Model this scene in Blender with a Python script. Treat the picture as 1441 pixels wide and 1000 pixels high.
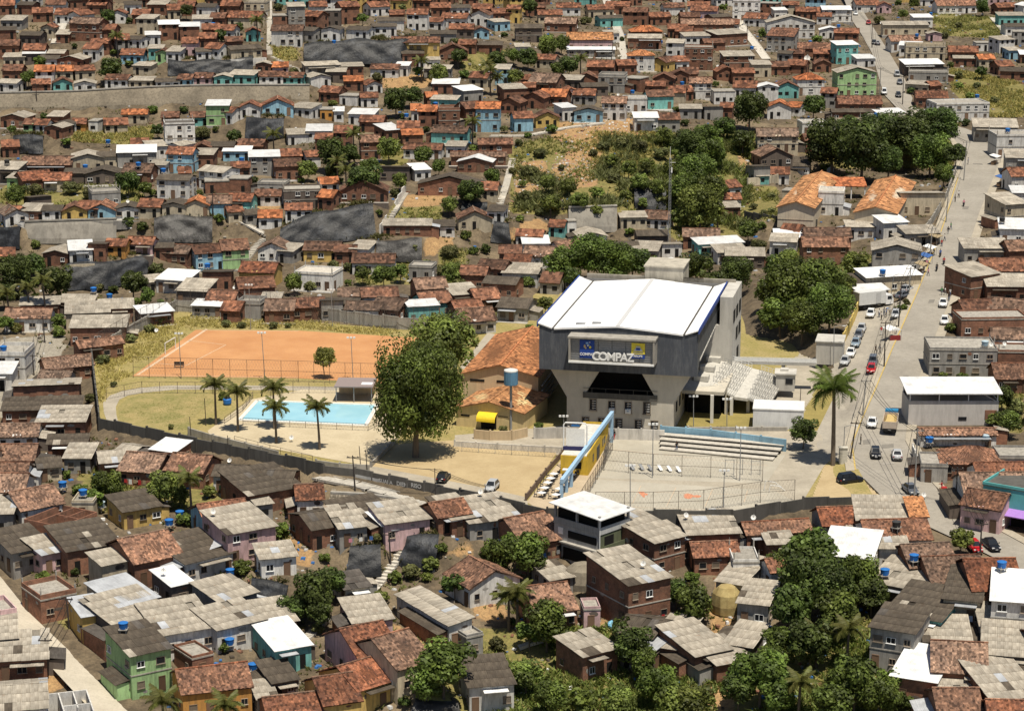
import bpy, math, random
import numpy as np
from mathutils import Vector, Matrix
for o in list(bpy.data.objects): bpy.data.objects.remove(o)
S = bpy.context.scene
COL = S.collection
rad = math.radians
RND = random.Random(11)
# ------------------------------------------------------------------ camera, sky, sun, exposure
FPX, CXP, CYP = 3200.0, 720.5, 500.0          # focal length and centre in photograph pixels
DEP = math.atan(784 / 3200.0)                 # the camera looks down by this much
SD, CD = math.sin(DEP), math.cos(DEP)
CAMZ, CAMY = 105.5, -378.8
cam = bpy.data.cameras.new('camera'); cam.sensor_width = 36.0; cam.lens = 36.0 * FPX / 1441.0
cam.clip_start = 1.0; cam.clip_end = 6000.0
camo = bpy.data.objects.new('camera', cam); COL.objects.link(camo)
camo.location = (0, CAMY, CAMZ); camo.rotation_euler = (math.pi / 2 - DEP, 0, 0)
S.camera = camo
SUN_EL, SUN_AZ = 71.0, 156.0                  # azimuth clockwise from +Y: behind the camera, a little to its right
sdir = Vector((math.sin(rad(SUN_AZ)) * math.cos(rad(SUN_EL)), math.cos(rad(SUN_AZ)) * math.cos(rad(SUN_EL)), math.sin(rad(SUN_EL))))
world = bpy.data.worlds.new('World'); S.world = world; world.use_nodes = True
wn = world.node_tree.nodes; wl = world.node_tree.links
for n in list(wn): wn.remove(n)
sky = wn.new('ShaderNodeTexSky'); sky.sky_type = 'NISHITA'; sky.sun_disc = False
sky.sun_elevation = rad(SUN_EL); sky.sun_rotation = rad(SUN_AZ)
bg = wn.new('ShaderNodeBackground'); bg.inputs[1].default_value = 0.055
wo = wn.new('ShaderNodeOutputWorld'); wl.new(sky.outputs[0], bg.inputs[0]); wl.new(bg.outputs[0], wo.inputs[0])
sl = bpy.data.lights.new('sun', 'SUN'); sl.energy = 4.7; sl.angle = rad(0.53); sl.color = (1.0, 0.925, 0.79)
so = bpy.data.objects.new('sun', sl); COL.objects.link(so); so.location = (0, 0, 300)
so.rotation_euler = (-sdir).to_track_quat('-Z', 'Y').to_euler()
S.view_settings.view_transform = 'Standard'; S.view_settings.look = 'None'
S.view_settings.exposure = 0.28; S.view_settings.gamma = 1.0
S.view_settings.use_curve_mapping = False
S.render.engine = 'CYCLES'
S.cycles.max_bounces = 6; S.cycles.diffuse_bounces = 3; S.cycles.glossy_bounces = 2; S.cycles.transparent_max_bounces = 6
S.cycles.use_denoising = True
# ------------------------------------------------------------------ photograph pixel <-> place
def W(px, py, z=0.0):
    v = (py - CYP) / FPX
    t = (CAMZ - z) / (SD + v * CD)
    return (t * (px - CXP) / FPX, CAMY + t * (CD - v * SD), z)
def depth_of(x, y, z):
    return (y - CAMY) * CD + (CAMZ - z) * SD
def to_px(x, y, z):
    t = depth_of(x, y, z)
    return CXP + FPX * x / t, CYP + FPX * ((CAMZ - z) * CD - (y - CAMY) * SD) / t
GX = np.concatenate([[-2500, -1400, -800, -500, -350, -290, -250], np.arange(-232, 233, 1.6), [250, 290, 350, 500, 800, 1400, 2500]])
GY = np.concatenate([[-2500, -1400, -800, -450, -300, -210, -160], np.arange(-130, 480, 1.6), [495, 520, 560, 620, 720, 900, 1300, 2000, 3000]])
GXX, GYY = np.meshgrid(GX, GY)
def rbf_fit(pts):
    P = np.array(pts, float)
    A = np.linalg.norm(P[:, None, :2] - P[None, :, :2], axis=2)
    n = len(P)
    M = np.zeros((n + 1, n + 1)); M[:n, :n] = -A - np.eye(n) * 0.3; M[n, :n] = 1; M[:n, n] = 1
    sol = np.linalg.solve(M, np.concatenate([P[:, 2], [0]]))
    return P, sol
def rbf_eval(f, X, Y):
    P, sol = f
    out = np.full(X.shape, sol[-1])
    for k in range(len(P)):
        out += -sol[k] * np.hypot(X - P[k, 0], Y - P[k, 1])
    return out
class HF: Z = None
def gz(x, y):
    i = np.clip(np.searchsorted(GX, x) - 1, 0, len(GX) - 2); j = np.clip(np.searchsorted(GY, y) - 1, 0, len(GY) - 2)
    u = (x - GX[i]) / (GX[i + 1] - GX[i]); v = (y - GY[j]) / (GY[j + 1] - GY[j])
    Z = HF.Z
    return (Z[j, i] * (1 - u) + Z[j, i + 1] * u) * (1 - v) + (Z[j + 1, i] * (1 - u) + Z[j + 1, i + 1] * u) * v
TS = np.arange(240.0, 1150.0, 1.5)
def at(px, py, h=0.0):
    """the point of the ground (or h metres above it) that the photograph shows at this pixel"""
    v = (py - CYP) / FPX; u = (px - CXP) / FPX
    def diff(t):
        return (CAMZ - t * (SD + v * CD)) - gz(t * u, CAMY + t * (CD - v * SD)) - h
    d = diff(TS)
    k = np.argmax(d <= 0)
    if d[k] > 0: k = len(TS) - 1
    a, b = TS[max(k - 1, 0)], TS[k]
    for _ in range(12):
        m = (a + b) / 2
        if diff(np.array(m)) > 0: a = m
        else: b = m
    t = (a + b) / 2
    x, y = t * u, CAMY + t * (CD - v * SD)
    return float(x), float(y), float(gz(np.array(x), np.array(y)))
def in_poly(X, Y, poly):
    ins = np.zeros(np.shape(X), bool); n = len(poly)
    for i in range(n):
        x1, y1 = poly[i][:2]; x2, y2 = poly[(i + 1) % n][:2]
        if y1 == y2: continue
        c = ((y1 > Y) != (y2 > Y)) & (X < (x2 - x1) * (Y - y1) / (y2 - y1) + x1)
        ins ^= c
    return ins
def dist_poly(X, Y, poly, closed=True):
    d = np.full(np.shape(X), 1e9); n = len(poly)
    for i in range(n if closed else n - 1):
        a = np.array(poly[i][:2]); b = np.array(poly[(i + 1) % n][:2]); ab = b - a; L = max(ab @ ab, 1e-9)
        t = np.clip(((X - a[0]) * ab[0] + (Y - a[1]) * ab[1]) / L, 0, 1)
        d = np.minimum(d, np.hypot(X - a[0] - t * ab[0], Y - a[1] - t * ab[1]))
    return d
# ------------------------------------------------------------------ terrain: heights seen at pixels
CTRL = []
def col(x, s):
    for q in s.split():
        a, b = q.split(':'); CTRL.append((x, float(a), float(b)))
for x in (-160, 0):
    col(x, '1000:-11 900:-8 800:-6 700:-3 600:-1.5 520:-1 440:0.5 405:1.5 360:5 340:5 300:10 250:13 200:17 170:19.5 110:27.5 60:36 0:42 -50:46 -80:49')
col(150, '1000:-11.5 900:-8.5 800:-5.5 700:-3 640:-2 420:0.5 400:1.5 355:5.5 345:5 298:10 250:13.5 200:17.5 165:20 110:27.8 60:36 0:42 -50:46 -80:49')
col(300, '1000:-12 900:-8.5 800:-5.5 720:-3.5 660:-2 440:0 420:0.8 380:2.5 345:5 298:10.5 250:14 200:18 165:20.5 110:28 75:34 40:38 0:42 -50:46 -80:49')
col(420, '1000:-12.5 900:-9 800:-6 740:-3.5 690:-2.4 430:0.5 400:1.5 360:4 280:11 230:15 190:18 150:21.5 110:27 45:37 0:41 -50:45 -80:48')
col(560, '1000:-12.5 920:-10 840:-7 780:-5 730:-3 440:0.3 400:2 380:3 330:6.5 300:9 250:13.5 200:17.5 150:21.5 110:26 95:29 45:35.5 0:39 -50:43 -80:46')
col(720, '1000:-13 920:-11 850:-8 790:-5.5 750:-3.2 430:0.2 400:1 350:4 320:6 300:8 250:13 195:19 150:22 100:26 50:30 0:34 -50:38 -80:41')
col(860, '1000:-13 920:-10 850:-7.5 790:-5 750:-3 380:0.8 350:2.5 330:4.5 280:9 230:14 190:18.5 178:20 150:21.5 100:24.8 50:28 0:32 -50:36 -80:39')
col(1000, '1000:-12 920:-9.5 850:-7 790:-4.8 745:-2.8 380:1 330:4 280:7.5 230:12 180:17 150:19 100:22.5 50:26 0:30 -50:34 -80:37')
col(1150, '1000:-10.5 920:-8 850:-5.5 790:-4 740:-2.4 500:1.5 450:2.5 400:3.5 330:6 300:8 250:11 200:14 150:17 100:20 50:23.5 0:27 -50:31 -80:34')
col(1290, '1000:-9 900:-6 820:-3.6 770:-2 600:0.8 330:8 200:14.5 60:23.5 0:27.5 -50:31 -80:34')
col(1390, '1000:-8 900:-5 830:-2.8 660:0.2 560:1.6 470:3.7 400:6 320:9 270:11.5 170:16.5 120:20 70:23.5 0:28 -50:32 -80:35')
for x in (1441, 1600):
    col(x, '1000:-7 900:-4.5 820:-2.2 700:-0.5 600:0.9 500:3.3 400:6.5 300:10.5 220:14 170:16.5 120:20.5 80:23.5 0:29 -50:33 -80:36')
BASE = [W(a, b, z) for a, b, z in CTRL]
FIT = rbf_fit(BASE)
QX = np.clip(GXX, -232, 232); QY = np.clip(GYY, -130, 500)
HF.Z = rbf_eval(FIT, QX, QY)
ROAD = [((1500, 838), (1530, 800)), ((1425, 797), (1462, 777)), ((1375, 772), (1418, 753)), ((1310, 742), (1350, 716)), ((1251, 708), (1316, 684)), ((1205, 662), (1292, 655)), ((1200, 625), (1274, 620)),
        ((1214, 590), (1279, 580)), ((1234, 545), (1290, 540)), ((1257, 490), (1309, 490)), ((1288, 420), (1338, 420)), ((1317, 350), (1362, 350)), ((1334, 300), (1378, 300)), ((1349, 250), (1398, 250)), ((1356, 215), (1410, 220)),
        ((1338, 190), (1372, 186)), ((1298, 172), (1318, 165)), ((1262, 152), (1289, 148)), ((1244, 133), (1281, 132)), ((1237, 110), (1273, 110)), ((1227, 75), (1252, 75)), ((1213, 50), (1234, 47)), ((1200, 30), (1222, 28)), ((1190, 5), (1208, 5)), ((1180, -20), (1196, -20))]
LANE = [((-70, 800), (-40, 762)), ((-12, 832), (4, 797)), ((30, 893), (47, 842)), ((86, 953), (105, 892)), ((126, 996), (152, 938)), ((165, 1045), (205, 990)), ((210, 1095), (255, 1040))]
def strip_world(pairs):
    return [(at(*l), at(*r)) for l, r in pairs]
# retaining walls and tarpaulin-covered cuts: lower line, upper line
CUTS = [
 ('stone', [(0, 153), (95, 153), (190, 150), (290, 146), (436, 142)], [(0, 132), (100, 130), (200, 124), (290, 121), (436, 121)], 'long stained concrete retaining wall below the row of painted terrace houses'),
 ('conc', [(36, 338), (100, 338), (165, 337)], [(36, 313), (100, 311), (165, 309)], 'dark stained concrete slope wall below the row of gabled cottages'),
 ('tarp', [(0, 345), (30, 345)], [(0, 320), (30, 316)], 'black plastic sheet on the bank at the edge of the cottage row'),
 ('tarp2', [(218, 336), (262, 336), (300, 336)], [(218, 306), (262, 305), (300, 305)], 'smooth dark grey sheet over the bank below the light blue cottages'),
 ('tarp', [(93, 403), (150, 402), (208, 388)], [(93, 373), (150, 366), (212, 361)], 'wrinkled grey plastic sheet on the bank below the pink and orange cottages'),
 ('tarp', [(395, 345), (450, 338), (530, 330)], [(395, 322), (450, 298), (525, 286)], 'large crumpled black plastic sheet on the steep bank beside the white stairs'),
 ('tarp', [(428, 86), (500, 87), (583, 86)], [(428, 62), (500, 57), (585, 56)], 'longest black plastic sheet, high on the hillside under white houses'),
 ('tarp', [(237, 103), (300, 103), (357, 100)], [(237, 86), (300, 85), (357, 83)], 'patched black plastic sheet between two terraces of small houses'),
 ('tarp', [(345, 195), (400, 190)], [(347, 168), (400, 165)], 'wrinkled plastic sheet on the bank under the light blue gabled house'),
 ('tarp', [(18, 212), (62, 212)], [(20, 192), (62, 192)], 'small black sheet on a bank next to yellow dry grass'),
 ('tarp2', [(530, 362), (594, 364)], [(530, 338), (594, 338)], 'flat dark sheet on an ochre bank above a white house with brown tiles'),
 ('tarp', [(893, 293), (937, 296)], [(892, 266), (937, 265)], 'black plastic sheet at the foot of the overgrown slope near the mast'),
 ('tarp', [(648, 304), (686, 302)], [(650, 285), (686, 282)], 'black plastic sheet beside a bush below the long grey roof'),
 ('tarp', [(690, 335), (720, 340)], [(695, 312), (716, 316)], 'narrow black sheet hanging over bare ochre soil'),
 ('conc', [(800, 322), (868, 322)], [(800, 293), (868, 291)], 'tall stained concrete wall at the foot of the rubbish slope'),
 ('tarp', [(358, 842), (400, 853)], [(355, 814), (406, 822)], 'black sheet on the bank below the small white house'),
 ('tarp', [(558, 788), (612, 797)], [(573, 757), (618, 752)], 'torn black sheet on the bank beside the long alley of steps'),
 ('tarp', [(487, 803), (538, 800)], [(493, 772), (536, 766)], 'black sheet bundled on the bank under patched shacks'),
 ('tarp2', [(570, 1012), (660, 1012)], [(585, 980), (645, 988)], 'dark rubbery sheet on the bank at the very bottom of the hill'),
 ('stones', [(458, 714), (520, 717), (562, 719), (604, 729)], [(466, 694), (520, 697), (560, 702), (604, 715)], 'rubble stone retaining wall under the lane below the graffiti wall'),
]
CUTW = []
def cut_points(lo, up, n=9):
    def samp(line, f):
        L = [math.dist(line[i], line[i + 1]) for i in range(len(line) - 1)]; s = f * sum(L)
        for i, l in enumerate(L):
            if s <= l or i == len(L) - 1:
                q = min(s / l, 1); return (line[i][0] + (line[i + 1][0] - line[i][0]) * q, line[i][1] + (line[i + 1][1] - line[i][1]) * q)
            s -= l
    out = []
    for k in range(n):
        a = samp(lo, k / (n - 1)); b = samp(up, k / (n - 1))
        p = at(*a); t0 = depth_of(*p); z = p[2]
        for _ in range(4):
            t = t0 + 0.35 * (z - p[2]); z = CAMZ - t * (SD + (b[1] - CYP) / FPX * CD)
        out.append((p, W(b[0], b[1], z)))
    return out
EXTRA = []
for kind, lo, up, lab in CUTS:
    cp = cut_points(lo, up); CUTW.append((kind, cp, lab))
    for p, q in cp:
        EXTRA.append(p); EXTRA.append(q); EXTRA.append((q[0], q[1] + 4, q[2] + 0.2))
EX = np.array(EXTRA)
BASE2 = [b for b in BASE if np.min(np.hypot(EX[:, 0] - b[0], EX[:, 1] - b[1])) > 7] + EXTRA
FIT = rbf_fit(BASE2)
HF.Z = rbf_eval(FIT, QX, QY)
# the flat compound and the graded roads
PLATEAU = [W(*p) for p in [(129, 505), (139, 600), (300, 634), (456, 664), (500, 668), (673, 703), (770, 728), (1030, 728), (1130, 710), (1240, 706), (1205, 655), (1196, 600), (1180, 540), (1110, 480), (1050, 470), (1040, 408), (760, 408), (690, 462), (560, 463), (247, 437)]]
def flatten(d, inside, z, w):
    f = np.where(inside, 1.0, np.clip(1 - d / w, 0, 1)); f = f * f * (3 - 2 * f)
    HF.Z = HF.Z * (1 - f) + z * f
flatten(dist_poly(GXX, GYY, PLATEAU), in_poly(GXX, GYY, PLATEAU), -0.09, 3.0)
SITE = [W(*p, 8.3) for p in [(1085, 305), (1300, 305), (1322, 296), (1310, 240), (1120, 240), (1085, 268)]]
flatten(dist_poly(GXX, GYY, SITE), in_poly(GXX, GYY, SITE), 8.2, 6.0)
def grade(strip, over=1.2, blend=4.0):
    poly = [l for l, r in strip] + [r for l, r in reversed(strip)]
    c = np.array([[(l[0] + r[0]) / 2, (l[1] + r[1]) / 2, (l[2] + r[2]) / 2] for l, r in strip])
    best = np.full(GXX.shape, 1e9); zz = np.zeros(GXX.shape)
    for i in range(len(c) - 1):
        a, b = c[i], c[i + 1]; ab = b[:2] - a[:2]; L = ab @ ab
        t = np.clip(((GXX - a[0]) * ab[0] + (GYY - a[1]) * ab[1]) / L, 0, 1)
        d = np.hypot(GXX - a[0] - t * ab[0], GYY - a[1] - t * ab[1])
        m = d < best; best = np.where(m, d, best); zz = np.where(m, a[2] + t * (b[2] - a[2]), zz)
    flatten(np.maximum(dist_poly(GXX, GYY, poly) - over, 0), in_poly(GXX, GYY, poly), zz - 0.14, blend)
def smooth_strip(strip):
    z = [(l[2] + r[2]) / 2 for l, r in strip]
    for _ in range(6):
        z = [z[0]] + [(z[i - 1] + 2 * z[i] + z[i + 1]) / 4 for i in range(1, len(z) - 1)] + [z[-1]]
    return z
def level(pairs):
    z = smooth_strip(strip_world(pairs))
    return [(W(*l, z[i]), W(*r, z[i])) for i, (l, r) in enumerate(pairs)]
ROADW = level(ROAD); grade(ROADW)
LANEW = level(LANE); grade(LANEW, 0.6, 2.5)
# far ground: fall away gently outside the part that is seen
out = np.maximum(np.abs(GXX) - 240, 0) + np.maximum(GYY - 500, 0) + np.maximum(-130 - GYY, 0)
HF.Z = HF.Z - np.minimum(out * 0.03, 25)
# ------------------------------------------------------------------ mesh helpers
class MB:
    def __init__(s): s.v = []; s.f = []; s.t = []; s.m = []
    def face(s, pts, tint=1.0, m=0):
        i = len(s.v); s.v.extend(tuple(p) for p in pts); s.f.append(tuple(range(i, i + len(pts)))); s.t.append(tint); s.m.append(m)
    def box(s, c, d, rz=0.0, tint=1.0, m=0, top=1.0):
        x, y, z = d[0] / 2, d[1] / 2, d[2] / 2; cs, sn = math.cos(rz), math.sin(rz); i = len(s.v)
        for sz, k in ((-1, 1.0), (1, top)):
            for sx, sy in ((-1, -1), (1, -1), (1, 1), (-1, 1)):
                a, b = sx * x * k, sy * y * k
                s.v.append((c[0] + a * cs - b * sn, c[1] + a * sn + b * cs, c[2] + sz * z))
        for f in ((0, 3, 2, 1), (4, 5, 6, 7), (0, 1, 5, 4), (1, 2, 6, 5), (2, 3, 7, 6), (3, 0, 4, 7)):
            s.f.append(tuple(i + q for q in f)); s.t.append(tint); s.m.append(m)
    def bar(s, p, q, w, h=None, tint=1.0, m=0):
        """square bar from p to q"""
        p, q = Vector(p), Vector(q); h = h or w; d = (q - p).normalized()
        u = d.cross(Vector((0, 0, 1)));
        if u.length < 1e-4: u = Vector((1, 0, 0))
        u.normalize(); v = u.cross(d); i = len(s.v)
        for e in (p, q):
            for a, b in ((-1, -1), (1, -1), (1, 1), (-1, 1)): s.v.append(tuple(e + u * a * w / 2 + v * b * h / 2))
        for f in ((0, 3, 2, 1), (4, 5, 6, 7), (0, 1, 5, 4), (1, 2, 6, 5), (2, 3, 7, 6), (3, 0, 4, 7)):
            s.f.append(tuple(i + q for q in f)); s.t.append(tint); s.m.append(m)
    def tube(s, path, radii, n=6, tint=1.0, m=0, cap=True):
        path = [Vector(p) for p in path]; i0 = len(s.v)
        for k, p in enumerate(path):
            d = (path[min(k + 1, len(path) - 1)] - path[max(k - 1, 0)]).normalized()
            u = d.cross(Vector((0, 1, 0.01)));
            if u.length < 1e-3: u = d.cross(Vector((1, 0, 0)))
            u.normalize(); v = d.cross(u); r = radii[k] if hasattr(radii, '__len__') else radii
            for a in range(n):
                an = 2 * math.pi * a / n; s.v.append(tuple(p + (u * math.cos(an) + v * math.sin(an)) * r))
        for k in range(len(path) - 1):
            for a in range(n):
                b = (a + 1) % n
                s.f.append((i0 + k * n + a, i0 + k * n + b, i0 + (k + 1) * n + b, i0 + (k + 1) * n + a)); s.t.append(tint); s.m.append(m)
        if cap:
            s.f.append(tuple(i0 + a for a in reversed(range(n)))); s.t.append(tint); s.m.append(m)
            j = i0 + (len(path) - 1) * n; s.f.append(tuple(j + a for a in range(n))); s.t.append(tint); s.m.append(m)
    def lathe(s, prof, n=12, c=(0, 0, 0), tint=1.0, m=0):
        i0 = len(s.v)
        for r, z in prof:
            for a in range(n):
                an = 2 * math.pi * a / n; s.v.append((c[0] + r * math.cos(an), c[1] + r * math.sin(an), c[2] + z))
        for k in range(len(prof) - 1):
            for a in range(n):
                b = (a + 1) % n
                s.f.append((i0 + k * n + a, i0 + k * n + b, i0 + (k + 1) * n + b, i0 + (k + 1) * n + a)); s.t.append(tint); s.m.append(m)
        s.f.append(tuple(i0 + a for a in reversed(range(n)))); s.t.append(tint); s.m.append(m)
        j = i0 + (len(prof) - 1) * n; s.f.append(tuple(j + a for a in range(n))); s.t.append(tint); s.m.append(m)
    def prism(s, poly, p, axis, depth, tint=1.0, m=0):
        """2-D polygon (a, b) placed at p; axis 'y': a=x, b=z pushed along +y; 'x': a=y, b=z along +x; 'z': a=x, b=y along +z"""
        def w(a, b, e):
            return {'y': (p[0] + a, p[1] + e, p[2] + b), 'x': (p[0] + e, p[1] + a, p[2] + b), 'z': (p[0] + a, p[1] + b, p[2] + e)}[axis]
        n = len(poly); i = len(s.v)
        s.v += [w(a, b, 0) for a, b in poly] + [w(a, b, depth) for a, b in poly]
        s.f.append(tuple(i + k for k in range(n))); s.f.append(tuple(i + n + k for k in reversed(range(n)))); s.t += [tint] * 2; s.m += [m] * 2
        for k in range(n):
            q = (k + 1) % n; s.f.append((i + k, i + n + k, i + n + q, i + q)); s.t.append(tint); s.m.append(m)
    def mesh(s, name, mats):
        me = bpy.data.meshes.new(name); me.from_pydata(s.v, [], s.f)
        if not isinstance(mats, (list, tuple)): mats = [mats]
        for q in mats: me.materials.append(q)
        if len(mats) > 1: me.polygons.foreach_set('material_index', s.m)
        if s.f:
            ca = me.color_attributes.new('tint', 'FLOAT_COLOR', 'CORNER')
            n = [len(f) for f in s.f]; a = np.repeat(np.array(s.t, np.float32), n)
            buf = np.stack([a, a, a, np.ones_like(a)], 1).ravel(); ca.data.foreach_set('color', buf)
        me.update(); return me
    def obj(s, name, mats, parent=None, **kw):
        return link(name, s.mesh(name, mats), parent, **kw)
def link(name, data, parent=None, loc=None, rz=None, scale=None):
    o = bpy.data.objects.new(name, data); COL.objects.link(o)
    if parent is not None: o.parent = parent
    if loc is not None: o.location = loc
    if rz is not None: o.rotation_euler = (0, 0, rz)
    if scale is not None: o.scale = scale
    return o
def thing(name, label, cat, loc=(0, 0, 0), rz=0.0, group=None):
    return tag(link(name, None, None, loc, rz), label, cat, group)
def tag(o, label, cat, group=None):
    o['label'] = label; o['category'] = cat
    if group: o['group'] = group
    return o
def struct(o, kind='structure', label=None):
    o['kind'] = kind
    if label: o['label'] = label
    return o
def copy_tree(o, parent=None, loc=None, rz=None, kids=None):
    c = o.copy(); COL.objects.link(c)
    if parent is not None: c.parent = parent
    if loc is not None: c.location = loc
    if rz is not None: c.rotation_euler = (c.rotation_euler[0], c.rotation_euler[1], rz)
    for ch in o.children: copy_tree(ch, c)
    return c
# ------------------------------------------------------------------ materials
MATS = {}
class NT:
    def __init__(s, name):
        s.m = bpy.data.materials.new(name); s.m.use_nodes = True; s.t = s.m.node_tree; s.n = s.t.nodes; s.l = s.t.links
        s.b = s.n['Principled BSDF']; s.b.inputs['Roughness'].default_value = 0.85
        try: s.b.inputs['Specular IOR Level'].default_value = 0.25
        except Exception: pass
    def new(s, typ, **kw):
        n = s.n.new(typ)
        for k, v in kw.items():
            if k.startswith('_'): setattr(n, k[1:], v)
            else:
                i = n.inputs[int(k[1:])] if k[0] == 'i' and k[1:].isdigit() else n.inputs[k]
                if hasattr(v, 'is_linked'): s.l.new(v, i)
                else: i.default_value = v
        return n
    def coord(s, kind='Object'): return s.new('ShaderNodeTexCoord').outputs[kind]
    def mapped(s, v, scale):
        return s.new('ShaderNodeMapping', i0=v, i3=scale).outputs[0]
    def noise(s, v, scale, detail=4.0, rough=0.6):
        n = s.new('ShaderNodeTexNoise', Vector=v, Scale=scale, Detail=detail, Roughness=rough); return n.outputs['Fac']
    def ramp(s, f, stops):
        r = s.new('ShaderNodeValToRGB', i0=f); e = r.color_ramp.elements
        while len(e) < len(stops): e.new(0.5)
        for q, (p, c) in zip(e, stops):
            q.position = p; q.color = (c, c, c, 1) if not hasattr(c, '__len__') else (*c[:3], 1)
        return r.outputs[0]
    def mix(s, f, a, b, mode='MIX'):
        n = s.n.new('ShaderNodeMix'); n.data_type = 'RGBA'; n.blend_type = mode
        for i, v in ((0, f), (6, a), (7, b)):
            if hasattr(v, 'is_linked'): s.l.new(v, n.inputs[i])
            else: n.inputs[i].default_value = (*v, 1) if hasattr(v, '__len__') and len(v) == 3 else v
        return n.outputs[2]
    def math(s, op, a, b=0.5):
        return s.new('ShaderNodeMath', _operation=op, i0=a, i1=b).outputs[0]
    def rand(s): return s.new('ShaderNodeObjectInfo').outputs['Random']
    def tint(s): return s.new('ShaderNodeVertexColor', _layer_name='tint').outputs[0]
    def hsv(s, c, h=0.5, sat=1.0, v=1.0): return s.new('ShaderNodeHueSaturation', Hue=h, Saturation=sat, Value=v, Color=c).outputs[0]
    def bump(s, h, strength=0.5, dist=0.05):
        s.l.new(s.new('ShaderNodeBump', Height=h, Strength=strength, Distance=dist).outputs[0], s.b.inputs['Normal'])
    def out(s, c, rough=None):
        if hasattr(c, 'is_linked'): s.l.new(c, s.b.inputs['Base Color'])
        else: s.b.inputs['Base Color'].default_value = (*c, 1)
        if rough is not None: s.b.inputs['Roughness'].default_value = rough
        return s.m
def rgb(r, g, b): return (r, g, b)
def M_tile(name, c, dark, tinted=True):
    if name in MATS: return MATS[name]
    s = NT(name); co = s.coord(); r = s.rand()
    big = s.noise(co, 0.55, 5, 0.65); fine = s.noise(co, 5.0, 3, 0.7); mid = s.noise(co, 1.7, 4, 0.7)
    a = s.mix(s.ramp(big, [(0.36, 0.0), (0.64, 1.0)]), c, dark)
    a = s.mix(s.ramp(fine, [(0.3, 0.85), (0.62, 0.0)]), a, tuple(x * 0.45 for x in dark))
    a = s.mix(s.ramp(mid, [(0.52, 0.0), (0.70, 0.75 if c[0] < .45 else .3)]), a, (0.075, 0.05, 0.038)); a = s.mix(s.ramp(s.noise(co, 2.6, 4, .7), [(0.6, 0.0), (0.78, 0.5)]), a, tuple(min(.6, x * 1.2 + (.05 if c[0] < .45 else 0)) for x in c))
    r2 = s.math('FRACT', s.math('MULTIPLY', r, 7.3), 0); a = s.hsv(a, h=s.math('ADD', s.math('MULTIPLY', r2, .022), .494), sat=s.math('ADD', s.math('MULTIPLY', r2, -.35 if c[0] < .45 else -.1), 1.02), v=s.math('ADD', s.math('MULTIPLY', r, 0.6 if c[0] < .45 else .25), 0.72 if c[0] < .45 else .9))
    if tinted: a = s.mix(1.0, a, s.tint(), 'MULTIPLY')
    MATS[name] = s.out(a, 0.9); return MATS[name]
def M_sheet(name, c, dark, rough=0.85, metal=0.0):
    """fibre-cement or steel roofing, streaked along the fall (local y)"""
    if name in MATS: return MATS[name]
    s = NT(name); co = s.coord(); r = s.rand()
    st = s.noise(s.mapped(co, (5.0, 0.6, 1.0)), 1.0, 5, 0.7); big = s.noise(co, 0.5, 4, 0.6)
    a = s.mix(s.ramp(st, [(0.35, 0.0), (0.68, 1.0)]), c, dark)
    a = s.mix(s.ramp(big, [(0.45, 0.0), (0.72, 0.7)]), a, tuple(x * 0.7 for x in dark))
    a = s.hsv(a, v=s.math('ADD', s.math('MULTIPLY', r, 0.26), 0.86))
    a = s.mix(1.0, a, s.tint(), 'MULTIPLY')
    wp = s.new('ShaderNodeNewGeometry').outputs['Position']; kk = .25 if c[0] > .5 else .65; a = s.mix(s.ramp(s.noise(wp, .45, 5, .7), [(.48, 0.0), (.66, kk)]), a, tuple(x * .42 for x in c)); a = s.mix(s.ramp(s.noise(wp, .9, 4, .7), [(.6, 0.0), (.72, kk * .55)]), a, (c[0] * .75, c[1] * .5, c[2] * .33))
    s.b.inputs['Metallic'].default_value = metal
    w = s.new('ShaderNodeTexWave', Vector=co, Scale=1.4, Distortion=0.0); s.bump(w.outputs['Fac'], 0.35, 0.05)
    MATS[name] = s.out(a, rough); return MATS[name]
def M_wall(name, c, grime=0.7, scale=1.0, dark=(0.07, 0.06, 0.05)):
    if name in MATS: return MATS[name]
    s = NT(name); co = s.coord(); r = s.rand()
    st = s.noise(s.mapped(co, (1.6 * scale, 1.6 * scale, 0.3 * scale)), 1.0, 6, 0.75); big = s.noise(co, 0.6 * scale, 5, 0.7)
    a = s.mix(s.ramp(st, [(0.44, 0.0), (0.74, grime)]), c, dark)
    a = s.mix(s.ramp(big, [(0.46, 0.0), (0.74, grime * 0.9)]), a, tuple(x * 0.55 + 0.02 for x in c))
    a = s.hsv(a, v=s.math('ADD', s.math('MULTIPLY', r, 0.3), 0.82))
    s.bump(s.noise(co, 6.0, 3, 0.6), 0.25, 0.03)
    MATS[name] = s.out(a, 0.92); return MATS[name]
def M_brick(name, c1, c2, mortar):
    if name in MATS: return MATS[name]
    s = NT(name); co = s.coord(); r = s.rand()
    sep = s.new('ShaderNodeSeparateXYZ', i0=co)
    uv = s.new('ShaderNodeCombineXYZ', i0=s.math('ADD', sep.outputs[0], sep.outputs[1]), i1=sep.outputs[2]).outputs[0]
    br = s.new('ShaderNodeTexBrick', Vector=uv, Scale=1.0)
    br.inputs['Brick Width'].default_value = 0.30; br.inputs['Row Height'].default_value = 0.2; br.inputs['Mortar Size'].default_value = 0.012
    br.inputs['Color1'].default_value = (*c1, 1); br.inputs['Color2'].default_value = (*c2, 1); br.inputs['Mortar'].default_value = (*mortar, 1)
    big = s.noise(co, 0.7, 5, 0.7)
    a = s.mix(s.ramp(big, [(0.42, 0.0), (0.70, 0.8)]), br.outputs['Color'], (0.075, 0.05, 0.038))
    a = s.hsv(a, v=s.math('ADD', s.math('MULTIPLY', r, 0.45), 0.75))
    s.bump(br.outputs['Fac'], 0.5, -0.02)
    MATS[name] = s.out(a, 0.92); return MATS[name]
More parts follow.
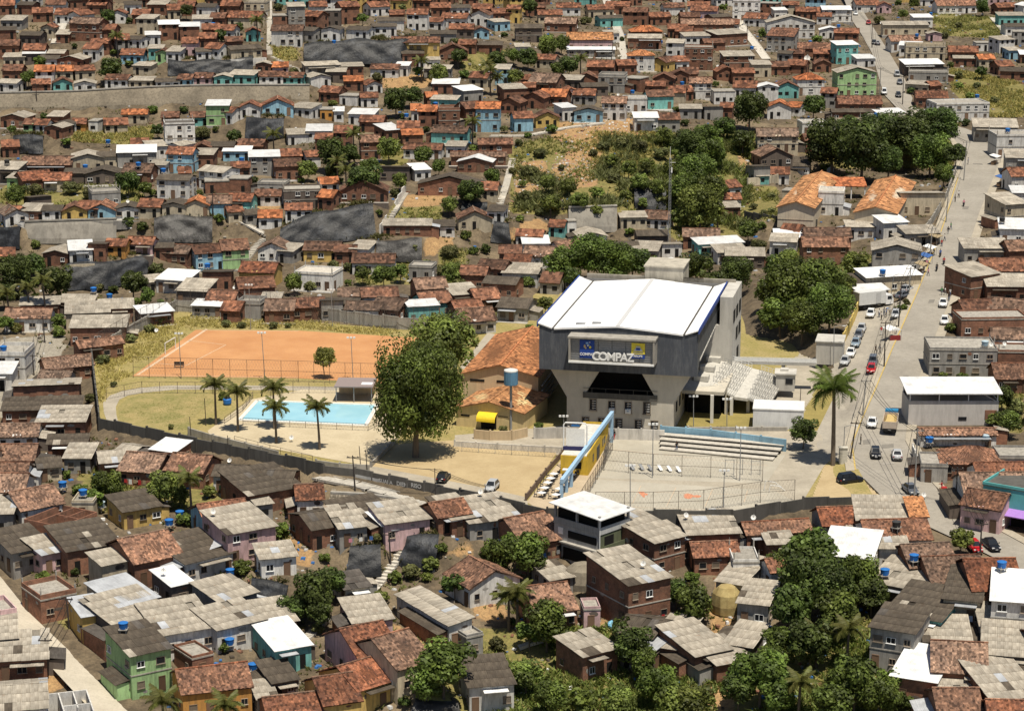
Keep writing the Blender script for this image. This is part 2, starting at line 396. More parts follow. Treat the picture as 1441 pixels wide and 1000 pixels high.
def M_plain(name, c, rough=0.6, metal=0.0, vary=0.0, spec=None):
    if name in MATS: return MATS[name]
    s = NT(name); co = s.coord(); a = c
    n = s.noise(co, 3.0, 4, 0.65)
    a = s.mix(s.ramp(n, [(0.4, 0.0), (0.75, 0.45)]), c, tuple(x * 0.6 for x in c))
    if vary: a = s.hsv(a, v=s.math('ADD', s.math('MULTIPLY', s.rand(), vary), 1 - vary / 2))
    s.b.inputs['Metallic'].default_value = metal
    MATS[name] = s.out(a, rough); return MATS[name]
def M_ground(name, c, dark, scale=0.12, rough=0.95, spots=0.5, third=None):
    if name in MATS: return MATS[name]
    s = NT(name); co = s.coord()
    n1 = s.noise(co, scale, 6, 0.65); n2 = s.noise(co, scale * 9, 5, 0.7); n3 = s.noise(co, scale * 45, 2, 0.6)
    a = s.mix(s.ramp(n1, [(0.35, 0.0), (0.68, 1.0)]), c, dark)
    a = s.mix(s.ramp(n2, [(0.45, 0.0), (0.75, spots)]), a, third or tuple(x * 0.55 for x in dark))
    a = s.mix(s.ramp(n3, [(0.3, 0.3), (0.7, 0.0)]), a, tuple(x * 0.5 for x in dark))
    s.bump(n2, 0.3, 0.1)
    MATS[name] = s.out(a, rough); return MATS[name]
def M_leaf(name, c1, c2, trans=0.25):
    if name in MATS: return MATS[name]
    s = NT(name); r = s.rand(); co = s.coord()
    a = s.mix(s.noise(co, 1.1, 3, 0.6), c1, c2)
    a = s.mix(1.0, a, s.tint(), 'MULTIPLY')
    a = s.hsv(a, h=s.math('ADD', s.math('MULTIPLY', r, 0.03), 0.485), v=s.math('ADD', s.math('MULTIPLY', r, 0.5), 0.75))
    s.out(a, 0.55)
    tr = s.new('ShaderNodeBsdfTranslucent', Color=s.hsv(a, v=1.5)); mx = s.new('ShaderNodeMixShader', i0=trans)
    s.l.new(s.b.outputs[0], mx.inputs[1]); s.l.new(tr.outputs[0], mx.inputs[2]); s.l.new(mx.outputs[0], s.n['Material Output'].inputs[0])
    MATS[name] = s.m; return s.m
TILE = {'t': M_tile('aged_clay_tile', (0.36, 0.148, 0.070), (0.165, 0.072, 0.042)),
        'o': M_tile('orange_clay_tile', (0.52, 0.205, 0.083), (0.36, 0.13, 0.055)),
        'k': M_tile('brown_clay_tile', (0.25, 0.115, 0.062), (0.13, 0.068, 0.044))}
SHEET = {'a': M_sheet('dark_fibre_cement', (0.125, 0.102, 0.076), (0.058, 0.046, 0.035)),
         'c': M_sheet('pale_fibre_cement', (0.47, 0.425, 0.35), (0.25, 0.215, 0.17)),
         'w': M_sheet('white_roof_sheet', (0.80, 0.80, 0.79), (0.62, 0.62, 0.61), 0.5),
         'z': M_sheet('galvanised_sheet', (0.52, 0.54, 0.56), (0.40, 0.41, 0.43), 0.45, 0.1),
         'd': M_sheet('sooty_fibre_cement', (0.13, 0.115, 0.10), (0.07, 0.06, 0.052)),
         'k': TILE['k'], 'n': M_wall('slab_concrete', (0.36, 0.335, 0.29), 0.8)}
WALLS = {'b': M_brick('hollow_brick', (0.31, 0.14, 0.082), (0.23, 0.10, 0.062), (0.25, 0.19, 0.145)),
         'w': M_wall('white_render', (0.74, 0.72, 0.68)), 'g': M_wall('grey_cement_render', (0.33, 0.315, 0.29), 0.7),
         'e': M_wall('beige_render', (0.55, 0.47, 0.34)), 'y': M_wall('yellow_render', (0.66, 0.46, 0.15)), 'u': M_wall('light_blue_render', (0.32, 0.54, 0.66)),
         'q': M_wall('turquoise_render', (0.20, 0.49, 0.45)), 'n': M_wall('green_render', (0.36, 0.55, 0.26)), 'p': M_wall('pink_render', (0.62, 0.42, 0.42)),
         'o': M_wall('ochre_render', (0.60, 0.30, 0.08)), 'd': M_wall('dark_stained_wall', (0.15, 0.12, 0.10), 0.8)}
WORD = {'b': 'bare brick', 'w': 'white', 'g': 'grey cement', 'e': 'beige', 'y': 'yellow', 'u': 'light blue', 'q': 'turquoise', 'n': 'green', 'p': 'pink', 'o': 'ochre', 'd': 'dark stained'}
RWORD = {'t': 'red clay tiles', 'o': 'bright orange tiles', 'k': 'brown tiles', 'a': 'dark fibre cement', 'c': 'pale fibre cement', 'w': 'white sheets', 'z': 'shiny metal sheets', 'd': 'sooty sheets', 'n': 'a bare concrete slab'}
WHITE = M_plain('white_paint', (0.78, 0.78, 0.76), 0.5); BLACK = M_plain('black_paint', (0.02, 0.02, 0.022), 0.4)
PANE = M_plain('dark_glass', (0.018, 0.02, 0.024), 0.25); DOOR = M_plain('door_paint', (0.16, 0.10, 0.065), 0.6, vary=0.8)
TRIM = M_plain('window_frame_paint', (0.27, 0.22, 0.17), 0.7, vary=0.9)
CONC = M_wall('weathered_concrete', (0.40, 0.375, 0.33), 0.6, 0.5); DCONC = M_wall('dark_concrete', (0.10, 0.095, 0.085), 0.7, 0.5, (0.025, 0.023, 0.02))
STEEL = M_plain('grey_steel', (0.27, 0.27, 0.26), 0.5, 0.3); RUST = M_plain('rusty_steel', (0.10, 0.075, 0.06), 0.7)
TANKB = M_plain('blue_plastic', (0.02, 0.13, 0.42), 0.45, vary=0.4); BARK = M_wall('bark', (0.17, 0.135, 0.10), 0.6, 2.0)
# ------------------------------------------------------------------ the ground
def build_terrain():
    ny, nx = GXX.shape
    v = np.stack([GXX.ravel(), GYY.ravel(), HF.Z.ravel()], 1)
    idx = np.arange(nx * ny).reshape(ny, nx)
    q = np.stack([idx[:-1, :-1], idx[:-1, 1:], idx[1:, 1:], idx[1:, :-1]], -1).reshape(-1, 4)
    me = bpy.data.meshes.new('hillside_ground')
    me.vertices.add(len(v)); me.vertices.foreach_set('co', v.ravel())
    me.loops.add(q.size); me.loops.foreach_set('vertex_index', q.ravel())
    me.polygons.add(len(q)); me.polygons.foreach_set('loop_start', np.arange(0, q.size, 4)); me.polygons.foreach_set('loop_total', np.full(len(q), 4))
    me.polygons.foreach_set('use_smooth', np.ones(len(q), bool))
    me.update(calc_edges=True)
    t = (GYY - CAMY) * CD + (CAMZ - HF.Z) * SD
    t = np.maximum(t, 1)
    PX = CXP + FPX * GXX / t; PY = CYP + FPX * ((CAMZ - HF.Z) * CD - (GYY - CAMY) * SD) / t
    cov = np.zeros((ny, nx, 4), np.float32); cov[..., 3] = 1
    for ch, poly in COVER:
        ins = in_poly(PX, PY, poly)
        for k in range(3): cov[..., k] = np.where(ins, 1.0 if k == ch else 0.0, cov[..., k])
    for _ in range(1):
        cov[1:-1, 1:-1] = (cov[1:-1, 1:-1] * 2 + cov[:-2, 1:-1] + cov[2:, 1:-1] + cov[1:-1, :-2] + cov[1:-1, 2:]) / 6
    ca = me.color_attributes.new('cover', 'FLOAT_COLOR', 'POINT'); ca.data.foreach_set('color', cov.ravel())
    s = NT('hillside_earth'); co = s.coord(); c = s.new('ShaderNodeVertexColor', _layer_name='cover').outputs[0]
    sep = s.new('ShaderNodeSeparateColor', i0=c)
    n1 = s.noise(co, 0.09, 6, 0.65); n2 = s.noise(co, 0.6, 5, 0.7); n3 = s.noise(co, 3.0, 3, 0.65)
    wob = s.math('MULTIPLY', s.math('SUBTRACT', n2, 0.5), 0.9)
    def mask(o): return s.ramp(s.math('ADD', o, wob), [(0.42, 0.0), (0.58, 1.0)])
    base = s.mix(s.ramp(n2, [(0.35, 0.0), (0.65, 1.0)]), (0.165, 0.125, 0.08), (0.07, 0.054, 0.036))  # base soil darkened to carry the shade in gaps between houses
    base = s.mix(s.ramp(n1, [(0.5, 0.0), (0.62, 0.7)]), base, (0.26, 0.20, 0.125))
    dirt = s.mix(s.ramp(n2, [(0.35, 0.0), (0.7, 1.0)]), (0.44, 0.28, 0.13), (0.29, 0.17, 0.08))
    grass = s.mix(s.ramp(n2, [(0.35, 0.0), (0.65, 1.0)]), (0.15, 0.145, 0.04), (0.27, 0.22, 0.08))
    conc = s.mix(s.ramp(n2, [(0.4, 0.0), (0.75, 1.0)]), (0.37, 0.335, 0.27), (0.25, 0.22, 0.175))
    a = s.mix(mask(sep.outputs[0]), base, dirt); a = s.mix(mask(sep.outputs[1]), a, grass); a = s.mix(mask(sep.outputs[2]), a, conc)
    a = s.mix(s.ramp(n3, [(0.3, 0.55), (0.6, 0.0)]), a, (0.06, 0.05, 0.035))
    s.bump(n3, 0.6, 0.15)
    me.materials.append(s.out(a, 0.97))
    return struct(link('hillside_ground', me), label='earth hillside with bare soil, dry grass and paved yards')
COVER = [  # 0 ochre soil, 1 grass, 2 concrete
 (1, [(720, 205), (800, 185), (1062, 185), (1058, 330), (960, 340), (900, 300), (720, 300)]), (0, [(785, 172), (912, 165), (914, 190), (850, 215), (838, 262), (800, 268), (770, 250), (805, 205), (775, 195)]), (0, [(725, 230), (770, 225), (765, 262), (725, 290)]),
 (0, [(830, 182), (840, 255), (820, 262), (790, 232)]), (1, [(1335, 95), (1441, 118), (1441, 166), (1390, 165), (1340, 130)]), (1, [(1310, 20), (1400, 24), (1410, 55), (1320, 50)]),
 (1, [(110, 180), (215, 178), (215, 206), (100, 200)]), (1, [(100, 255), (200, 250), (200, 290), (0, 288), (0, 262)]), (0, [(330, 290), (400, 285), (390, 312), (330, 305)]), (0, [(690, 330), (760, 305), (780, 322), (700, 345)]),
 (0, [(570, 275), (630, 272), (622, 292), (570, 290)]), (1, [(550, 290), (625, 290), (620, 310), (540, 318)]), (0, [(540, 105), (620, 105), (600, 125), (540, 125)]), (1, [(640, 70), (720, 70), (690, 100), (650, 100)]),
 (0, [(600, 335), (640, 330), (640, 350), (600, 365)]), (1, [(500, 365), (600, 370), (600, 400), (500, 402)]), (1, [(615, 350), (660, 350), (660, 400), (630, 405)]), (1, [(380, 65), (425, 68), (430, 85), (385, 84)]),
 (0, [(530, 205), (580, 195), (560, 230), (530, 240)]), (1, [(530, 190), (600, 200), (560, 240), (520, 240)]), (0, [(1040, 215), (1058, 222), (1052, 245), (1035, 250)]), (1, [(1045, 262), (1095, 262), (1095, 312), (1045, 308)]),
 (1, [(640, 430), (700, 440), (690, 470), (650, 470)]), (1, [(1100, 350), (1230, 360), (1190, 440), (1090, 440)]), (1, [(1395, 545), (1441, 545), (1441, 610), (1400, 605)]), (1, [(1310, 515), (1400, 520), (1400, 545), (1310, 540)]),
 (0, [(400, 745), (445, 735), (445, 800), (400, 790)]), (0, [(545, 870), (600, 900), (600, 930), (545, 890)]), (0, [(620, 755), (670, 765), (660, 785), (620, 780)]), (0, [(810, 870), (860, 870), (870, 910), (800, 900)]), (0, [(840, 940), (900, 930), (905, 975), (830, 975)]),
 (1, [(600, 880), (1000, 890), (1000, 1040), (600, 1040)]), (1, [(990, 920), (1300, 900), (1300, 1040), (990, 1040)]), (0, [(1175, 905), (1245, 905), (1240, 945), (1170, 945)]), (0, [(985, 955), (1045, 955), (1030, 1010), (985, 1000)]),
 (0, [(30, 940), (95, 935), (100, 975), (40, 975)]), (1, [(80, 860), (130, 870), (120, 890), (85, 880)]), (0, [(660, 840), (720, 850), (700, 880), (660, 860)]), (1, [(110, 655), (320, 660), (320, 720), (120, 720)]), (0, [(1000, 810), (1050, 810), (1050, 900), (1005, 900)]),
 (2, [(0, 478), (30, 474), (95, 470), (85, 512), (52, 540), (40, 585), (-20, 590)]), (2, [(1190, 420), (1300, 400), (1330, 345), (1315, 340), (1225, 430)]), (1, [(1240, 880), (1200, 960), (1100, 1000), (1100, 900), (1180, 860)]), (1, [(1050, 185), (1350, 170), (1340, 240), (1180, 235)]),
]
# ------------------------------------------------------------------ houses
# x y of the roof's middle, width (picture thirds), depth m, wall height m, turn, roof shape + covering, wall
HOUSES = {
(0, 0, 3.0): """60 75 90 7 2.8 0 sc g;180 40 80 6 2.8 0 gt b;290 45 100 7 2.8 0 gt w;340 45 70 7 3 0 Gt w;500 42 70 6 3 0 Gt w;600 48 70 6 2.8 0 gt b;670 12 80 6 3 0 sc b;375 82 140 6 5.2 0 gk b;625 70 75 6 4.6 0 sc e
713 93 85 6 4.4 0 sw b;800 102 80 6 4.4 0 sw b;855 72 80 6 2.8 0 sc w;925 62 60 6 3 0 gk b;890 108 70 6 2.8 0 gt b;1043 58 140 7 3 0 gt e;1085 5 90 6 5 0 fn e;1180 60 60 6 4.6 0 fn b;1248 20 70 6 7.5 0 sc g
1328 55 85 6 4.6 0 gt b;1405 40 65 6 5 0 fn d;1215 110 130 6 4.6 0 gk w;1310 140 70 6 3.4 0 ga g;1400 140 80 6 3.4 0 Ga w;30 10 60 6 3 0 gt b;120 8 70 6 3 0 ga b;240 6 80 6 3 0 gk w;420 8 80 6 3 0 gt b;560 6 70 6 3 0 ga w;790 12 70 6 3 0 gt b;880 16 80 6 3 0 ga w;980 12 80 6 3 0 gt b;1340 14 70 6 4 0 gt w
805 165 65 6 4 0 gt p;742 203 60 7 2.8 0 sc w;850 215 60 6 2.6 0 ga w;912 203 70 6 3 0 gt w;1018 203 140 6 2.8 0 ga e;683 225 60 6 2.6 0 Gk n;565 210 95 6 2.8 0 gt u;660 195 60 5 3 0 sc q;585 150 70 5 2.8 0 ga w;645 138 60 5 2.8 0 sw w
880 145 70 6 3 0 gt b;985 160 70 5 3 0 gk b;960 112 80 6 3 0 gt w;315 222 110 8 2.8 0 Gc b;215 228 80 6 2.8 0 ga w;245 205 70 6 3 0 gc b;65 225 90 6 3 0 sc e;145 212 90 6 3 0 sw d;40 170 80 6 3 0 gk b;150 188 90 6 3 0 gt b;400 185 70 6 3 0 gt w;430 165 80 5 3 0 gt b;30 110 70 6 2.8 0 ga b;60 280 80 6 3.4 0 gk b;140 130 90 6 3 0 ga d;460 110 70 6 3 0 gt b
40 348 90 6 2.6 0 gc w;165 352 75 5 2.5 0 gt b;255 348 80 6 2.6 0 Gk q;350 358 90 6 2.6 0 Gc w;495 333 100 5 2.6 0 gk w;600 327 100 5 2.5 0 sc e;705 327 100 5 2.5 0 ga w;785 325 60 5 2.5 0 gk u;860 322 75 5 2.5 0 gk p;942 310 75 6 2.8 0 Gc q;1030 308 110 6 2.8 0 sc q;1140 320 100 5 2.5 0 gk w;1237 322 90 5 2.5 0 gk q;1405 370 90 6 2.8 0 gt b;1355 265 150 5 2.8 0 sc g;1420 295 80 5 3 0 sc d
75 475 110 7 3 0 Gc b;140 510 60 5 2.5 0 gk n;188 515 50 5 2.5 0 gt w;262 510 80 6 2.6 0 Ga w;248 482 70 6 3.2 0 sc b;338 508 55 5 2.6 0 gt o;405 505 40 5 3 0 fn w;488 508 95 6 2.5 0 gt e;755 510 125 7 7 0 fa w;840 480 70 5 2.6 0 gk q;720 480 70 5 2.3 0 gk b;922 432 95 6 5.4 0 sw n;985 465 35 5 3 0 gt w;1050 460 85 6 2.8 0 Gt w;1163 450 130 7 2.7 0 Gt u;1290 448 105 6 2.7 0 sc w;1385 455 60 5 2.8 0 fn o;1430 460 40 5 3 0 sw w
1348 535 105 7 2.6 0 sw w;1255 552 85 6 2.8 0 sc w;577 628 160 7 3.8 0 sw g;370 638 130 8 3.4 10 Gc e;452 640 80 6 3.4 0 ga e;205 672 210 7 2.8 0 gt b;760 592 80 6 3 0 Gc w;857 600 70 6 2.8 0 Gk b;945 598 95 6 2.8 0 ga b;1065 598 110 6 2.8 0 gk b;770 630 110 6 4.8 0 gt u;868 640 80 6 3.4 0 sc b;1003 628 115 5 2.6 0 sw u;1115 648 125 6 4.6 0 sw g;1015 690 75 5 2.8 0 gt b;1225 638 85 6 2.8 0 gt b;1212 680 110 6 3.6 0 gk b;1312 643 60 5 2.8 0 gt w;1390 570 110 5 2.8 0 gt b;590 590 70 5 2.8 0 gt b;655 605 80 6 3 20 sc w
40 700 110 7 3.5 0 sc d;95 738 100 6 2.8 0 sc n;140 735 130 7 2.8 0 gt b;245 740 110 6 2.8 0 gt e;330 710 100 6 2.8 0 ga d;440 708 150 7 2.8 0 Ga d;590 703 120 7 2.8 0 gk b;675 685 70 5 2.8 0 sc w;778 712 50 5 2.8 0 gt w;745 738 140 6 4.6 0 ga w;925 702 125 7 4.2 0 gc w;915 755 100 5 2.8 0 fn b;1155 765 120 5 2.8 0 fn g;1015 745 80 5 3.6 0 fn b;1275 790 160 7 4.2 0 fn d;440 800 120 6 3.4 0 fn g;158 828 90 6 2.8 0 Sa d
40 890 100 7 2.5 0 Gk w;75 880 45 5 2.5 0 gt w;140 882 115 6 2.7 0 sc b;215 890 80 6 2.5 0 ga w;305 885 105 6 2.4 0 Gk y;375 865 90 6 2.6 0 gt d;430 872 115 6 2.6 0 Gt u;543 858 110 6 2.6 0 Ga w;637 858 95 6 2.6 0 gt e;737 858 100 6 2.6 0 Ga e;825 858 110 6 2.6 0 Go e;925 837 100 6 3.0 0 gt u;1022 823 100 6 3.6 0 gt q;1135 808 110 5 2.5 0 gk w;1255 912 110 5 2.5 0 gt w""",
(480, 0, 3.0): """25 15 80 6 5.4 0 gt b;80 118 100 6 2.8 0 ga w;325 48 85 6 5 0 gt w;210 75 110 6 2.8 0 ga w;180 100 100 5 2.8 0 ga w;235 50 60 5 3 0 gt b;405 82 60 5 2.8 0 gt w;485 65 110 6 3.2 0 gt w;590 50 90 6 3.4 0 Gk w;675 43 80 6 3 0 gt b;732 28 55 5 5 0 gt y;600 25 80 6 3 0 gt b;665 85 75 5 3 0 sc u;510 110 100 6 3 0 gt d;315 140 200 6 3 0 gk y;430 130 110 6 3 0 ga g;470 190 120 7 3 0 Gk b;535 175 70 5 3 0 gt b;620 175 120 6 3 0 ga b;790 105 110 7 4.6 0 ga d;765 190 60 5 3 0 sc w
930 85 130 7 3 -10 gt b;880 50 100 6 3 0 gt e;1050 150 190 8 3.8 0 go p;1055 205 200 4 2.4 0 sw g;960 20 100 6 3 0 gt w;1090 28 110 6 3 0 gt e;1130 65 100 6 3 0 ga q;1245 40 100 6 4.6 0 gk b;1285 118 130 7 2.8 0 ho b;1282 155 140 6 3.6 0 sc b;1412 175 70 6 4.4 0 sc w;1265 220 110 6 5 0 ho w;1355 248 80 6 3 0 Gk y;1140 135 60 5 3 0 sc w;190 273 120 5 2.7 0 gk w;262 265 55 5 3 0 sw w;40 268 100 5 2.8 0 sc b;410 280 110 5 2.8 0 sc g;443 343 110 6 2.8 0 sw b;535 372 95 6 3.6 0 sw g;378 395 45 5 3 0 go b;440 412 110 5 3 0 sc q
375 452 85 6 4.2 0 go b;316 448 40 6 3.2 0 go w;455 455 90 6 5.4 0 fn b;540 440 80 6 5.4 0 gk b;622 440 100 6 6.3 0 go u;722 365 100 6 3.6 0 sc b;725 415 95 6 3 0 Gk b;762 480 80 6 3.6 0 gt u;868 475 100 6 2.8 0 Gk y;825 395 100 6 3 0 Gt b;905 388 110 7 2.8 -15 go b;965 375 90 6 2.8 0 Gt w;1030 385 90 6 2.8 0 gt g;970 328 95 6 2.8 0 sc d;1040 312 85 6 2.8 0 Gk b;870 325 120 9 2.8 -20 gk b;790 322 60 5 2.8 0 gt b;785 355 70 5 2.8 0 gt b;1100 265 110 7 2.8 -10 gt b;1148 315 110 7 4.6 -10 fc g;1245 325 80 6 3.6 0 fn b;1330 350 80 5 2.8 0 gt b;1365 315 90 6 2.8 0 Gk b;1430 300 80 6 2.8 0 Gk b;1065 350 110 6 2.8 0 ga d
945 445 65 5 3.4 0 sw w;1045 455 120 5 3 0 Ga u;1155 418 100 6 4.8 0 gt w;1240 410 100 6 3.6 0 fn w;1340 390 110 6 3.8 0 gk q;1420 375 70 6 3 0 gt e;1285 485 100 6 3.8 0 sw w;1380 485 90 6 3.6 0 gk g;95 470 110 6 2.8 0 sw w;135 495 100 6 2.8 0 gt b;200 535 80 7 2.8 30 sw b;285 520 90 6 2.8 0 gt b;297 552 85 5 2.8 10 go b;120 580 80 6 4.6 0 gt b;465 540 150 6 3 0 gk q;350 612 160 5 2.6 0 gt w;488 605 80 5 2.8 0 sc w;650 590 140 5 2.6 0 gk b;580 645 230 4 2.5 0 gt b;572 660 145 6 2.7 0 Gw b;230 702 130 6 2.8 0 Sa d;465 755 270 6 2.8 -6 Ga b;90 805 200 7 2.8 0 Gk b;280 942 200 5 2.6 0 sc b;430 942 95 5 2.6 0 sa w;560 915 140 6 2.8 0 Gk e;660 900 70 5 2.6 0 sa w
1050 965 120 8 2.8 10 Gc w;970 925 30 3 3.6 0 fn w;800 970 110 5 2.6 0 gt w;1230 895 110 5 2.6 0 sc e;1340 900 110 6 2.6 -15 gk w;1310 970 130 6 2.8 0 ga d;150 15 90 6 3 0 gt w;420 20 80 6 3 0 gt b;500 20 80 6 3 0 ga w;820 20 80 6 3 0 gk b;1170 15 100 6 3 0 gt b;1400 20 90 6 3 0 gk w;1340 60 90 6 3 0 gt b;1420 110 80 6 3 0 gt b;300 200 90 6 2.8 0 ga b;370 240 90 5 2.8 0 sc w;1200 260 80 6 3 0 gt b;1420 245 80 6 3 0 gt w""",
(960, 0, 3.0): """70 15 90 6 3 0 gt w;95 35 110 6 3.4 0 gt p;272 0 115 7 7 0 fn w;370 10 80 6 4.6 0 fn b;410 38 55 5 3.6 0 sw w;530 38 100 6 3 0 gt b;650 35 120 7 4.4 0 sw w;105 90 220 7 3 0 gt b;55 145 110 6 2.8 0 sc w;188 135 155 7 4 0 sc b;320 65 100 7 3 -25 gt w;455 80 200 7 5.6 0 Gc w;425 145 115 7 5.2 0 sk g;625 115 90 6 3 0 Gw w;695 128 100 6 2.8 0 gt b;560 190 140 7 2.8 0 gt b;590 215 70 5 2.6 0 gt b;685 182 95 6 6.2 0 sw q;765 240 80 6 2.8 0 sw w;728 285 165 8 7.4 0 Gc n;405 268 80 6 2.8 0 gk b;490 262 80 6 2.8 0 gt b;330 265 80 6 3.8 0 sc e;232 228 130 7 4.2 0 sc b;70 195 120 7 7 0 fn b;180 285 85 6 2.8 0 Gt b;255 295 90 5 3.6 0 gt b
77 335 90 6 4.8 0 gt w;25 295 80 7 2.8 0 gk b;5 370 60 6 2.8 0 gt b;268 352 95 7 3 -10 gt w;360 350 85 6 4.2 0 Gw w;438 345 95 8 3.4 0 Gk q;535 318 115 7 4.8 0 ho w;590 255 70 6 2.8 0 Gk b;172 378 90 6 3.6 0 fc w;410 432 100 7 3.4 0 Go w;482 438 55 5 2.8 0 go w;745 418 180 8 2.8 0 gk b;730 460 200 5 2.8 0 ga b;870 468 120 5 2.8 0 sw w;855 495 150 6 3.6 0 sc w;700 505 130 4 3.6 0 fn e;400 550 170 7 4.2 0 gk e;550 560 80 6 3.6 0 gk b;550 510 110 6 3.2 0 fn w;380 620 140 8 3 0 Gt d;485 685 110 9 2.8 -10 sa w;405 715 90 6 2.8 0 gt w;320 695 70 8 3.4 0 Sa g;337 735 50 3 2.5 0 sc q;187 770 85 6 2.8 0 gt w;198 822 85 5 2.6 0 gt w;195 862 85 5 2.6 0 sc b;35 450 90 5 2.8 0 sc g;125 450 80 5 3.2 0 Sa g;190 440 50 5 3.6 0 gt b
775 10 100 7 3 0 gt w;940 100 190 6 3.6 0 sc e;1010 68 80 6 3.6 0 sw w;935 160 130 7 3 0 gt w;965 185 90 6 3.2 0 sw w;1025 190 165 6 4.4 0 fc e;1010 262 165 7 3.6 0 sw d;1040 300 165 5 3 0 fn g;1000 350 100 5 3 0 sc e;1055 350 50 5 3 0 gt b;1050 395 130 7 2.8 0 gt b;1150 10 170 8 3 0 gt w;1360 20 90 6 3 0 gt b;1385 60 110 6 3.6 0 sc q;1400 100 90 6 3.2 0 ga w;1185 205 120 7 2.8 0 gt b;1195 235 100 5 2.8 0 gc b;1350 265 70 6 2.8 0 gt b;1400 285 110 7 2.8 0 ga b;1425 130 60 6 4.4 0 fn g;1165 425 230 9 4.6 8 fn w;1320 520 180 9 3.8 -8 sc g;1390 560 160 9 5.6 0 fn w;1420 650 110 8 3.8 0 sc g;1415 720 90 7 3.8 0 gt w;1370 840 110 9 5.6 20 sc e;1430 800 80 6 3.6 0 sw w;1390 945 100 8 3.6 0 sw w
470 955 80 6 2.8 0 gt w;610 975 190 7 2.8 0 gk b;450 985 120 6 2.8 0 sw w;80 975 150 6 2.8 0 gt b;880 925 110 6 3.8 15 sw w;750 945 120 5 2.8 0 sc w;1000 970 150 6 2.8 10 sc g;150 60 90 6 3 0 ga b;210 90 60 6 3 0 gt w;480 215 70 5 2.8 0 gk b;30 60 80 6 3 0 gk b;10 120 70 6 3 0 gt b;440 215 60 5 2.8 0 ga g;600 60 60 5 3 0 gt w;130 170 90 5 2.8 0 gk b;1002 816 185 10 4 0 Sc e;632 800 105 7 5.4 0 fc w;470 800 80 4 3 0 fc e""",
(0, 333, 3.0): """330 42 95 7 3 0 sw w;408 45 75 6 3 0 Sa b;238 62 110 7 2.8 0 Gc b;490 35 90 5 2.5 0 gt o;590 30 110 5 2.5 0 gt p;25 55 70 6 2.8 0 gt b;690 25 80 5 2.8 0 ga b;750 50 120 6 2.8 0 gk b;870 42 125 6 4.2 0 gk u;985 25 110 7 4.6 15 gt n;1160 20 120 7 3 -5 Gk w;1228 42 70 6 2.8 -20 sc g;1365 32 150 6 2.7 -5 gk y;1100 120 150 7 3.4 -10 gt y;1075 185 150 7 3.6 15 gt b;920 145 120 6 3.4 0 Sa b;750 160 140 7 2.8 -15 sw w;650 175 90 5 2.6 0 sc e;830 205 130 8 2.8 -10 sc d;885 280 130 4 2.5 -10 sw g;945 240 120 7 2.8 0 gt b;990 285 80 6 2.8 0 gt b;1065 270 100 5 3.4 0 fn g;1145 255 80 6 2.8 0 sc b;1185 280 120 7 2.8 0 gk b;1295 270 140 6 2.8 0 gk b;1345 138 170 7 3.6 -15 fc w;1400 265 90 6 3.4 0 Sa g
125 315 190 6 3 0 gt w;170 272 160 5 2.8 0 sc b;330 262 140 5 2.8 0 sc b;370 300 180 7 3.4 10 sc e;490 285 140 6 3 10 sc b;420 360 230 7 3.4 5 sc b;650 305 140 5 2.8 25 sw b;415 440 190 4 2.8 25 gt b;280 520 200 6 2.8 20 gt b;240 575 130 5 2.6 0 gk g;35 510 100 6 3.4 0 sc w;20 555 80 6 3.4 0 sw w;60 475 130 8 4.4 0 fn w;200 618 270 9 3.6 8 Sc b;180 705 320 6 2.6 5 sa b;80 805 170 6 2.8 0 gt w;270 750 200 7 3 8 sc b;290 835 160 6 2.8 0 ga b;75 895 160 7 2.8 0 gt b;475 905 120 7 2.8 10 gc b;620 935 170 7 2.8 -10 gt b;815 938 170 7 3 -15 gt b;975 965 120 6 2.8 0 ga w;1130 985 230 7 2.8 -10 ga b;40 975 160 7 2.8 0 gt w;720 880 120 5 2.5 -15 sw b;340 905 110 6 2.6 0 sc g;560 880 90 5 2.4 -20 gc b""",
(480, 333, 3.0): """140 85 175 6 2.8 0 gk w;345 115 100 5 3 0 fn g;370 188 130 7 3.4 15 gt b;45 228 110 5 2.8 0 gt w;160 225 150 6 2.8 0 gk w;95 285 140 5 2.6 0 gk w;215 275 130 7 2.8 0 gk b;385 248 130 7 3.2 20 gt q;340 280 130 4 3.6 15 sw q;510 222 120 7 3 20 sc b;600 232 110 7 2.8 20 gt b;525 280 120 6 2.8 20 gt b;560 320 150 8 2.8 15 gt w;565 135 110 6 3.6 -10 gk b;650 110 120 6 2.8 -20 gk b;685 170 140 7 3.4 -15 ga b;765 135 150 7 2.8 -10 sc w;750 85 110 6 2.8 -10 gt w;840 55 120 7 2.8 -10 gt w;715 45 90 6 3 0 gk b;950 25 120 6 2.8 0 gt w;895 165 80 7 2.8 -15 gk g;745 262 130 9 3 -15 ga g;820 10 110 6 3 0 sw w;20 40 90 5 2.8 0 gk b;30 260 100 5 2.8 0 ga d;1290 40 110 7 2.8 0 sc g;1200 20 100 6 2.8 0 ga w""",
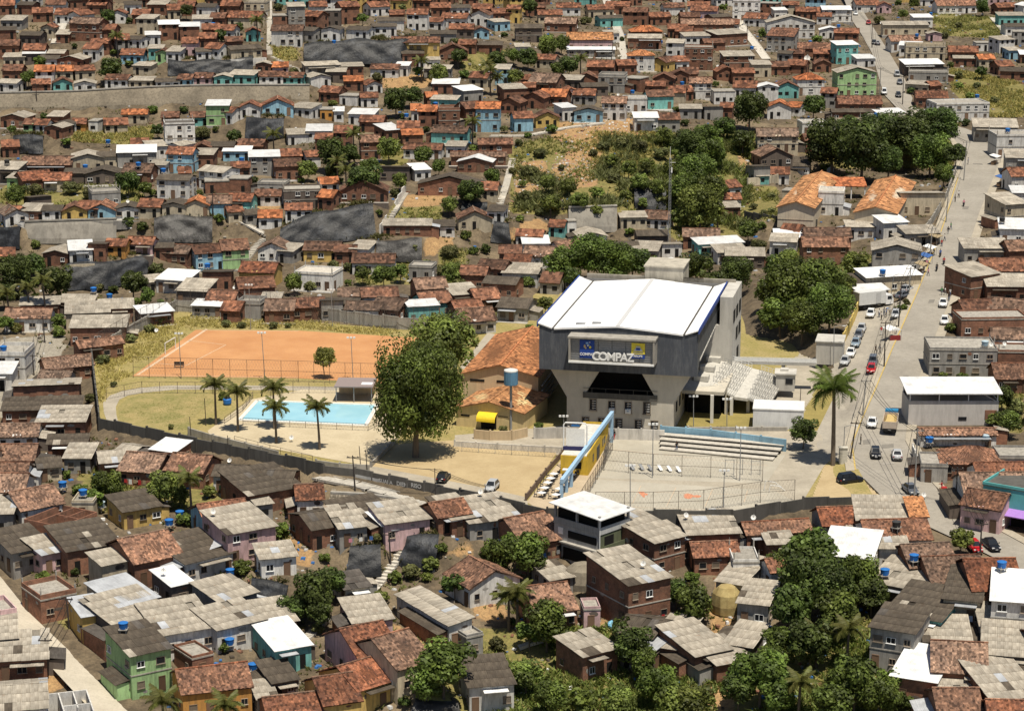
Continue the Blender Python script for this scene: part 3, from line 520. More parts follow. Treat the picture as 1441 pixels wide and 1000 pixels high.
(960, 333, 3.0): """870 150 250 6 3.6 15 sw e;755 185 130 8 2.8 15 sa b;790 215 140 4 2.8 15 sw e;150 15 200 5 2.8 15 sw q;200 50 130 6 2.8 10 sc w;265 65 160 6 2.8 -5 sc d;430 5 110 6 3.6 0 sc w;600 15 190 7 4.4 0 gt b;905 20 200 9 5 -8 Gc g;1275 30 190 7 3.6 0 sc g;1225 140 160 8 5 0 sc b;1345 110 180 8 2.8 0 gt w;1365 185 170 8 3.6 0 sc b;1240 285 150 8 2.8 0 gk b;1380 280 170 8 2.8 0 gk b;1300 325 280 7 3.6 0 fn b;1380 400 150 6 2.8 0 gt w;1175 445 280 9 5.4 0 fn g;1390 465 130 6 3.6 0 fn b;1385 555 150 8 2.8 0 gt b;1220 905 260 8 2.8 0 ht b;1400 905 150 6 2.8 0 fn g;1350 975 240 7 2.8 10 gt w;1060 935 110 6 2.8 0 fn g;1160 815 320 3 2.0 0 gt w;1420 30 120 7 3.6 0 gt b""",
(0, 666, 2.994): """60 20 120 7 2.8 0 gt w;130 85 190 7 2.8 25 gt w;20 130 90 6 3.2 0 sc g;255 160 200 8 3.6 -20 Rb b;360 100 90 4 2.8 0 fn e;565 115 170 6 2.8 22 sa y;930 140 200 6 2.8 15 gt u;1005 195 220 8 4.4 26 sc p;1100 25 250 8 3.2 20 sa b;1095 105 70 4 2.8 20 sc g;1300 60 110 5 3.4 10 gt w;1360 165 200 8 3.2 20 ga b;85 275 170 8 3.6 26 sa g;188 300 110 5 3.2 26 sc p;350 260 230 9 3.6 26 sa b;600 285 220 8 3.6 26 gt b;455 350 120 4 3.6 26 sc e;810 310 240 9 3.2 26 sa w;1150 355 150 5 2.7 15 sc w;945 475 190 6 3.2 26 sc g;725 430 100 5 3.2 26 sw d
515 490 190 8 3.4 26 sz e;380 552 130 5 3.4 26 sz y;560 580 270 11 3.2 26 sc d;580 690 180 8 5.4 26 sa n;745 595 250 9 3.2 26 sc w;965 590 230 7 3.6 26 sc w;1140 580 160 7 2.8 20 sc b;1185 670 160 7 3.2 26 sw q;890 830 290 8 3.6 18 gt o;90 890 200 9 3.2 10 gc w;290 955 190 8 3.6 15 Rw w;95 720 200 7 2.8 10 sc b;10 555 70 5 3.6 20 fn p;205 480 160 6 3.2 26 fn b;1230 960 240 9 2.8 15 gt b;1400 870 160 9 3.6 20 gt y;1110 905 80 4 2.8 15 sc g;815 735 100 5 2.8 26 fn b;20 640 90 6 3 10 sc w""",
(480, 666, 2.994): """80 155 220 8 2.8 20 sa b;15 215 120 7 2.8 15 sc g;240 190 200 7 3.2 22 sc p;440 130 150 6 2.8 22 gt b;600 175 230 9 3 22 sc g;470 180 130 7 2.8 22 sc b;775 195 200 9 3.2 20 gt b;1290 220 170 8 4.8 28 sc b;1210 385 210 9 6.2 28 sc b;595 400 210 7 3 -50 gt w;860 490 180 8 2.8 15 gt b;390 530 110 13 3.4 30 lc w;528 655 80 4 2.8 30 fn g;85 670 190 9 3.6 25 gt p;200 765 180 9 4.2 25 gt e;50 865 170 8 3.6 25 gt y;105 565 170 6 2.8 15 sc p;610 855 190 7 3.6 12 sa w;1035 710 180 6 3.6 25 sc b;1285 605 170 8 2.8 -20 ga d;1300 690 150 6 2.8 -25 sz d;1400 660 130 8 2.8 -20 sc b;1050 545 70 3 2.8 10 fn p;890 405 110 5 2.5 15 sc g;1390 240 90 5 4 20 sc b;180 240 100 5 2.6 20 sw d""",
(960, 666, 2.994): """110 195 220 8 3.6 5 sc b;130 300 190 5 2.8 5 gt b;390 210 280 4 3 5 gt b;640 160 140 6 3.2 0 gt g;845 148 230 7 3.2 -5 sc g;890 215 270 7 3.6 5 gt w;755 215 130 4 2.8 12 sc w;880 275 120 5 3.6 5 sc w;715 290 210 9 5 -15 sw e;400 370 100 4 3.4 10 gt w;250 400 120 8 2.8 -20 sc g;320 495 130 7 3.6 -20 sc g;1020 320 200 8 2.8 5 gk b;1130 375 240 9 2.8 5 gt b;1290 390 210 9 3 0 gt b;940 415 220 8 2.8 -22 sc d;1030 530 240 8 3.2 -20 sa q;1200 450 150 9 3.2 -20 sa e;1400 470 180 8 4.6 -10 sw w;920 605 190 7 5.4 -15 sa g;1110 650 190 6 2.8 0 sc b;1165 735 220 9 3.2 -5 gt b;1015 790 190 9 3.4 -22 sw b;1150 875 150 4 2.8 0 sc e;1320 790 240 7 2.8 5 sa b;1340 865 220 8 2.8 5 sc b
1150 935 180 8 2.8 0 gt b;1370 985 170 8 2.8 0 gt b;1360 690 180 8 2.8 -15 sc d;1300 600 100 5 2.8 -10 sc g;50 690 180 8 3.6 20 sc b;160 740 170 7 3 20 sc b;270 670 120 6 2.4 -20 sc d;1310 25 280 9 3.4 -4 gt w;1290 95 170 6 3.8 -30 gt p;260 335 110 5 3 5 fn w;985 150 70 4 3 -5 so w;400 260 110 5 2.8 5 sc b""",
}
SHEET['o'] = M_plain('orange_tarpaulin', (0.75, 0.25, 0.05), 0.6)
def tile_plane(mb, p, nu, nv, amp, jit, r):
    """roof plane from eave corners p0,p1 and top corners p3,p2 broken into tile courses"""
    p = [Vector(q) for q in p]; n = (p[1] - p[0]).cross(p[3] - p[0]).normalized(); sg_ = r.uniform(0, 6)
    g = []
    for j in range(nv + 1):
        row = []
        for i in range(nu + 1):
            f, h = i / nu, j / nv; q = (p[0].lerp(p[1], f)).lerp(p[3].lerp(p[2], f), h)
            row.append(q + n * ((amp if i % 2 else 0) + r.uniform(-jit, jit) - .16 * math.sin(math.pi * f) * math.sin(math.pi * min(1, h * 1.1)) + .05 * math.sin(f * 9 + sg_) * math.sin(h * 5 + sg_)))
        g.append(row)
    for j in range(nv):
        ln = r.uniform(0.85, 1.1)
        for i in range(nu): mb.face([g[j][i], g[j][i + 1], g[j + 1][i + 1], g[j + 1][i]], ln * r.choice((0.42, 0.65, 0.85, 1.0, 1.0, 1.1, 1.45)))
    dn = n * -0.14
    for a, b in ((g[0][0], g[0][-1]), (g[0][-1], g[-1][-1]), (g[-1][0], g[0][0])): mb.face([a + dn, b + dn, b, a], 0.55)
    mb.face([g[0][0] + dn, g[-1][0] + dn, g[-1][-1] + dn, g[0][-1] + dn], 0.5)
def build_sheet_data(m):
    mb = MB(); n = 10
    for i in range(n):
        a, b = -0.5 + i / n, -0.5 + (i + 1) / n; za, zb = (0.018 if i % 2 else 0.0), (0.0 if i % 2 else 0.018)
        mb.face([(a, -0.5, za), (b, -0.5, zb), (b, 0.5, zb), (a, 0.5, za)], 1.0); mb.face([(a, -0.5, za - .03), (a, 0.5, za - .03), (b, 0.5, zb - .03), (b, -0.5, zb - .03)], 0.8)
    mb.face([(-.5, -.5, -.03), (.5, -.5, -.03), (.5, -.5, .02), (-.5, -.5, .02)], 0.7); mb.face([(.5, -.5, -.03), (.5, .5, -.03), (.5, .5, .02), (.5, -.5, .02)], 0.7); mb.face([(-.5, .5, -.03), (-.5, -.5, -.03), (-.5, -.5, .02), (-.5, .5, .02)], 0.7)
    return mb.mesh('roof_sheet', m)
SHD = {k: build_sheet_data(SHEET[k]) for k in 'aczdw'}
def win_data(bar):
    f = MB(); t = 0.055
    for a, b, c, d in ((-.5, .5, -.5, -.5 + t), (-.5, .5, .5 - t, .5), (-.5, -.5 + t, -.5, .5), (.5 - t, .5, -.5, .5)) + ((((-.03, .03, -.5, .5)),) if bar else ()):
        f.box(((a + b) / 2, -0.03, (c + d) / 2), (b - a, 0.12, d - c))
    f.box((0, -0.08, -0.53), (1.12, 0.2, 0.06))
    p = MB(); p.box((0, -0.005, 0), (0.97, 0.03, 0.97))
    return f, p
_p = win_data(0)[1].mesh('pane', PANE); WOODP = M_plain('shutter_paint', (0.20, 0.16, 0.12), .7, vary=.8); _s = MB(); [_s.box((0, -.01, -.42 + .14 * k), (.95, .05, .1)) for k in range(7)]
WIN = [(win_data(1)[0].mesh('window', TRIM), _p), (win_data(0)[0].mesh('window', TRIM), _p), (win_data(0)[0].mesh('window', TRIM), _s.mesh('shutter', WOODP)), (win_data(1)[0].mesh('window', WHITE), _p)]
_d = MB(); _d.box((0, -0.03, 0.5), (1, 0.1, 1)); _d.box((-.54, -0.04, .5), (.08, .14, 1)); _d.box((.54, -0.04, .5), (.08, .14, 1)); _d.box((0, -0.04, 1.03), (1.16, .14, .06))
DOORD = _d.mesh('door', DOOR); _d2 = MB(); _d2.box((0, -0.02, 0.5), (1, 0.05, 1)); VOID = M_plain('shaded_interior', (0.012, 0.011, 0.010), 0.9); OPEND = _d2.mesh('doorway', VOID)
T_LIST = """152 22 10 m;155 95 17 m;262 14 10 m;335 38 8 m;310 50 9 m;180 255 15 m;203 264 10 g;50 268 14 s;22 272 16 g;100 264 13 s;128 272 12 s;222 182 9 m;285 186 11 s;330 190 10 m;195 112 8 s;40 108 12 g;55 86 8 g;467 213 22 m;433 237 13 l;493 215 15 m;512 250 22 m;470 240 12 m;557 140 18 m;580 133 13 m;547 207 16 l;595 217 14 g;617 233 12 g;563 253 11 l;662 268 16 m;633 287 12 l;693 247 12 g;520 232 12 g
745 8 11 m;743 80 13 m;770 63 16 l;790 60 12 g;725 107 11 l;722 77 11 g;800 90 15 m;785 97 10 g;617 103 14 l;585 60 7 m;600 75 9 s;645 78 12 m;510 25 8 g;640 60 8 s;530 108 8 s;700 82 12 m;1055 150 25 m;1145 147 17 m;1045 195 16 m;1172 200 34 m;1213 205 38 m;1195 185 24 m;1240 180 26 m;1270 192 36 m;1323 175 31 m;1300 178 26 m;1310 213 27 g;1328 243 15 g;1345 215 16 m;1250 225 24 m;1283 127 7 m;1383 9 10 m;985 287 30 l;980 240 26 g;970 200 22 m;993 187 16 g;1000 213 20 g;1020 178 14 m;960 262 20 g;1053 322 15 g;1068 345 12 s;1000 262 22 g;955 305 12 l
20 383 26 m;80 393 22 m;45 372 18 m;187 396 19 m;233 400 9 m;207 414 12 g;140 404 7 s;83 466 10 l;8 453 11 g;22 461 10 y;5 412 16 m;413 396 13 l;220 378 11 s;437 402 9 s;510 383 12 g;540 386 15 g;563 380 12 g;637 383 15 l;790 370 24 g;827 356 30 g;863 363 28 g;890 366 22 m;767 426 12 l;743 396 9 l;683 350 9 m;633 353 12 s;840 350 16 l;805 388 16 m;870 385 15 m;915 372 14 m;700 372 8 s
980 373 22 m;1037 383 26 m;1010 395 18 m;1093 373 20 m;1108 400 38 g;1150 398 36 g;1168 428 32 g;1098 440 26 g;1130 445 30 g;1110 363 18 l;1203 370 18 l;1190 400 16 l;1085 410 20 g;1410 556 16 m;1420 590 18 g;1353 531 9 g;1327 528 7 g;1400 590 12 l;1430 570 14 s;1262 440 6 g;1270 432 7 g;1276 425 6 s;150 679 20 g;112 688 11 g;233 683 24 l;210 690 16 s;294 690 12 l;130 700 14 g;255 695 14 g;441 830 32 m;414 853 20 m;466 815 22 m;450 860 20 m;341 797 13 g;397 745 14 g;405 770 10 s
487 868 12 g;607 793 14 l;640 820 17 m;697 778 22 g;744 773 28 g;722 762 16 g;770 870 34 g;745 888 18 g;624 930 38 g;600 955 26 g;890 905 28 m;905 930 22 g;880 880 16 m;740 945 24 l;774 976 28 g;926 960 26 g;945 985 26 l;870 985 26 l;951 830 20 m;977 845 33 g;965 870 18 g;1147 778 36 g;1130 800 38 m;1160 822 40 m;1115 850 34 m;1180 855 34 g;1210 806 28 g;1227 834 22 m;1140 900 32 m;1095 900 22 g;1070 945 38 g;1040 965 26 m;1095 975 24 g;1203 956 36 g;1240 976 28 g;1173 985 28 g;980 985 28 l;1270 985 16 m;1353 757 16 l;1100 790 22 g;820 985 20 g;700 905 14 s;560 905 12 g;540 870 10 s;845 905 10 s;1255 955 18 g;560 745 10 s;620 770 10 g;660 745 9 s;1085 925 22 g;1020 930 14 l;1000 900 10 s
730 200 6 s;760 215 9 s;745 240 11 s;770 255 13 l;800 260 11 l;740 275 10 s;775 285 13 l;815 280 12 l;840 295 9 l;850 205 9 s;875 200 10 s;900 205 11 s;860 225 10 l;885 235 12 l;910 230 11 l;930 215 12 s;945 235 11 l;900 255 13 l;925 262 12 l;865 250 9 s;880 275 10 l;905 285 9 l;935 190 12 l;955 215 10 l;835 215 7 s;735 258 7 l;790 235 6 s;760 298 7 s;720 240 6 s;840 270 9 l;930 280 9 s;1060 290 6 s;1085 275 6 s;1075 300 6 s;1085 296 5 s;1350 105 7 s;1375 120 6 s;1400 140 6 s;1350 120 7 l;1365 135 7 l;1330 50 6 s;1350 35 6 s
145 505 9 s;165 488 8 s;185 475 9 s;210 462 8 s;225 450 8 s;318 455 7 s;340 457 6 s;385 457 7 s;405 457 5 s;240 600 5 s;245 628 5 s;315 556 8 g;700 598 5 s;718 588 8 l;758 598 7 g;708 603 6 s;470 372 8 s;490 375 8 s;160 540 5 s;655 440 7 s;745 460 7 g;600 372 9 s;620 380 10 s;645 400 12 s;585 348 8 s;380 770 7 s;530 755 8 s;655 700 5 s;275 930 7 s;60 860 6 s;125 880 5 s"""
class House: pass
def parse():
    out = []
    for (ox, oy, zf), txt in HOUSES.items():
        for e in txt.replace('\n', ';').split(';'):
            q = e.split(); h = House()
            h.px, h.py = ox + float(q[0]) / zf, oy + float(q[1]) / zf
            h.d, h.h, h.rot = float(q[3]), float(q[4]), float(q[5]); h.shape, h.cov, h.wall = q[6][0], q[6][1], q[7]
            h.pos = None; h.wpx = float(q[2]) / zf; out.append(h)
    return out
def locate(h):
    tall = {'g': 0.10, 'G': 0.12, 'h': 0.1}.get(h.shape, 0.04) * h.d
    x, y, z = at(h.px, h.py, h.h + tall); t = depth_of(x, y, z + h.h)
    h.s = FPX / t; h.w = max(2.2, h.wpx / h.s); h.x, h.y = x, y
    c, s = math.cos(rad(h.rot)), math.sin(rad(h.rot))
    zs = [float(gz(np.array(x + a * c - b * s), np.array(y + a * s + b * c))) for a in (-h.w / 2, 0, h.w / 2) for b in (-h.d / 2, 0, h.d / 2)]
    h.z = z; h.zmin = min(zs) - 0.4
    if max(zs) > z + h.h - 1.2: h.h_extra = max(zs) - (z + h.h - 1.2)
    h.size = h.w * h.s * (h.h * h.s + h.d * h.s * 0.25)
def pitched(h): return h.cov in 'tok'
def roof_planes(h):
    w, d, H = h.w, h.d, h.h; o = 0.35 if h.shape != 'f' else 0
    pt = 0.46 if pitched(h) else 0.26; x0, x1, y0, y1 = -w / 2 - 0.3, w / 2 + 0.3, -d / 2 - o, d / 2 + o
    if h.shape == 'g':
        r = d / 2 * pt; e = o * pt
        return [[(x0, y0, H - e), (x1, y0, H - e), (x1, 0, H + r), (x0, 0, H + r)], [(x1, y1, H - e), (x0, y1, H - e), (x0, 0, H + r), (x1, 0, H + r)]], r
    if h.shape == 'G':
        r = w / 2 * pt; e = 0.3 * pt
        return [[(x0, y1, H - e), (x0, y0, H - e), (0, y0, H + r), (0, y1, H + r)], [(x1, y0, H - e), (x1, y1, H - e), (0, y1, H + r), (0, y0, H + r)]], r
    if h.shape == 'h':
        r = min(w, d) / 2 * pt; e = o * pt; k = min(w, d) / 2
        a, b = (-w / 2 + k, w / 2 - k) if w > d else (-0.01, 0.01); yy = 0
        return [[(x0, y0, H - e), (x1, y0, H - e), (b, yy, H + r), (a, yy, H + r)], [(x1, y1, H - e), (x0, y1, H - e), (a, yy, H + r), (b, yy, H + r)],
                [(x1, y0, H - e), (x1, y1, H - e), (b, yy, H + r), (b, yy, H + r - .01)], [(x0, y1, H - e), (x0, y0, H - e), (a, yy, H + r - .01), (a, yy, H + r)]], r
    r = (0.13 if not pitched(h) else 0.3)
    if h.shape == 'S': return [[(x1, y1, H), (x0, y1, H), (x0, y0, H + r * d), (x1, y0, H + r * d)]], r * d
    if h.shape == 'l': return [[(x0, y1, H), (x0, y0, H), (x1, y0, H + r * w), (x1, y1, H + r * w)]], r * w
    if h.shape == 'r': return [[(x1, y0, H), (x1, y1, H), (x0, y1, H + r * w), (x0, y0, H + r * w)]], r * w
    return [[(x0, y0, H), (x1, y0, H), (x1, y1, H + r * d), (x0, y1, H + r * d)]], r * d
def wall_mb(h, mb, m=0):
    w, d, H, zb = h.w, h.d, h.h - 0.1, h.zmin - h.z
    planes, r = roof_planes(h); x0, x1, y0, y1 = -w / 2, w / 2, -d / 2, d / 2
    if h.shape == 'g': mb.prism([(y0, zb), (y1, zb), (y1, H), (0, H + r - .28), (y0, H)], (x0, 0, 0), 'x', w, 1, m)
    elif h.shape == 'G': mb.prism([(x0, zb), (x1, zb), (x1, H), (0, H + r - .28), (x0, H)], (0, y0, 0), 'y', d, 1, m)
    elif h.shape == 's': mb.prism([(y0, zb), (y1, zb), (y1, H + r - .15), (y0, H - .1)], (x0, 0, 0), 'x', w, 1, m)
    elif h.shape == 'S': mb.prism([(y0, zb), (y1, zb), (y1, H), (y0, H + r)], (x0, 0, 0), 'x', w, 1, m)
    elif h.shape == 'l': mb.prism([(x0, zb), (x1, zb), (x1, H + r), (x0, H)], (0, y0, 0), 'y', d, 1, m)
    elif h.shape == 'r': mb.prism([(x0, zb), (x1, zb), (x1, H), (x0, H + r)], (0, y0, 0), 'y', d, 1, m)
    elif h.shape == 'R':
        mb.box((0, 0, (zb + 0.1) / 2), (w, d, 0.1 - zb), 0, 1, m); t = 0.18
        for c, s in (((0, y0 + t / 2), (w, t)), ((0, y1 - t / 2), (w, t)), ((x0 + t / 2, 0), (t, d - 2 * t)), ((x1 - t / 2, 0), (t, d - 2 * t)), ((x0 + w * .36, 0), (t, d - 2 * t)), ((x0 + w * .68, d * .2), (t, d * .6 - 2 * t)), ((x0 + w * .68 / 2 + w * .34, d * .02), (w * .62, t))):
            mb.box((c[0], c[1], H / 2 + .05), (s[0], s[1], H - .1), 0, 1, m)
    else: mb.box((0, 0, (zb + H) / 2), (w, d, H - zb - .1), 0, 1, m)
def openings(h, r):
    """(face, along, z, w, h, kind) on the faces turned to the slope below"""
    out = []; n_st = 3 if h.h > 6.6 else 2 if h.h > 4.1 else 1
    for st in range(n_st):
        base = st * h.h / n_st
        k = max(1, int(round(h.w / 2.4))); door = r.randrange(k) if st == 0 else -1
        if k == 1 and st == 0: door = r.choice((0, -1))
        for i in range(k):
            a = -h.w / 2 + (i + 0.5) * h.w / k + r.uniform(-.2, .2)
            if i == door: out.append(('f', a, base + 0.0, 0.85, 2.0, 'd'))
            elif r.random() < 0.82: out.append(('f', a, base + 1.45, r.choice((0.9, 1.1, 1.3)), r.choice((0.85, 1.0)), 'w'))
        k = max(1, int(round(h.d / 3.2)))
        side = 'l' if h.rot > 6 else 'r' if h.rot < -6 else None
        if side:
            for i in range(k):
                a = -h.d / 2 + (i + 0.5) * h.d / k + r.uniform(-.3, .3)
                if r.random() < 0.75: out.append((side, a, base + 1.45, r.choice((0.8, 1.0, 1.2)), 0.9, 'w') if (st or r.random() < .7) else (side, a, base, 0.85, 2.0, 'd'))
    return out
def face_xf(h, f, a):
    if f == 'f': return (a, -h.d / 2, 0.0)
    if f == 'l': return (-h.w / 2, -a, -math.pi / 2)
    return (h.w / 2, a, math.pi / 2)
def house(h, root):
    r = random.Random(int(h.px * 31 + h.py * 7)); near = h.s > 7.4
    wb = MB(); wall_mb(h, wb)
    wall = wb.obj('wall', WALLS[h.wall], root)
    if h.shape == 'R':
        b = MB(); b.box((0, 0, 0.12), (h.w - 0.5, h.d - 0.5, 0.05)); b.obj('floor_slab', SHEET['n'], root)
    elif h.shape == 'f':
        b = MB(); b.box((0, 0, h.h), (h.w + 0.16, h.d + 0.16, 0.22)); rf = b.obj('roof', {'a': M_wall('dark_slab', (0.13, 0.115, 0.1), 0.6), 'c': M_wall('pale_slab', (0.52, 0.48, 0.41), 0.6)}.get(h.cov, SHEET['n']), root)
        b = MB(); q = 0.35 if r.random() < 0.7 else 0.7
        for c, s in (((0, -h.d / 2 + .07), (h.w, .14)), ((0, h.d / 2 - .07), (h.w, .14)), ((-h.w / 2 + .07, 0), (.14, h.d - .28)), ((h.w / 2 - .07, 0), (.14, h.d - .28))): b.box((c[0], c[1], h.h + .11 + q / 2), (s[0], s[1], q))
        b.obj('parapet', WALLS[h.wall], root)
    elif pitched(h):
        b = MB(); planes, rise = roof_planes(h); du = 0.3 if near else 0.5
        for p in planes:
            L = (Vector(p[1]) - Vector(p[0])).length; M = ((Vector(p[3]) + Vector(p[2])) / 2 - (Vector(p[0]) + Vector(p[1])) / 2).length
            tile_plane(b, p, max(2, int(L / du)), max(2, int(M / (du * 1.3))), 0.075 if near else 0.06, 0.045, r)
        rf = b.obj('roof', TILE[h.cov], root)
        if h.shape in 'gG':
            c = MB()
            e = (h.w / 2 + .3, 0) if h.shape == 'g' else (0, h.d / 2 + .35); n = int(max(e) / 0.3)
            for i in range(n):
                f, g = -1 + 2 * i / n, -1 + 2 * (i + 1.1) / n
                c.bar((e[0] * f, e[1] * f, h.h + rise + .05), (e[0] * g, e[1] * g, h.h + rise + .05 + r.uniform(-.02, .03)), 0.3, 0.12, r.choice((0.8, 1.0, 1.2, 1.35)))
            c.obj('ridge', TILE[h.cov], rf)
    else:
        planes, rise = roof_planes(h); m = SHEET[h.cov]; mixed = h.cov in 'acd'
        rf = None
        for p in planes:
            p = [Vector(q) for q in p]; u = p[1] - p[0]; v = p[3] - p[0]; L, M = u.length, v.length; n = u.cross(v).normalized()
            sw = 1.1 if near else 1.6; sh = 2.2 if near else 3.0
            if h.cov in 'wz': sw, sh = 1.2 if near else 2.0, 99
            nu, nv = max(1, int(round(L / sw))), max(1, int(round(M / sh)))
            if rf is None:
                b = MB(); b.face([q - n * 0.06 for q in p], 0.6)
                rf = b.obj('roof', m, root); slabs = MB(); 
            else:
                b = MB(); b.face([q - n * 0.06 for q in p], 0.6); b.obj('roof', m, root)
            for j in range(nv):
                for i in range(nu):
                    c = p[0] + u * ((i + .5) / nu) + v * ((j + .5) / nv) + n * (0.03 + 0.022 * j)
                    if mixed and r.random() < 0.02 and near: continue
                    tint = r.choice((0.8, 0.9, 1.0, 1.0, 1.05, 1.12)) if mixed else r.uniform(0.94, 1.03)
                    if near and not (h.cov in 'wz'):
                        k = h.cov
                        if mixed: k = r.choices((h.cov, 'a' if h.cov != 'a' else 'd', 'c' if h.cov != 'c' else 'z'), (0.94, 0.035, 0.025))[0]
                        o = link('roof_sheet', SHD[k], rf); mx = Matrix((u.normalized(), v.normalized(), n)).transposed().to_4x4()
                        mx.translation = c + Vector((r.uniform(-.06, .06), r.uniform(-.06, .06), 0)) ; mx = mx @ Matrix.Rotation(r.uniform(-.02, .02), 4, 'Z') @ Matrix.Diagonal((L / nu * 1.08, M / nv * 1.10, 1, 1))
                        o.matrix_local = mx
                    else:
                        a = u / nu / 2; e = v / nv / 2 * 1.02; nn = n * 0.05; tq = tint
                        q = [c - a - e, c + a - e, c + a + e, c - a + e]; dz = n * r.uniform(0, 0.03)
                        slabs.face([x + dz for x in q], tq)
                        for s_, t_ in ((0, 1), (1, 2), (3, 0)): slabs.face([q[s_] - nn, q[t_] - nn, q[t_] + dz, q[s_] + dz], tq * .7)
        if slabs.f: slabs.obj('sheeting', m, rf)
    for f, a, z, w, hh, kind in openings(h, r):
        x, y, rz = face_xf(h, f, a)
        if kind == 'w':
            fd, pd = WIN[r.randrange(4)]; o = link('window', fd, root, (x, y, z), rz, (w, 1, hh)); link(pd.name.split('.')[0], pd, o)
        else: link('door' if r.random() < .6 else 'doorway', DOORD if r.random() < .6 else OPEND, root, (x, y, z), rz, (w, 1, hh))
    if h.py < 440 and h.shape != 'R' and r.random() < .42:
        tw, fy = h.w + r.uniform(0, 1.6), -h.d / 2 - r.uniform(1.0, 1.8); wt = r.choice((WALLS['g'], CONC, WALLS['d'], WALLS['w'], WALLS['e'])); hb = r.uniform(1.8, 3.2)
        tb_ = MB(); tb_.box((0, fy, .12 - hb / 2), (tw, .22, hb)); tb_ = tb_.obj('terrace_wall', wt, root); b = MB(); b.box((0, (fy - h.d / 2) / 2 + .05, .02), (tw - .1, -fy - h.d / 2 - .14, .14)); b.obj('paved_step', CONC, tb_)
    # add-ons: lean-tos, worn patches of render, columns waiting for another floor
    if h.shape != 'R' and r.random() < (.5 if near else .28) and h.w > 3.5:
        sd = r.choice((-1, 1)); lw, ld, lh = r.uniform(1.4, 2.4), h.d * r.uniform(.45, .8), r.uniform(1.8, 2.3); cx_, cy_ = sd * (h.w / 2 + lw / 2), r.uniform(-.4, .4) * (h.d - ld); zb = h.zmin - h.z
        lt = MB(); lt.box((cx_, cy_, (zb + lh) / 2), (lw - .02, ld, lh - zb)); lt = lt.obj('lean_to', WALLS[r.choice('bbdg' + h.wall)], root)
        rb = MB(); x0_, x1_ = cx_ - sd * lw / 2, cx_ + sd * (lw / 2 + .25); q = [(x1_, cy_ - ld / 2 - .2, lh), (x1_, cy_ + ld / 2 + .2, lh), (x0_, cy_ + ld / 2 + .2, lh + .4), (x0_, cy_ - ld / 2 - .2, lh + .4)]; q = q if sd > 0 else q[::-1]
        rb.face(q, r.uniform(.8, 1.1)); rb.face([(x, y, z - .06) for x, y, z in q][::-1], .6); rb.bar((x1_, cy_ - ld / 2 - .2, lh - .03), (x1_, cy_ + ld / 2 + .2, lh - .03), .06, .06, .7); rb.obj('lean_to_roof', SHEET[r.choice('aacdz')], lt)
    if near and h.shape != 'R':
        for _ in range(r.randrange(1, 4)):
            f = r.choice('ff' + ('l' if h.rot > 0 else 'r')); W_ = h.w if f == 'f' else h.d; pw, ph = r.uniform(.5, 1.8), r.uniform(.3, 1.0); a_ = r.uniform(-.5, .5) * max(.1, W_ - pw - .2); x, y, rz = face_xf(h, f, a_); z_ = r.choice((.35, h.h - .7, r.uniform(.5, max(.6, h.h - .6)))); nx = r.randrange(5, 8)
            pb_ = MB(); pb_.prism([(pw / 2 * math.cos(6.283 * k / nx) * r.uniform(.7, 1.1), ph / 2 * math.sin(6.283 * k / nx) * r.uniform(.7, 1.1)) for k in range(nx)], (0, -.009, 0), 'y', .02); pb_.obj('worn_patch', WALLS[r.choice('gd' if h.wall == 'b' else 'bgd')], root, loc=(x, y, z_), rz=rz)
    if h.shape == 'f' and r.random() < .6:
        for sx in (-1, 1):
            for sy in (-1, 1): cb = MB(); cb.box((sx * (h.w / 2 - .12), sy * (h.d / 2 - .12), h.h + .75), (.2, .2, 1.4)); cb.bar((sx * (h.w / 2 - .12), sy * (h.d / 2 - .12), h.h + 1.4), (sx * (h.w / 2 - .1), sy * (h.d / 2 - .1), h.h + 1.9), .05); cb.obj('unfinished_column', CONC, root)
    if h.h > 4.1 and r.random() < 0.75:   # a slab line between the storeys
        b = MB(); b.box((0, 0, h.h / 2), (h.w + 0.14, h.d + 0.14, 0.16)); b.obj('floor_band', CONC, root)
    elif r.random() < 0.4 and h.shape in 'gs' and h.h < 3.9:
        aw = h.w * r.uniform(.35, .8); b = MB(); b.box((r.uniform(-.5, .5) * (h.w - aw), -h.d / 2 - 0.65, h.h - 0.55), (aw, 1.3, 0.07), 0, r.uniform(.8, 1.1)); b.obj('awning', SHEET[r.choice('aczw')], root)

HS = parse(); _jr = random.Random(9)
for h in HS:
    if abs(h.rot) < 1 and h.py < 440 and h.wpx < 60: h.rot = _jr.uniform(-13, 13) if _jr.random() < .7 else _jr.uniform(-32, 32)
    elif h.py > 440 and h.wpx < 95: h.rot += _jr.uniform(-7, 7) + (8 if h.rot > 14 else -4 if h.rot < -14 else 0); h.d *= _jr.uniform(1.0, 1.3) if h.py > 640 else 1; h.h *= _jr.uniform(.92, 1.1)
    locate(h)
# fill what the photograph shows crowded: more small houses wherever the ground would lie bare
OCC = np.zeros((1000, 1441), bool); YY, XX = np.mgrid[0:1000, 0:1441]
def mark(x0, y0, x1, y1): OCC[max(0, int(y0)):max(0, int(y1)), max(0, int(x0)):max(0, int(x1))] = True
def mark_poly(p): OCC[in_poly(XX, YY, p)] = True
for h in HS:
    c = abs(math.cos(rad(h.rot))); s_ = abs(math.sin(rad(h.rot))); ww = (h.w * c + h.d * s_) * h.s / 2; mark(h.px - ww, h.py - h.d * h.s * .13, h.px + ww, h.py + h.d * h.s * .1 + h.h * h.s)
for e_ in T_LIST.replace('\n', ';').split(';'):
    q = e_.split(); q = [float(v) for v in q[:3]]; mark(q[0] - q[2] * .9, q[1] - q[2] * .8, q[0] + q[2] * .9, q[1] + q[2] * .8)
for k_, lo, up, lb in CUTS: mark_poly(lo + up[::-1])
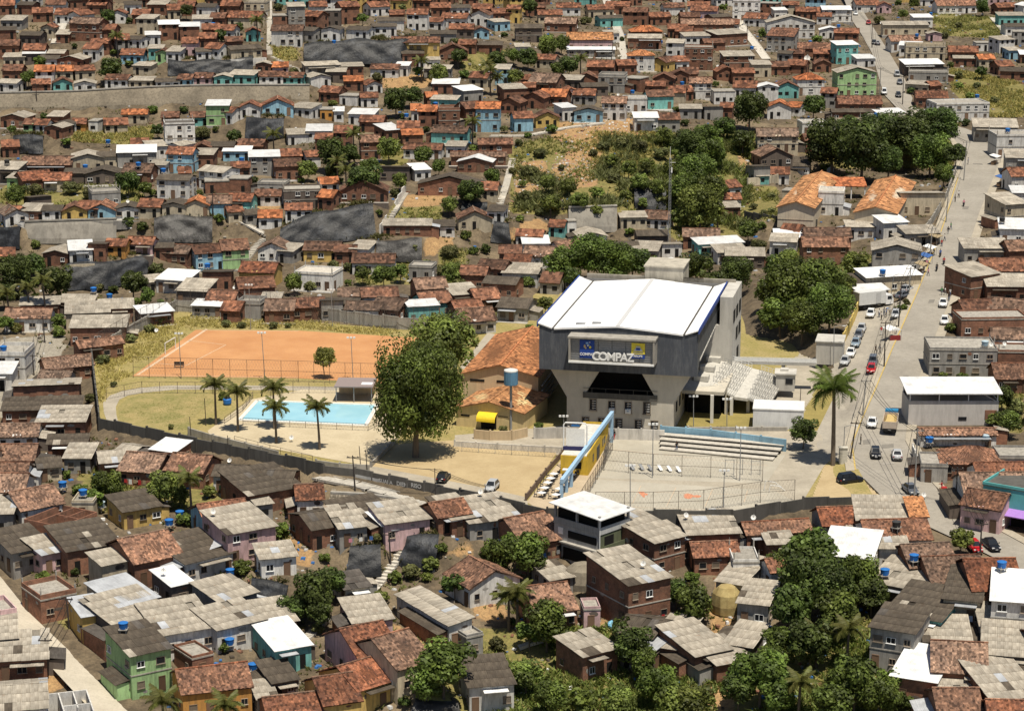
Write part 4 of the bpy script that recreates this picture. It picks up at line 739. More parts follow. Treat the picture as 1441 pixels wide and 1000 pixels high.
for st_ in (ROAD, LANE): mark_poly([(l[0] - 6, l[1]) for l, r_ in st_] + [(r_[0] + 6, r_[1]) for l, r_ in reversed(st_)])
for ch, p in COVER: mark_poly(p)
mark_poly([(125, 500), (139, 606), (456, 672), (500, 676), (673, 712), (770, 736), (1030, 736), (1130, 720), (1260, 716), (1215, 655), (1260, 480), (1310, 400), (1180, 345), (1040, 395), (760, 385), (690, 455), (560, 455), (247, 425)])
mark_poly([(1085, 240), (1320, 240), (1320, 310), (1085, 310)]); mark_poly([(1390, 650), (1441, 650), (1441, 790), (1350, 700)]); mark_poly([(760, 690), (900, 690), (900, 800), (760, 800)]); mark_poly([(1270, 535), (1400, 535), (1400, 605), (1270, 605)]); mark_poly([(440, 664), (640, 700), (640, 735), (440, 735)])
for pts_ in ([(537, 327), (570, 272)], [(342, 372), (370, 336)], [(702, 292), (722, 222)], [(379, 78), (378, 0)], [(873, 98), (850, 0)], [(1078, 84), (1036, 20)], [(510, 850), (565, 775)]):
    (xa, ya), (xb, yb) = pts_
    for k_ in range(12): mark(xa + (xb - xa) * k_ / 11 - 7, ya + (yb - ya) * k_ / 11 - 5, xa + (xb - xa) * k_ / 11 + 7, ya + (yb - ya) * k_ / 11 + 5)
IR = random.Random(5); GAPS = []
def infill(y0, y1, dy, wr, hp, tries):
    y = y0
    while y < y1:
        x = IR.uniform(0, 12)
        while x < 1436:
            w_ = IR.uniform(*wr); k_ = hp
            win = OCC[int(max(0, y - k_ * .35)):int(min(999, y + k_ * .75)), int(max(0, x)):int(min(1440, x + w_))]
            if win.size and win.mean() < 0.24:
                if IR.random() < .86:
                    h = House(); h.px, h.py, h.wpx = x + w_ / 2, y, w_; h.d = IR.uniform(4.5, 6.5); up = y < 440
                    h.h = IR.choice((2.5, 2.6, 2.8, 2.8, 4.4)) if up else IR.choice((2.4, 2.6, 2.8)); h.rot = IR.uniform(-28, 28) if up else (24 if x < 950 else -12) + IR.uniform(-6, 6)
                    q = IR.choice(('gt', 'gt', 'gt', 'Gt', 'Gk', 'ga', 'sc', 'Sc', 'sw', 'sw', 'Gc', 'go', 'go', 'fc', 'Gw')) if up else IR.choice(('sa', 'sc', 'gt', 'sd', 'gk', 'ga', 'sc')); h.shape, h.cov = q
                    h.wall = IR.choice('bbbwwwwwgeeueqyp') if up else IR.choice('bbbgdwe'); h.pos = None; locate(h); HS.append(h); mark(x - 1, y - k_ * .4, x + w_ + 1, y + k_ * .8)
                else: GAPS.append((x + w_ / 2, y, min(w_ * .3, 9))); mark(x, y - k_ * .3, x + w_, y + k_ * .6)
                x += w_
            else: x += 5
        y += dy
infill(4, 120, 5, (18, 30), 19, 1); infill(120, 440, 6, (21, 36), 24, 1); infill(455, 1000, 9, (28, 46), 40, 1)
OUT = []
for (xa, xb, ya, yb) in ((-150, -26, -40, 1000), (1472, 1590, -40, 1000), (-26, 1472, -46, -6)):
    y = ya
    while y < yb:
        up = y < 440; x = xa + IR.uniform(0, 14); w_ = IR.uniform(22, 34) if up else IR.uniform(44, 66)
        while x < xb:
            if not (1150 < x < 1230 and y < 0) and not (x > 1440 and 760 < y < 850) and IR.random() < .85:
                h = House(); h.px, h.py, h.wpx, h.d, h.h, h.rot = x, y + IR.uniform(-4, 4), w_ * IR.uniform(.7, 1), IR.uniform(5, 7), IR.choice((2.6, 2.8, 3.0, 4.6)), IR.uniform(-25, 25)
                h.shape, h.cov = IR.choice(('gt', 'gt', 'gk', 'Gt', 'ga', 'sc', 'sa', 'sw', 'go')); h.wall = IR.choice('bbbwwgequyp'); h.pos = None; locate(h); h.out = True; OUT.append(h)
            x += w_ * 1.1
        y += 13 if up else 32
HS += OUT
for y_ in range(10, 1000, 9):
    for x_ in range(6, 1436, 11):
        k_ = 9 if y_ < 440 else 15
        win = OCC[max(0, y_ - k_ // 2):min(999, y_ + k_ // 2), max(0, x_ - k_ // 2):min(1440, x_ + k_ // 2)]
        if win.size and win.mean() < .12 and IR.random() < .5 and len(GAPS) < 150: GAPS.append((x_, y_, k_ * IR.uniform(.5, .9))); mark(x_ - k_, y_ - k_, x_ + k_, y_ + k_)
# level a pad of ground under each house, and set it back from the edge of a cut
CL = [(np.array(p), np.array(q)) for _, cp, _ in CUTW for p, q in cp]
CM = np.array([[(p[0] + q[0]) / 2, (p[1] + q[1]) / 2] for p, q in CL])
near_cut = np.full(GXX.shape, 1e9)
for m_ in CM: near_cut = np.minimum(near_cut, np.hypot(GXX - m_[0], (GYY - m_[1])))
for h in HS:
    c, s = math.cos(rad(h.rot)), math.sin(rad(h.rot)); y0_ = h.y
    for k_ in range(15):
        zc = float(gz(np.array(h.x), np.array(h.y))); fr = [float(gz(np.array(h.x + a_ * c + h.d / 2 * s), np.array(h.y + a_ * s - h.d / 2 * c))) for a_ in (-h.w / 2, 0, h.w / 2)]
        if min(fr) > zc - 1.4 or np.min(np.hypot(CM[:, 0] - h.x, CM[:, 1] - h.y)) > 11: break
        h.y += .5
    if k_ == 14: h.y = y0_
Z0 = HF.Z.copy()
for h in HS:
    z = float(gz(np.array(h.x), np.array(h.y))); c, s = math.cos(rad(h.rot)), math.sin(rad(h.rot)); fr = float(gz(np.array(h.x + h.d / 2 * s), np.array(h.y - h.d / 2 * c))); h.z = z * .6 + fr * .4
ACC = np.zeros(GXX.shape); WT = np.zeros(GXX.shape)
for h in HS:
    i0, i1 = np.searchsorted(GX, [h.x - 13, h.x + 13]); j0, j1 = np.searchsorted(GY, [h.y - 13, h.y + 13]); X, Y = GXX[j0:j1, i0:i1] - h.x, GYY[j0:j1, i0:i1] - h.y
    c, s = math.cos(-rad(h.rot)), math.sin(-rad(h.rot)); A, B = np.abs(X * c - Y * s) - h.w / 2, np.abs(X * s + Y * c) - h.d / 2
    f = np.clip(1.25 - np.maximum(np.maximum(A, B), 0) / 2.2, 0, 1); ACC[j0:j1, i0:i1] += f * (h.z - 0.05); WT[j0:j1, i0:i1] += f
keep = (near_cut < 3.0) | in_poly(GXX, GYY, PLATEAU) | (dist_poly(GXX, GYY, [l for l, r_ in ROADW] + [r_ for l, r_ in reversed(ROADW)]) < 3.2) | (dist_poly(GXX, GYY, [l for l, r_ in LANEW] + [r_ for l, r_ in reversed(LANEW)]) < 2.0) | in_poly(GXX, GYY, [l for l, r_ in ROADW] + [r_ for l, r_ in reversed(ROADW)]) | in_poly(GXX, GYY, [l for l, r_ in LANEW] + [r_ for l, r_ in reversed(LANEW)])
f = np.where(keep, 0, np.minimum(WT, 1)); HF.Z = HF.Z * (1 - f) + np.where(WT > 0, ACC / np.maximum(WT, 1e-6), 0) * f
for h in HS:
    c, s = math.cos(rad(h.rot)), math.sin(rad(h.rot)); zs = [float(gz(np.array(h.x + a_ * c - b_ * s), np.array(h.y + a_ * s + b_ * c))) for a_ in (-h.w / 2, 0, h.w / 2) for b_ in (-h.d / 2, 0, h.d / 2)]
    h.zmin = max(min(zs), h.z - 3.5) - .4; h.size = h.w * h.s * (h.h * h.s + h.d * h.s * .25)
build_terrain()
HS.sort(key=lambda h: -h.size * (0.001 if hasattr(h, 'out') else 1))
# the sky is the world; ground sheets lie on the flat compound
ROADM = M_ground('worn_road_concrete', (0.36, 0.33, 0.28), (0.28, 0.255, 0.215), 0.12, 0.9, 0.35, (0.13, 0.12, 0.105))
PAVE = M_ground('pale_pavement', (0.46, 0.41, 0.325), (0.34, 0.30, 0.235), 0.25, 0.95, 0.45)
CLAY = M_ground('orange_clay', (0.58, 0.305, 0.135), (0.46, 0.215, 0.088), 0.10, 0.97, 0.5, (0.46, 0.235, 0.125))
SANDM = M_ground('pale_sand_paving', (0.58, 0.495, 0.345), (0.46, 0.385, 0.26), 0.2, 0.97, 0.5, (0.36, 0.28, 0.16))
YARD = M_ground('tan_yard_earth', (0.50, 0.39, 0.225), (0.40, 0.30, 0.165), 0.15, 0.97, 0.45, (0.32, 0.24, 0.13))
GRASSM = M_ground('dry_lawn', (0.30, 0.25, 0.085), (0.40, 0.31, 0.14), 0.22, 0.98, 0.8, (0.075, 0.10, 0.02))
LAWN = M_ground('green_lawn', (0.15, 0.16, 0.04), (0.36, 0.28, 0.12), 0.22, 0.98, 0.85, (0.42, 0.33, 0.17))
COURT = M_ground('court_concrete', (0.47, 0.435, 0.36), (0.37, 0.34, 0.275), 0.13, 0.93, 0.4, (0.33, 0.28, 0.21))
LINEW = M_ground('chalk_line', (0.66, 0.52, 0.38), (0.58, 0.40, 0.25), 1.5, 0.9, 0.5)
def sheet(name, poly, z, m, holes=None, label=None, px=True):
    p = [W(a, b, z) if px else (a, b, z) for a, b in poly]
    mb = MB(); mb.face(p); me = mb.mesh(name, m)
    n = me.polygons[0].normal
    if n.z < 0: me.flip_normals()
    return struct(link(name, me), label=label)
def ribbon(name, strip, m, lift, label=None, sub=6, kerb=0.0):
    mb = MB(); L = []; 
    for i in range(len(strip) - 1):
        for k in range(sub):
            f = k / sub
            L.append(tuple(tuple(strip[i][e][q] * (1 - f) + strip[i + 1][e][q] * f for q in range(3)) for e in (0, 1)))
    L.append(strip[-1])
    for a, b in zip(L[:-1], L[1:]):
        q = [a[0], a[1], b[1], b[0]]
        mb.face([(x, y, z + lift) for x, y, z in q])
    me = mb.mesh(name, m)
    if me.polygons[0].normal.z < 0: me.flip_normals()
    return struct(link(name, me), label=label)
ribbon('main_road', ROADW, ROADM, 0.0, 'wide worn concrete road climbing the hill')
ribbon('lane', LANEW, M_ground('lane_concrete', (0.58, 0.52, 0.42), (0.47, 0.42, 0.335), 0.3, 0.9, 0.4), 0.0, 'pale concrete lane between the lower houses')
def side_strip(name, W_, side, w0, w1, m, lift, label, lo=0, hi=None):
    st = []
    for l, r in W_[lo:hi]:
        a, b = (Vector(l), Vector(r)) if side == 0 else (Vector(r), Vector(l))
        d = (a - b).normalized()
        p, q = a + d * w0, a + d * w1
        st.append((tuple(p), tuple(q)) if side else (tuple(q), tuple(p)))
    # a kerbed pavement: top and the kerb's face
    mb = MB()
    for i in range(len(st) - 1):
        for k in range(6):
            f, g = k / 6, (k + 1) / 6
            def P(e, t): return Vector(st[i][e]) * (1 - t) + Vector(st[i + 1][e]) * t
            a, b, c, d = P(0, f), P(1, f), P(1, g), P(0, g)
            up = Vector((0, 0, lift))
            mb.face([a + up, b + up, c + up, d + up])
            mb.face([a - up, b - up, b + up, a + up]); mb.face([c - up, d - up, d + up, c + up])
            mb.face([b - up, c - up, c + up, b + up]); mb.face([d - up, a - up, a + up, d + up])
    return struct(mb.obj(name, m), label=label)
side_strip('road_pavement', ROADW, 1, 0.0, 1.9, PAVE, 0.13, 'narrow kerbed pavement on the house side of the road', 0, 16)
side_strip('road_pavement', ROADW, 0, 0.0, 1.8, PAVE, 0.13, 'kerbed pavement strip between the road and the parking strip', 5, 16)
side_strip('road_kerb', ROADW, 0, 0.02, 0.28, M_ground('yellow_kerb', (0.58, 0.43, 0.13), (0.42, 0.31, 0.12), 1.0), 0.136, 'faded yellow painted kerb line along the road', 5, 14)
# compound sheets
sheet('compound_ground', [(129, 505), (139, 600), (300, 634), (456, 664), (500, 668), (673, 703), (770, 728), (1030, 728), (1130, 712), (1237, 712), (1205, 655), (1196, 600), (1180, 540), (1110, 480), (1050, 470), (1040, 408), (760, 408), (690, 462), (560, 463), (247, 437)], -0.03, GRASSM, label='dry grass ground of the walled compound')
sheet('clay_pitch', [(186, 529), (275, 464), (420, 465), (600, 476), (640, 545), (420, 532)], 0.004, CLAY, label='orange clay football pitch')
for a, b in (((194, 527), (291, 463)), ((265, 479), (318, 485)), ((221, 511), (262, 514)), ((318, 485), (262, 514)), ((190, 527.6), (420, 531)), ((283, 464.6), (420, 465.6)), ((300, 552), (300.4, 552.2))):
    p, q = Vector(W(*a)), Vector(W(*b)); d = (q - p).normalized(); n = Vector((-d.y, d.x, 0)) * (0.30 if a[0] in (194,) else 0.10)
    sheet('pitch_line', [((p + n).x, (p + n).y), ((p - n).x, (p - n).y), ((q - n).x, (q - n).y), ((q + n).x, (q + n).y)], 0.012, LINEW, px=False)
sheet('curved_path', [(152, 596), (146, 580), (145, 566), (155, 556), (172, 550), (200, 545), (240, 542), (340, 542), (480, 544), (480, 550), (330, 548), (245, 548), (205, 552), (180, 556), (168, 562), (163, 572), (164, 584), (168, 600)], 0.004, PAVE, label='pale concrete path curving round the lawn')
sheet('lawn', [(166, 572), (180, 560), (205, 554), (245, 550), (292, 552), (300, 563), (268, 590), (262, 622), (215, 612), (170, 598)], 0.008, LAWN, label='patchy green lawn inside the curved path')
sheet('pool_terrace', [(292, 606), (352, 562), (425, 548), (530, 550), (575, 600), (552, 626), (522, 656), (390, 632), (300, 620)], 0.012, SANDM, label='sandy paved terrace round the swimming pool')
sheet('tree_yard', [(522, 657), (555, 625), (640, 619), (785, 634), (741, 700), (672, 686), (600, 672)], 0.006, YARD, label='bare tan yard under the big tree')
sheet('yard_driveway', [(470, 655), (522, 655), (600, 670), (672, 684), (741, 699), (744, 716), (676, 699), (560, 674), (480, 662)], 0.010, PAVE, label='concrete driveway behind the graffiti wall')
sheet('cafe_terrace', [(741, 706), (795, 640), (862, 640), (812, 722), (770, 722)], 0.006, M_ground('cafe_paving', (0.53, 0.43, 0.30), (0.43, 0.34, 0.23), 0.3), label='paved terrace with small white tables')
sheet('upper_court', [(838, 672), (862, 618), (930, 616), (1105, 640), (1078, 680)], 0.008, COURT, label='upper exercise court of pale concrete')
sheet('lower_court', [(816, 716), (838, 674), (1090, 690), (1120, 706), (1030, 727), (830, 726)], 0.010, COURT, label='lower sports court with faded markings')
sheet('gym_side_path', [(647, 517), (686, 468), (697, 470), (656, 521)], 0.002, PAVE, label='pale concrete path beside the tan hall')
sheet('building_forecourt', [(640, 612), (800, 598), (1150, 606), (1180, 636), (1160, 655), (1128, 708), (1030, 727), (770, 726), (742, 706), (795, 640), (640, 630)], 0.002, PAVE, label='concrete forecourt below the big hall')
sheet('hall_side_ground', [(930, 606), (1010, 560), (1130, 520), (1180, 545), (1150, 606)], 0.004, M_ground('bank_grass', (0.34, 0.27, 0.09), (0.24, 0.20, 0.07), 0.3), label='grassy slope under the ramp')
LOTM = M_ground('lot_concrete', (0.42, 0.38, 0.31), (0.31, 0.28, 0.235), 0.18, 0.93, 0.45)
def drape(name, poly, lift, m, label, n=28):
    """a sheet that follows the ground inside a pixel polygon"""
    q = [at(*p) for p in poly]; xs = [p[0] for p in q]; ys = [p[1] for p in q]
    X, Y = np.meshgrid(np.linspace(min(xs), max(xs), n), np.linspace(min(ys), max(ys), n)); Z = gz(X, Y) + lift
    mb = MB()
    cx, cy = (X[:-1, :-1] + X[1:, 1:]) / 2, (Y[:-1, :-1] + Y[1:, 1:]) / 2; ins = in_poly(cx, cy, q)
    for j in range(n - 1):
        for i in range(n - 1):
            if ins[j, i]: mb.face([(X[j, i], Y[j, i], Z[j, i]), (X[j, i + 1], Y[j, i + 1], Z[j, i + 1]), (X[j + 1, i + 1], Y[j + 1, i + 1], Z[j + 1, i + 1]), (X[j + 1, i], Y[j + 1, i], Z[j + 1, i])])
    return struct(mb.obj(name, m), label=label)
drape('parking_strip', [(1128, 615), (1140, 575), (1172, 520), (1186, 470), (1215, 418), (1262, 425), (1283, 425), (1255, 490), (1230, 545), (1205, 600), (1195, 655), (1168, 650), (1150, 630)], 0.09, LOTM, 'concrete parking strip between hall and road', 60)
drape('ramp_forecourt', [(1060, 575), (1085, 535), (1125, 498), (1165, 510), (1150, 545), (1120, 600), (1075, 608)], 0.10, PAVE, 'pale concrete ramp beside the gatehouse', 50)
drape('corner_yard', [(1140, 708), (1160, 655), (1192, 658), (1246, 705), (1225, 714)], 0.10, YARD, 'tan triangular yard beside the road bend', 40)
# bits of lane and stairs between the houses
def path_on(name, pts, w, m, label, lift=0.12, steps=False):
    mb = MB(); q = []
    for (a, b) in zip(pts[:-1], pts[1:]):
        for k in range(8): q.append((a[0] + (b[0] - a[0]) * k / 8, a[1] + (b[1] - a[1]) * k / 8))
    q.append(pts[-1]); q = [Vector(at(*p)) for p in q]
    for i in range(len(q) - 1):
        d = q[i + 1] - q[i]; d.z = 0
        if d.length < 0.05: continue
        d.normalize(); n = Vector((-d.y, d.x, 0)) * w / 2
        if steps:
            m_ = max(1, int((q[i + 1] - q[i]).length / 0.7))
            for k in range(m_):
                p = q[i].lerp(q[i + 1], (k + 0.5) / m_); mb.box((p.x, p.y, p.z + 0.0), (w, 0.75, 0.5), math.atan2(d.y, d.x) - math.pi / 2)
        else:
            for e in (0.0,):
                a, b = q[i], q[i + 1]
                mb.face([tuple(a - n + Vector((0, 0, lift + 0.1))), tuple(a + n + Vector((0, 0, lift + 0.1))), tuple(b + n + Vector((0, 0, lift + 0.1))), tuple(b - n + Vector((0, 0, lift + 0.1)))][::-1])
                for sgn in (-1, 1):
                    mb.bar(a + n * sgn + Vector((0, 0, lift)), b + n * sgn + Vector((0, 0, lift)), 0.18, 0.4)
    return struct(mb.obj(name, m), label=label)
PALE = M_wall('pale_step_concrete', (0.56, 0.52, 0.45), 0.5)
path_on('lane_path', [(448, 672), (500, 682), (560, 698), (606, 712)], 2.6, PALE, 'concrete lane under the graffiti wall')
path_on('stairs', [(537, 327), (552, 300), (570, 272)], 1.8, PALE, 'white concrete stairs up the black-sheeted bank', steps=True)
path_on('stairs', [(342, 372), (356, 352), (370, 336)], 1.8, PALE, 'grey stairs between the green house and the yellow house', steps=True)
path_on('stairs', [(702, 292), (712, 262), (722, 222)], 1.7, PALE, 'long concrete stairs beside the rubbish slope', steps=True)
path_on('stairs', [(379, 78), (380, 40), (378, -10)], 1.8, PALE, 'straight white stairs near the top of the hill', steps=True)
path_on('stairs', [(382, 80), (410, 94), (440, 108)], 1.4, PALE, 'steps running down beside a bank of dry grass', steps=True)
path_on('stairs', [(510, 850), (540, 812), (565, 775)], 1.6, PALE, 'alley of worn steps climbing through shacks', steps=True)
path_on('stairs', [(430, 900), (445, 885), (460, 868)], 1.4, PALE, 'short flight of ochre steps by the dark mango tree', steps=True)
path_on('lane_path', [(873, 98), (876, 78), (872, 50), (860, 20), (850, -8)], 2.8, PALE, 'narrow pale street between red roofs')
path_on('lane_path', [(1078, 84), (1062, 62), (1046, 42), (1036, 20)], 2.8, PALE, 'narrow street beside a brick block')
path_on('lane_path', [(78, 62), (86, 40), (92, 25)], 2.6, PALE, 'short pale lane near the top of the hill')
path_on('lane_path', [(690, 192), (740, 192), (800, 180), (850, 174)], 1.6, PALE, 'pale footpath along the top of the rubbish slope')
path_on('lane_path', [(1395, 25), (1412, 45), (1422, 75)], 1.6, PALE, 'concrete gutter path on the grassy hill')
path_on('lane_path', [(320, 303), (350, 318), (372, 330)], 1.4, PALE, 'footpath below the row of gabled cottages')
path_on('lane_path', [(730, 912), (750, 905), (780, 895)], 1.0, PALE, 'narrow garden wall path in the green gully')
# retaining walls and sheets over the cut banks
STONEM = M_ground('stained_retaining_concrete', (0.30, 0.255, 0.19), (0.17, 0.145, 0.11), 0.2, 0.95, 0.8, (0.07, 0.06, 0.045))
CUTM = {'stone': STONEM, 'conc': M_wall('stained_slope_concrete', (0.26, 0.24, 0.205), 0.85, 0.35), 'stones': STONEM}
def tarp_mat(name, c, rough):
    s = NT(name); co = s.coord(); n = s.noise(s.mapped(co, (0.55, 0.55, 0.4)), 1.0, 6, 0.68)
    s.bump(n, 0.7, 0.4); s.b.inputs['Specular IOR Level'].default_value = 0.38
    a = s.mix(s.ramp(s.noise(co, 0.35, 5, 0.65), [(0.52, 0.0), (0.64, 0.9)]), c, tuple(x * 3.5 for x in c))  # paler patches paint in the grey sheen, with some streaky dust
    return s.out(a, rough)
CUTM['tarp'] = tarp_mat('black_plastic_sheet', (0.013, 0.014, 0.016), 0.52); CUTM['tarp2'] = tarp_mat('dark_rubber_sheet', (0.030, 0.028, 0.026), 0.5)
def cut(kind, cp, lab):
    mb = MB(); nu, nv = (len(cp) - 1) * 5, 7; r = random.Random(len(lab)); grid = []
    for i in range(nu + 1):
        k = min(i // 5, len(cp) - 2); f = i / 5 - k; row = []
        a = Vector(cp[k][0]).lerp(Vector(cp[k + 1][0]), f); b = Vector(cp[k][1]).lerp(Vector(cp[k + 1][1]), f)
        for j in range(nv + 1):
            p = a.lerp(b, j / nv); w = 1.0 if kind in ('stone', 'conc', 'stones') else 1.15 + 0.24 * math.sin(p.x * .55 + j * .5 + math.sin(p.x * .2 + j * .6) * 1.6) + .12 * math.sin(p.x * 1.15 - j * .9 + 1.5 * math.sin(j * .8))
            if j == nv: p.z += 0.35; p.y += 0.4
            if j == 0: p.z -= 0.6
            row.append((p.x, p.y - w - 0.25, p.z + (.3 * math.sin(p.x * .5 + len(lab)) + .2 * math.sin(p.x * .23) if j == nv and kind[0] == 't' else 0)))
        row.append((row[-1][0], row[-1][1] + 2.6, row[-1][2] - (0.05 if kind[0] != 't' else 0.5)))
        grid.append(row)
    for i in range(nu):
        for j in range(nv + 1): mb.face([grid[i][j], grid[i + 1][j], grid[i + 1][j + 1], grid[i][j + 1]])
    m = CUTM[kind]; sm_ = kind[0] == 't'
    if kind[0] == 't':
        # shared points, so the sheet shades as one soft surface
        idx = {}; nv_ = []; mp = []
        for p in mb.v:
            k = (round(p[0], 3), round(p[1], 3), round(p[2], 3))
            if k not in idx: idx[k] = len(nv_); nv_.append(p)
            mp.append(idx[k])
        mb.v = nv_; mb.f = [tuple(mp[q] for q in f_) for f_ in mb.f]
        o = tag(mb.obj('plastic_sheet', m), lab, 'plastic sheet', 'sheets spread over cut banks')
        for p in o.data.polygons: p.use_smooth = True
    else:
        o = tag(mb.obj('retaining_wall', m), lab, 'retaining wall')
        cb = MB()
        for i in range(nu):
            p, q = grid[i][nv], grid[i + 1][nv]; cb.bar((p[0], p[1] - 0.1, p[2] + 0.12), (q[0], q[1] - 0.1, q[2] + 0.12), 0.5, 0.35)
        cb.obj('coping', CONC, o)
        if kind == 'stones':   # each stone that can be told apart
            sm = [M_plain('rubble_stone_%d' % k, c, 0.9) for k, c in enumerate([(0.30, 0.26, 0.20), (0.22, 0.19, 0.15), (0.38, 0.33, 0.26)])]
            datas = []
            for k in range(6):
                b = MB(); b.lathe([(0.30, -0.05), (0.48, 0.04), (0.40, 0.16), (0.18, 0.22)], 6)
                b.v = [(x * r.uniform(.8, 1.2), y * r.uniform(.7, 1.0), z) for x, y, z in b.v]; datas.append(b.mesh('stone', sm[k % 3]))
            for i in range(0, nu):
                for j in range(0, nv):
                    a, b2, c, d = (Vector(grid[i][j]), Vector(grid[i + 1][j]), Vector(grid[i + 1][j + 1]), Vector(grid[i][j + 1]))
                    for f in (0.25, 0.75):
                        p = a.lerp(b2, f).lerp(d.lerp(c, f), 0.5 + (0.2 if (j % 2) else -0.2) * 0.3); n = (b2 - a).cross(d - a).normalized()
                        st = link('stone', r.choice(datas), o, p); st.rotation_euler = n.to_track_quat('Z', 'Y').to_euler()
                        st.scale = ((b2 - a).length * 0.5 / 0.9, (d - a).length / 0.9 + 0.1, 1)
    return o
for kind, cp, lab in CUTW: cut(kind, cp, lab)

rp = random.Random(8); PATCH = [M_ground('dark_road_patch', (0.25, 0.23, 0.20), (0.20, 0.185, 0.16), .6), M_ground('pale_road_patch', (0.37, 0.34, 0.295), (0.31, 0.285, 0.245), .6)]
for k in range(13):
    i = rp.randrange(2, 14); f, g_ = rp.random(), rp.uniform(.1, .7); l, r_ = [Vector(ROADW[i][e]).lerp(Vector(ROADW[i + 1][e]), f) for e in (0, 1)]; d = (Vector(ROADW[i + 1][0]) - Vector(ROADW[i][0])); d = d / d.length; u = (r_ - l); w_ = rp.uniform(.12, .3); n_ = rp.uniform(.8, 3.5); p = l + u * g_ + Vector((0, 0, .012 + .0015 * k))
    b = MB(); q = [p + u * w_ * x + d * n_ * y for x, y in ((0, 0), (1, rp.uniform(-.1, .1)), (1 + rp.uniform(-.1, .1), 1), (0, 1 + rp.uniform(-.1, .1)))]; b.face(q); me = b.mesh('road_patch', PATCH[k % 2])
    if me.polygons[0].normal.z < 0: me.flip_normals()
    struct(link('road_patch', me))
MAXH = 316
NEARH, FARH = HS[:MAXH], HS[MAXH:]
LANDMARKS = [(380, 500, 'the clay pitch'), (430, 580, 'the swimming pool'), (870, 500, 'the big hall'), (585, 560, 'the largest tree'), (1140, 270, 'the school'), (1250, 200, 'the dark grove'),
             (1260, 610, 'the road bend'), (960, 680, 'the sports courts'), (60, 900, 'the lower lane'), (800, 240, 'the rubbish slope'), (470, 310, 'the black sheet'), (200, 140, 'the retaining wall'), (505, 70, 'the topmost sheet'),
             (1240, 90, 'the upper road'), (560, 690, 'the graffiti wall'), (1150, 840, 'the leafy thicket'), (440, 840, 'the mango tree'), (1340, 580, 'the white-roofed block'), (1420, 720, 'the turquoise shop'), (940, 300, 'the lattice mast')]
ORD = ['nearest', 'second nearest', 'third nearest', 'fourth nearest', 'fifth nearest', 'sixth nearest', 'seventh nearest', 'eighth nearest', 'ninth nearest', 'tenth nearest', 'eleventh nearest', 'twelfth nearest']
def landmark(x, y):
    return min(LANDMARKS, key=lambda l: math.hypot(l[0] - x, (l[1] - y) * 1.6))
def unique_labels(items, describe):
    """items: (px, py, payload); the words say what it looks like, then which of those alike near which landmark"""
    gr = {}
    for it in items:
        d = describe(it[2]); l = landmark(it[0], it[1]); gr.setdefault(d, {}).setdefault(l[2], []).append((math.hypot(l[0] - it[0], l[1] - it[1]), it))
    out = {}
    for d, by in gr.items():
        for l, v in by.items():
            v.sort(key=lambda q: q[0])
            for k, (_, it) in enumerate(v):
                out[id(it[2])] = '%s, %s' % (d, ('near ' + l) if len(v) == 1 else '%s to %s' % (ORD[k] if k < 12 else ORD[k - 12] + ' after twelve', l))
    return out
def describe_house(h):
    st = 'tall ' if h.h > 6.6 else 'two-storey ' if h.h > 4.1 else ''
    big = 'broad ' if h.w > 9 else 'narrow ' if h.w < 4 else ''
    if h.shape == 'R': return '%sroofless %s house shell with inner walls' % (big, WORD[h.wall])
    rf = {'g': '', 'G': 'front-gabled ', 's': 'sloping ', 'S': 'back-sloping ', 'h': 'hipped ', 'f': '', 'l': 'side-sloping ', 'r': 'side-sloping '}[h.shape]
    rw = {'a': 'a dark slab', 'c': 'a pale slab', 'n': 'a bare slab'}[h.cov] if h.shape == 'f' else ('orange tarpaulin' if h.cov == 'o' and h.shape == 's' else RWORD[h.cov])
    return '%s%s%s house under %s%s' % (big, st, WORD[h.wall], rf, rw)
HL = unique_labels([(h.px, h.py, h) for h in NEARH], describe_house)
for h in NEARH:
    root = thing('house', HL[id(h)], 'house', (h.x, h.y, h.z), rad(h.rot), 'houses on the hillside'); house(h, root)
# the smallest and farthest houses, beyond the three hundred that show largest, as one piece
def far_houses(hs):
    mats = [WALLS[k] for k in WALLS] + [TILE[k] for k in TILE] + [SHEET[k] for k in SHEET if k != 'k'] + [VOID]
    idx = {('W', k): i for i, k in enumerate(WALLS)}
    idx.update({('T', k): len(WALLS) + i for i, k in enumerate(TILE)}); idx.update({('S', k): len(WALLS) + len(TILE) + i for i, k in enumerate([q for q in SHEET if q != 'k'])})
    big = MB()
    for h in hs:
        r = random.Random(int(h.px * 13 + h.py)); b = MB(); wall_mb(h, b, idx[('W', h.wall)])
        if h.shape == 'f': b.box((0, 0, h.h + .1), (h.w + .2, h.d + .2, .25), 0, 1, idx[('S', 'n')])
        else:
            for p in roof_planes(h)[0]:
                if pitched(h):
                    c = MB(); tile_plane(c, p, max(2, int(h.w / .6)), 4, .06, .05, r); o = len(b.v); b.v += c.v; b.f += [tuple(o + q for q in f) for f in c.f]; b.t += c.t; b.m += [idx[('T', h.cov)]] * len(c.f)
                else: b.face(p, r.uniform(.8, 1.1), idx[('S', h.cov)])
        for f, a, z, w, hh, kind in openings(h, r):
            x, y, rz = face_xf(h, f, a); b.box((x, y, z + (hh / 2 if kind == 'd' else 0)), (w, .12, hh), rz, 1, len(mats) - 1)
        c, s = math.cos(rad(h.rot)), math.sin(rad(h.rot)); o = len(big.v)
        big.v += [(h.x + x * c - y * s, h.y + x * s + y * c, h.z + z) for x, y, z in b.v]; big.f += [tuple(o + q for q in f) for f in b.f]; big.t += b.t; big.m += b.m
    return struct(big.obj('distant_houses', mats), 'stuff', 'crowded small tiled houses far up the hill')
far_houses(FARH)
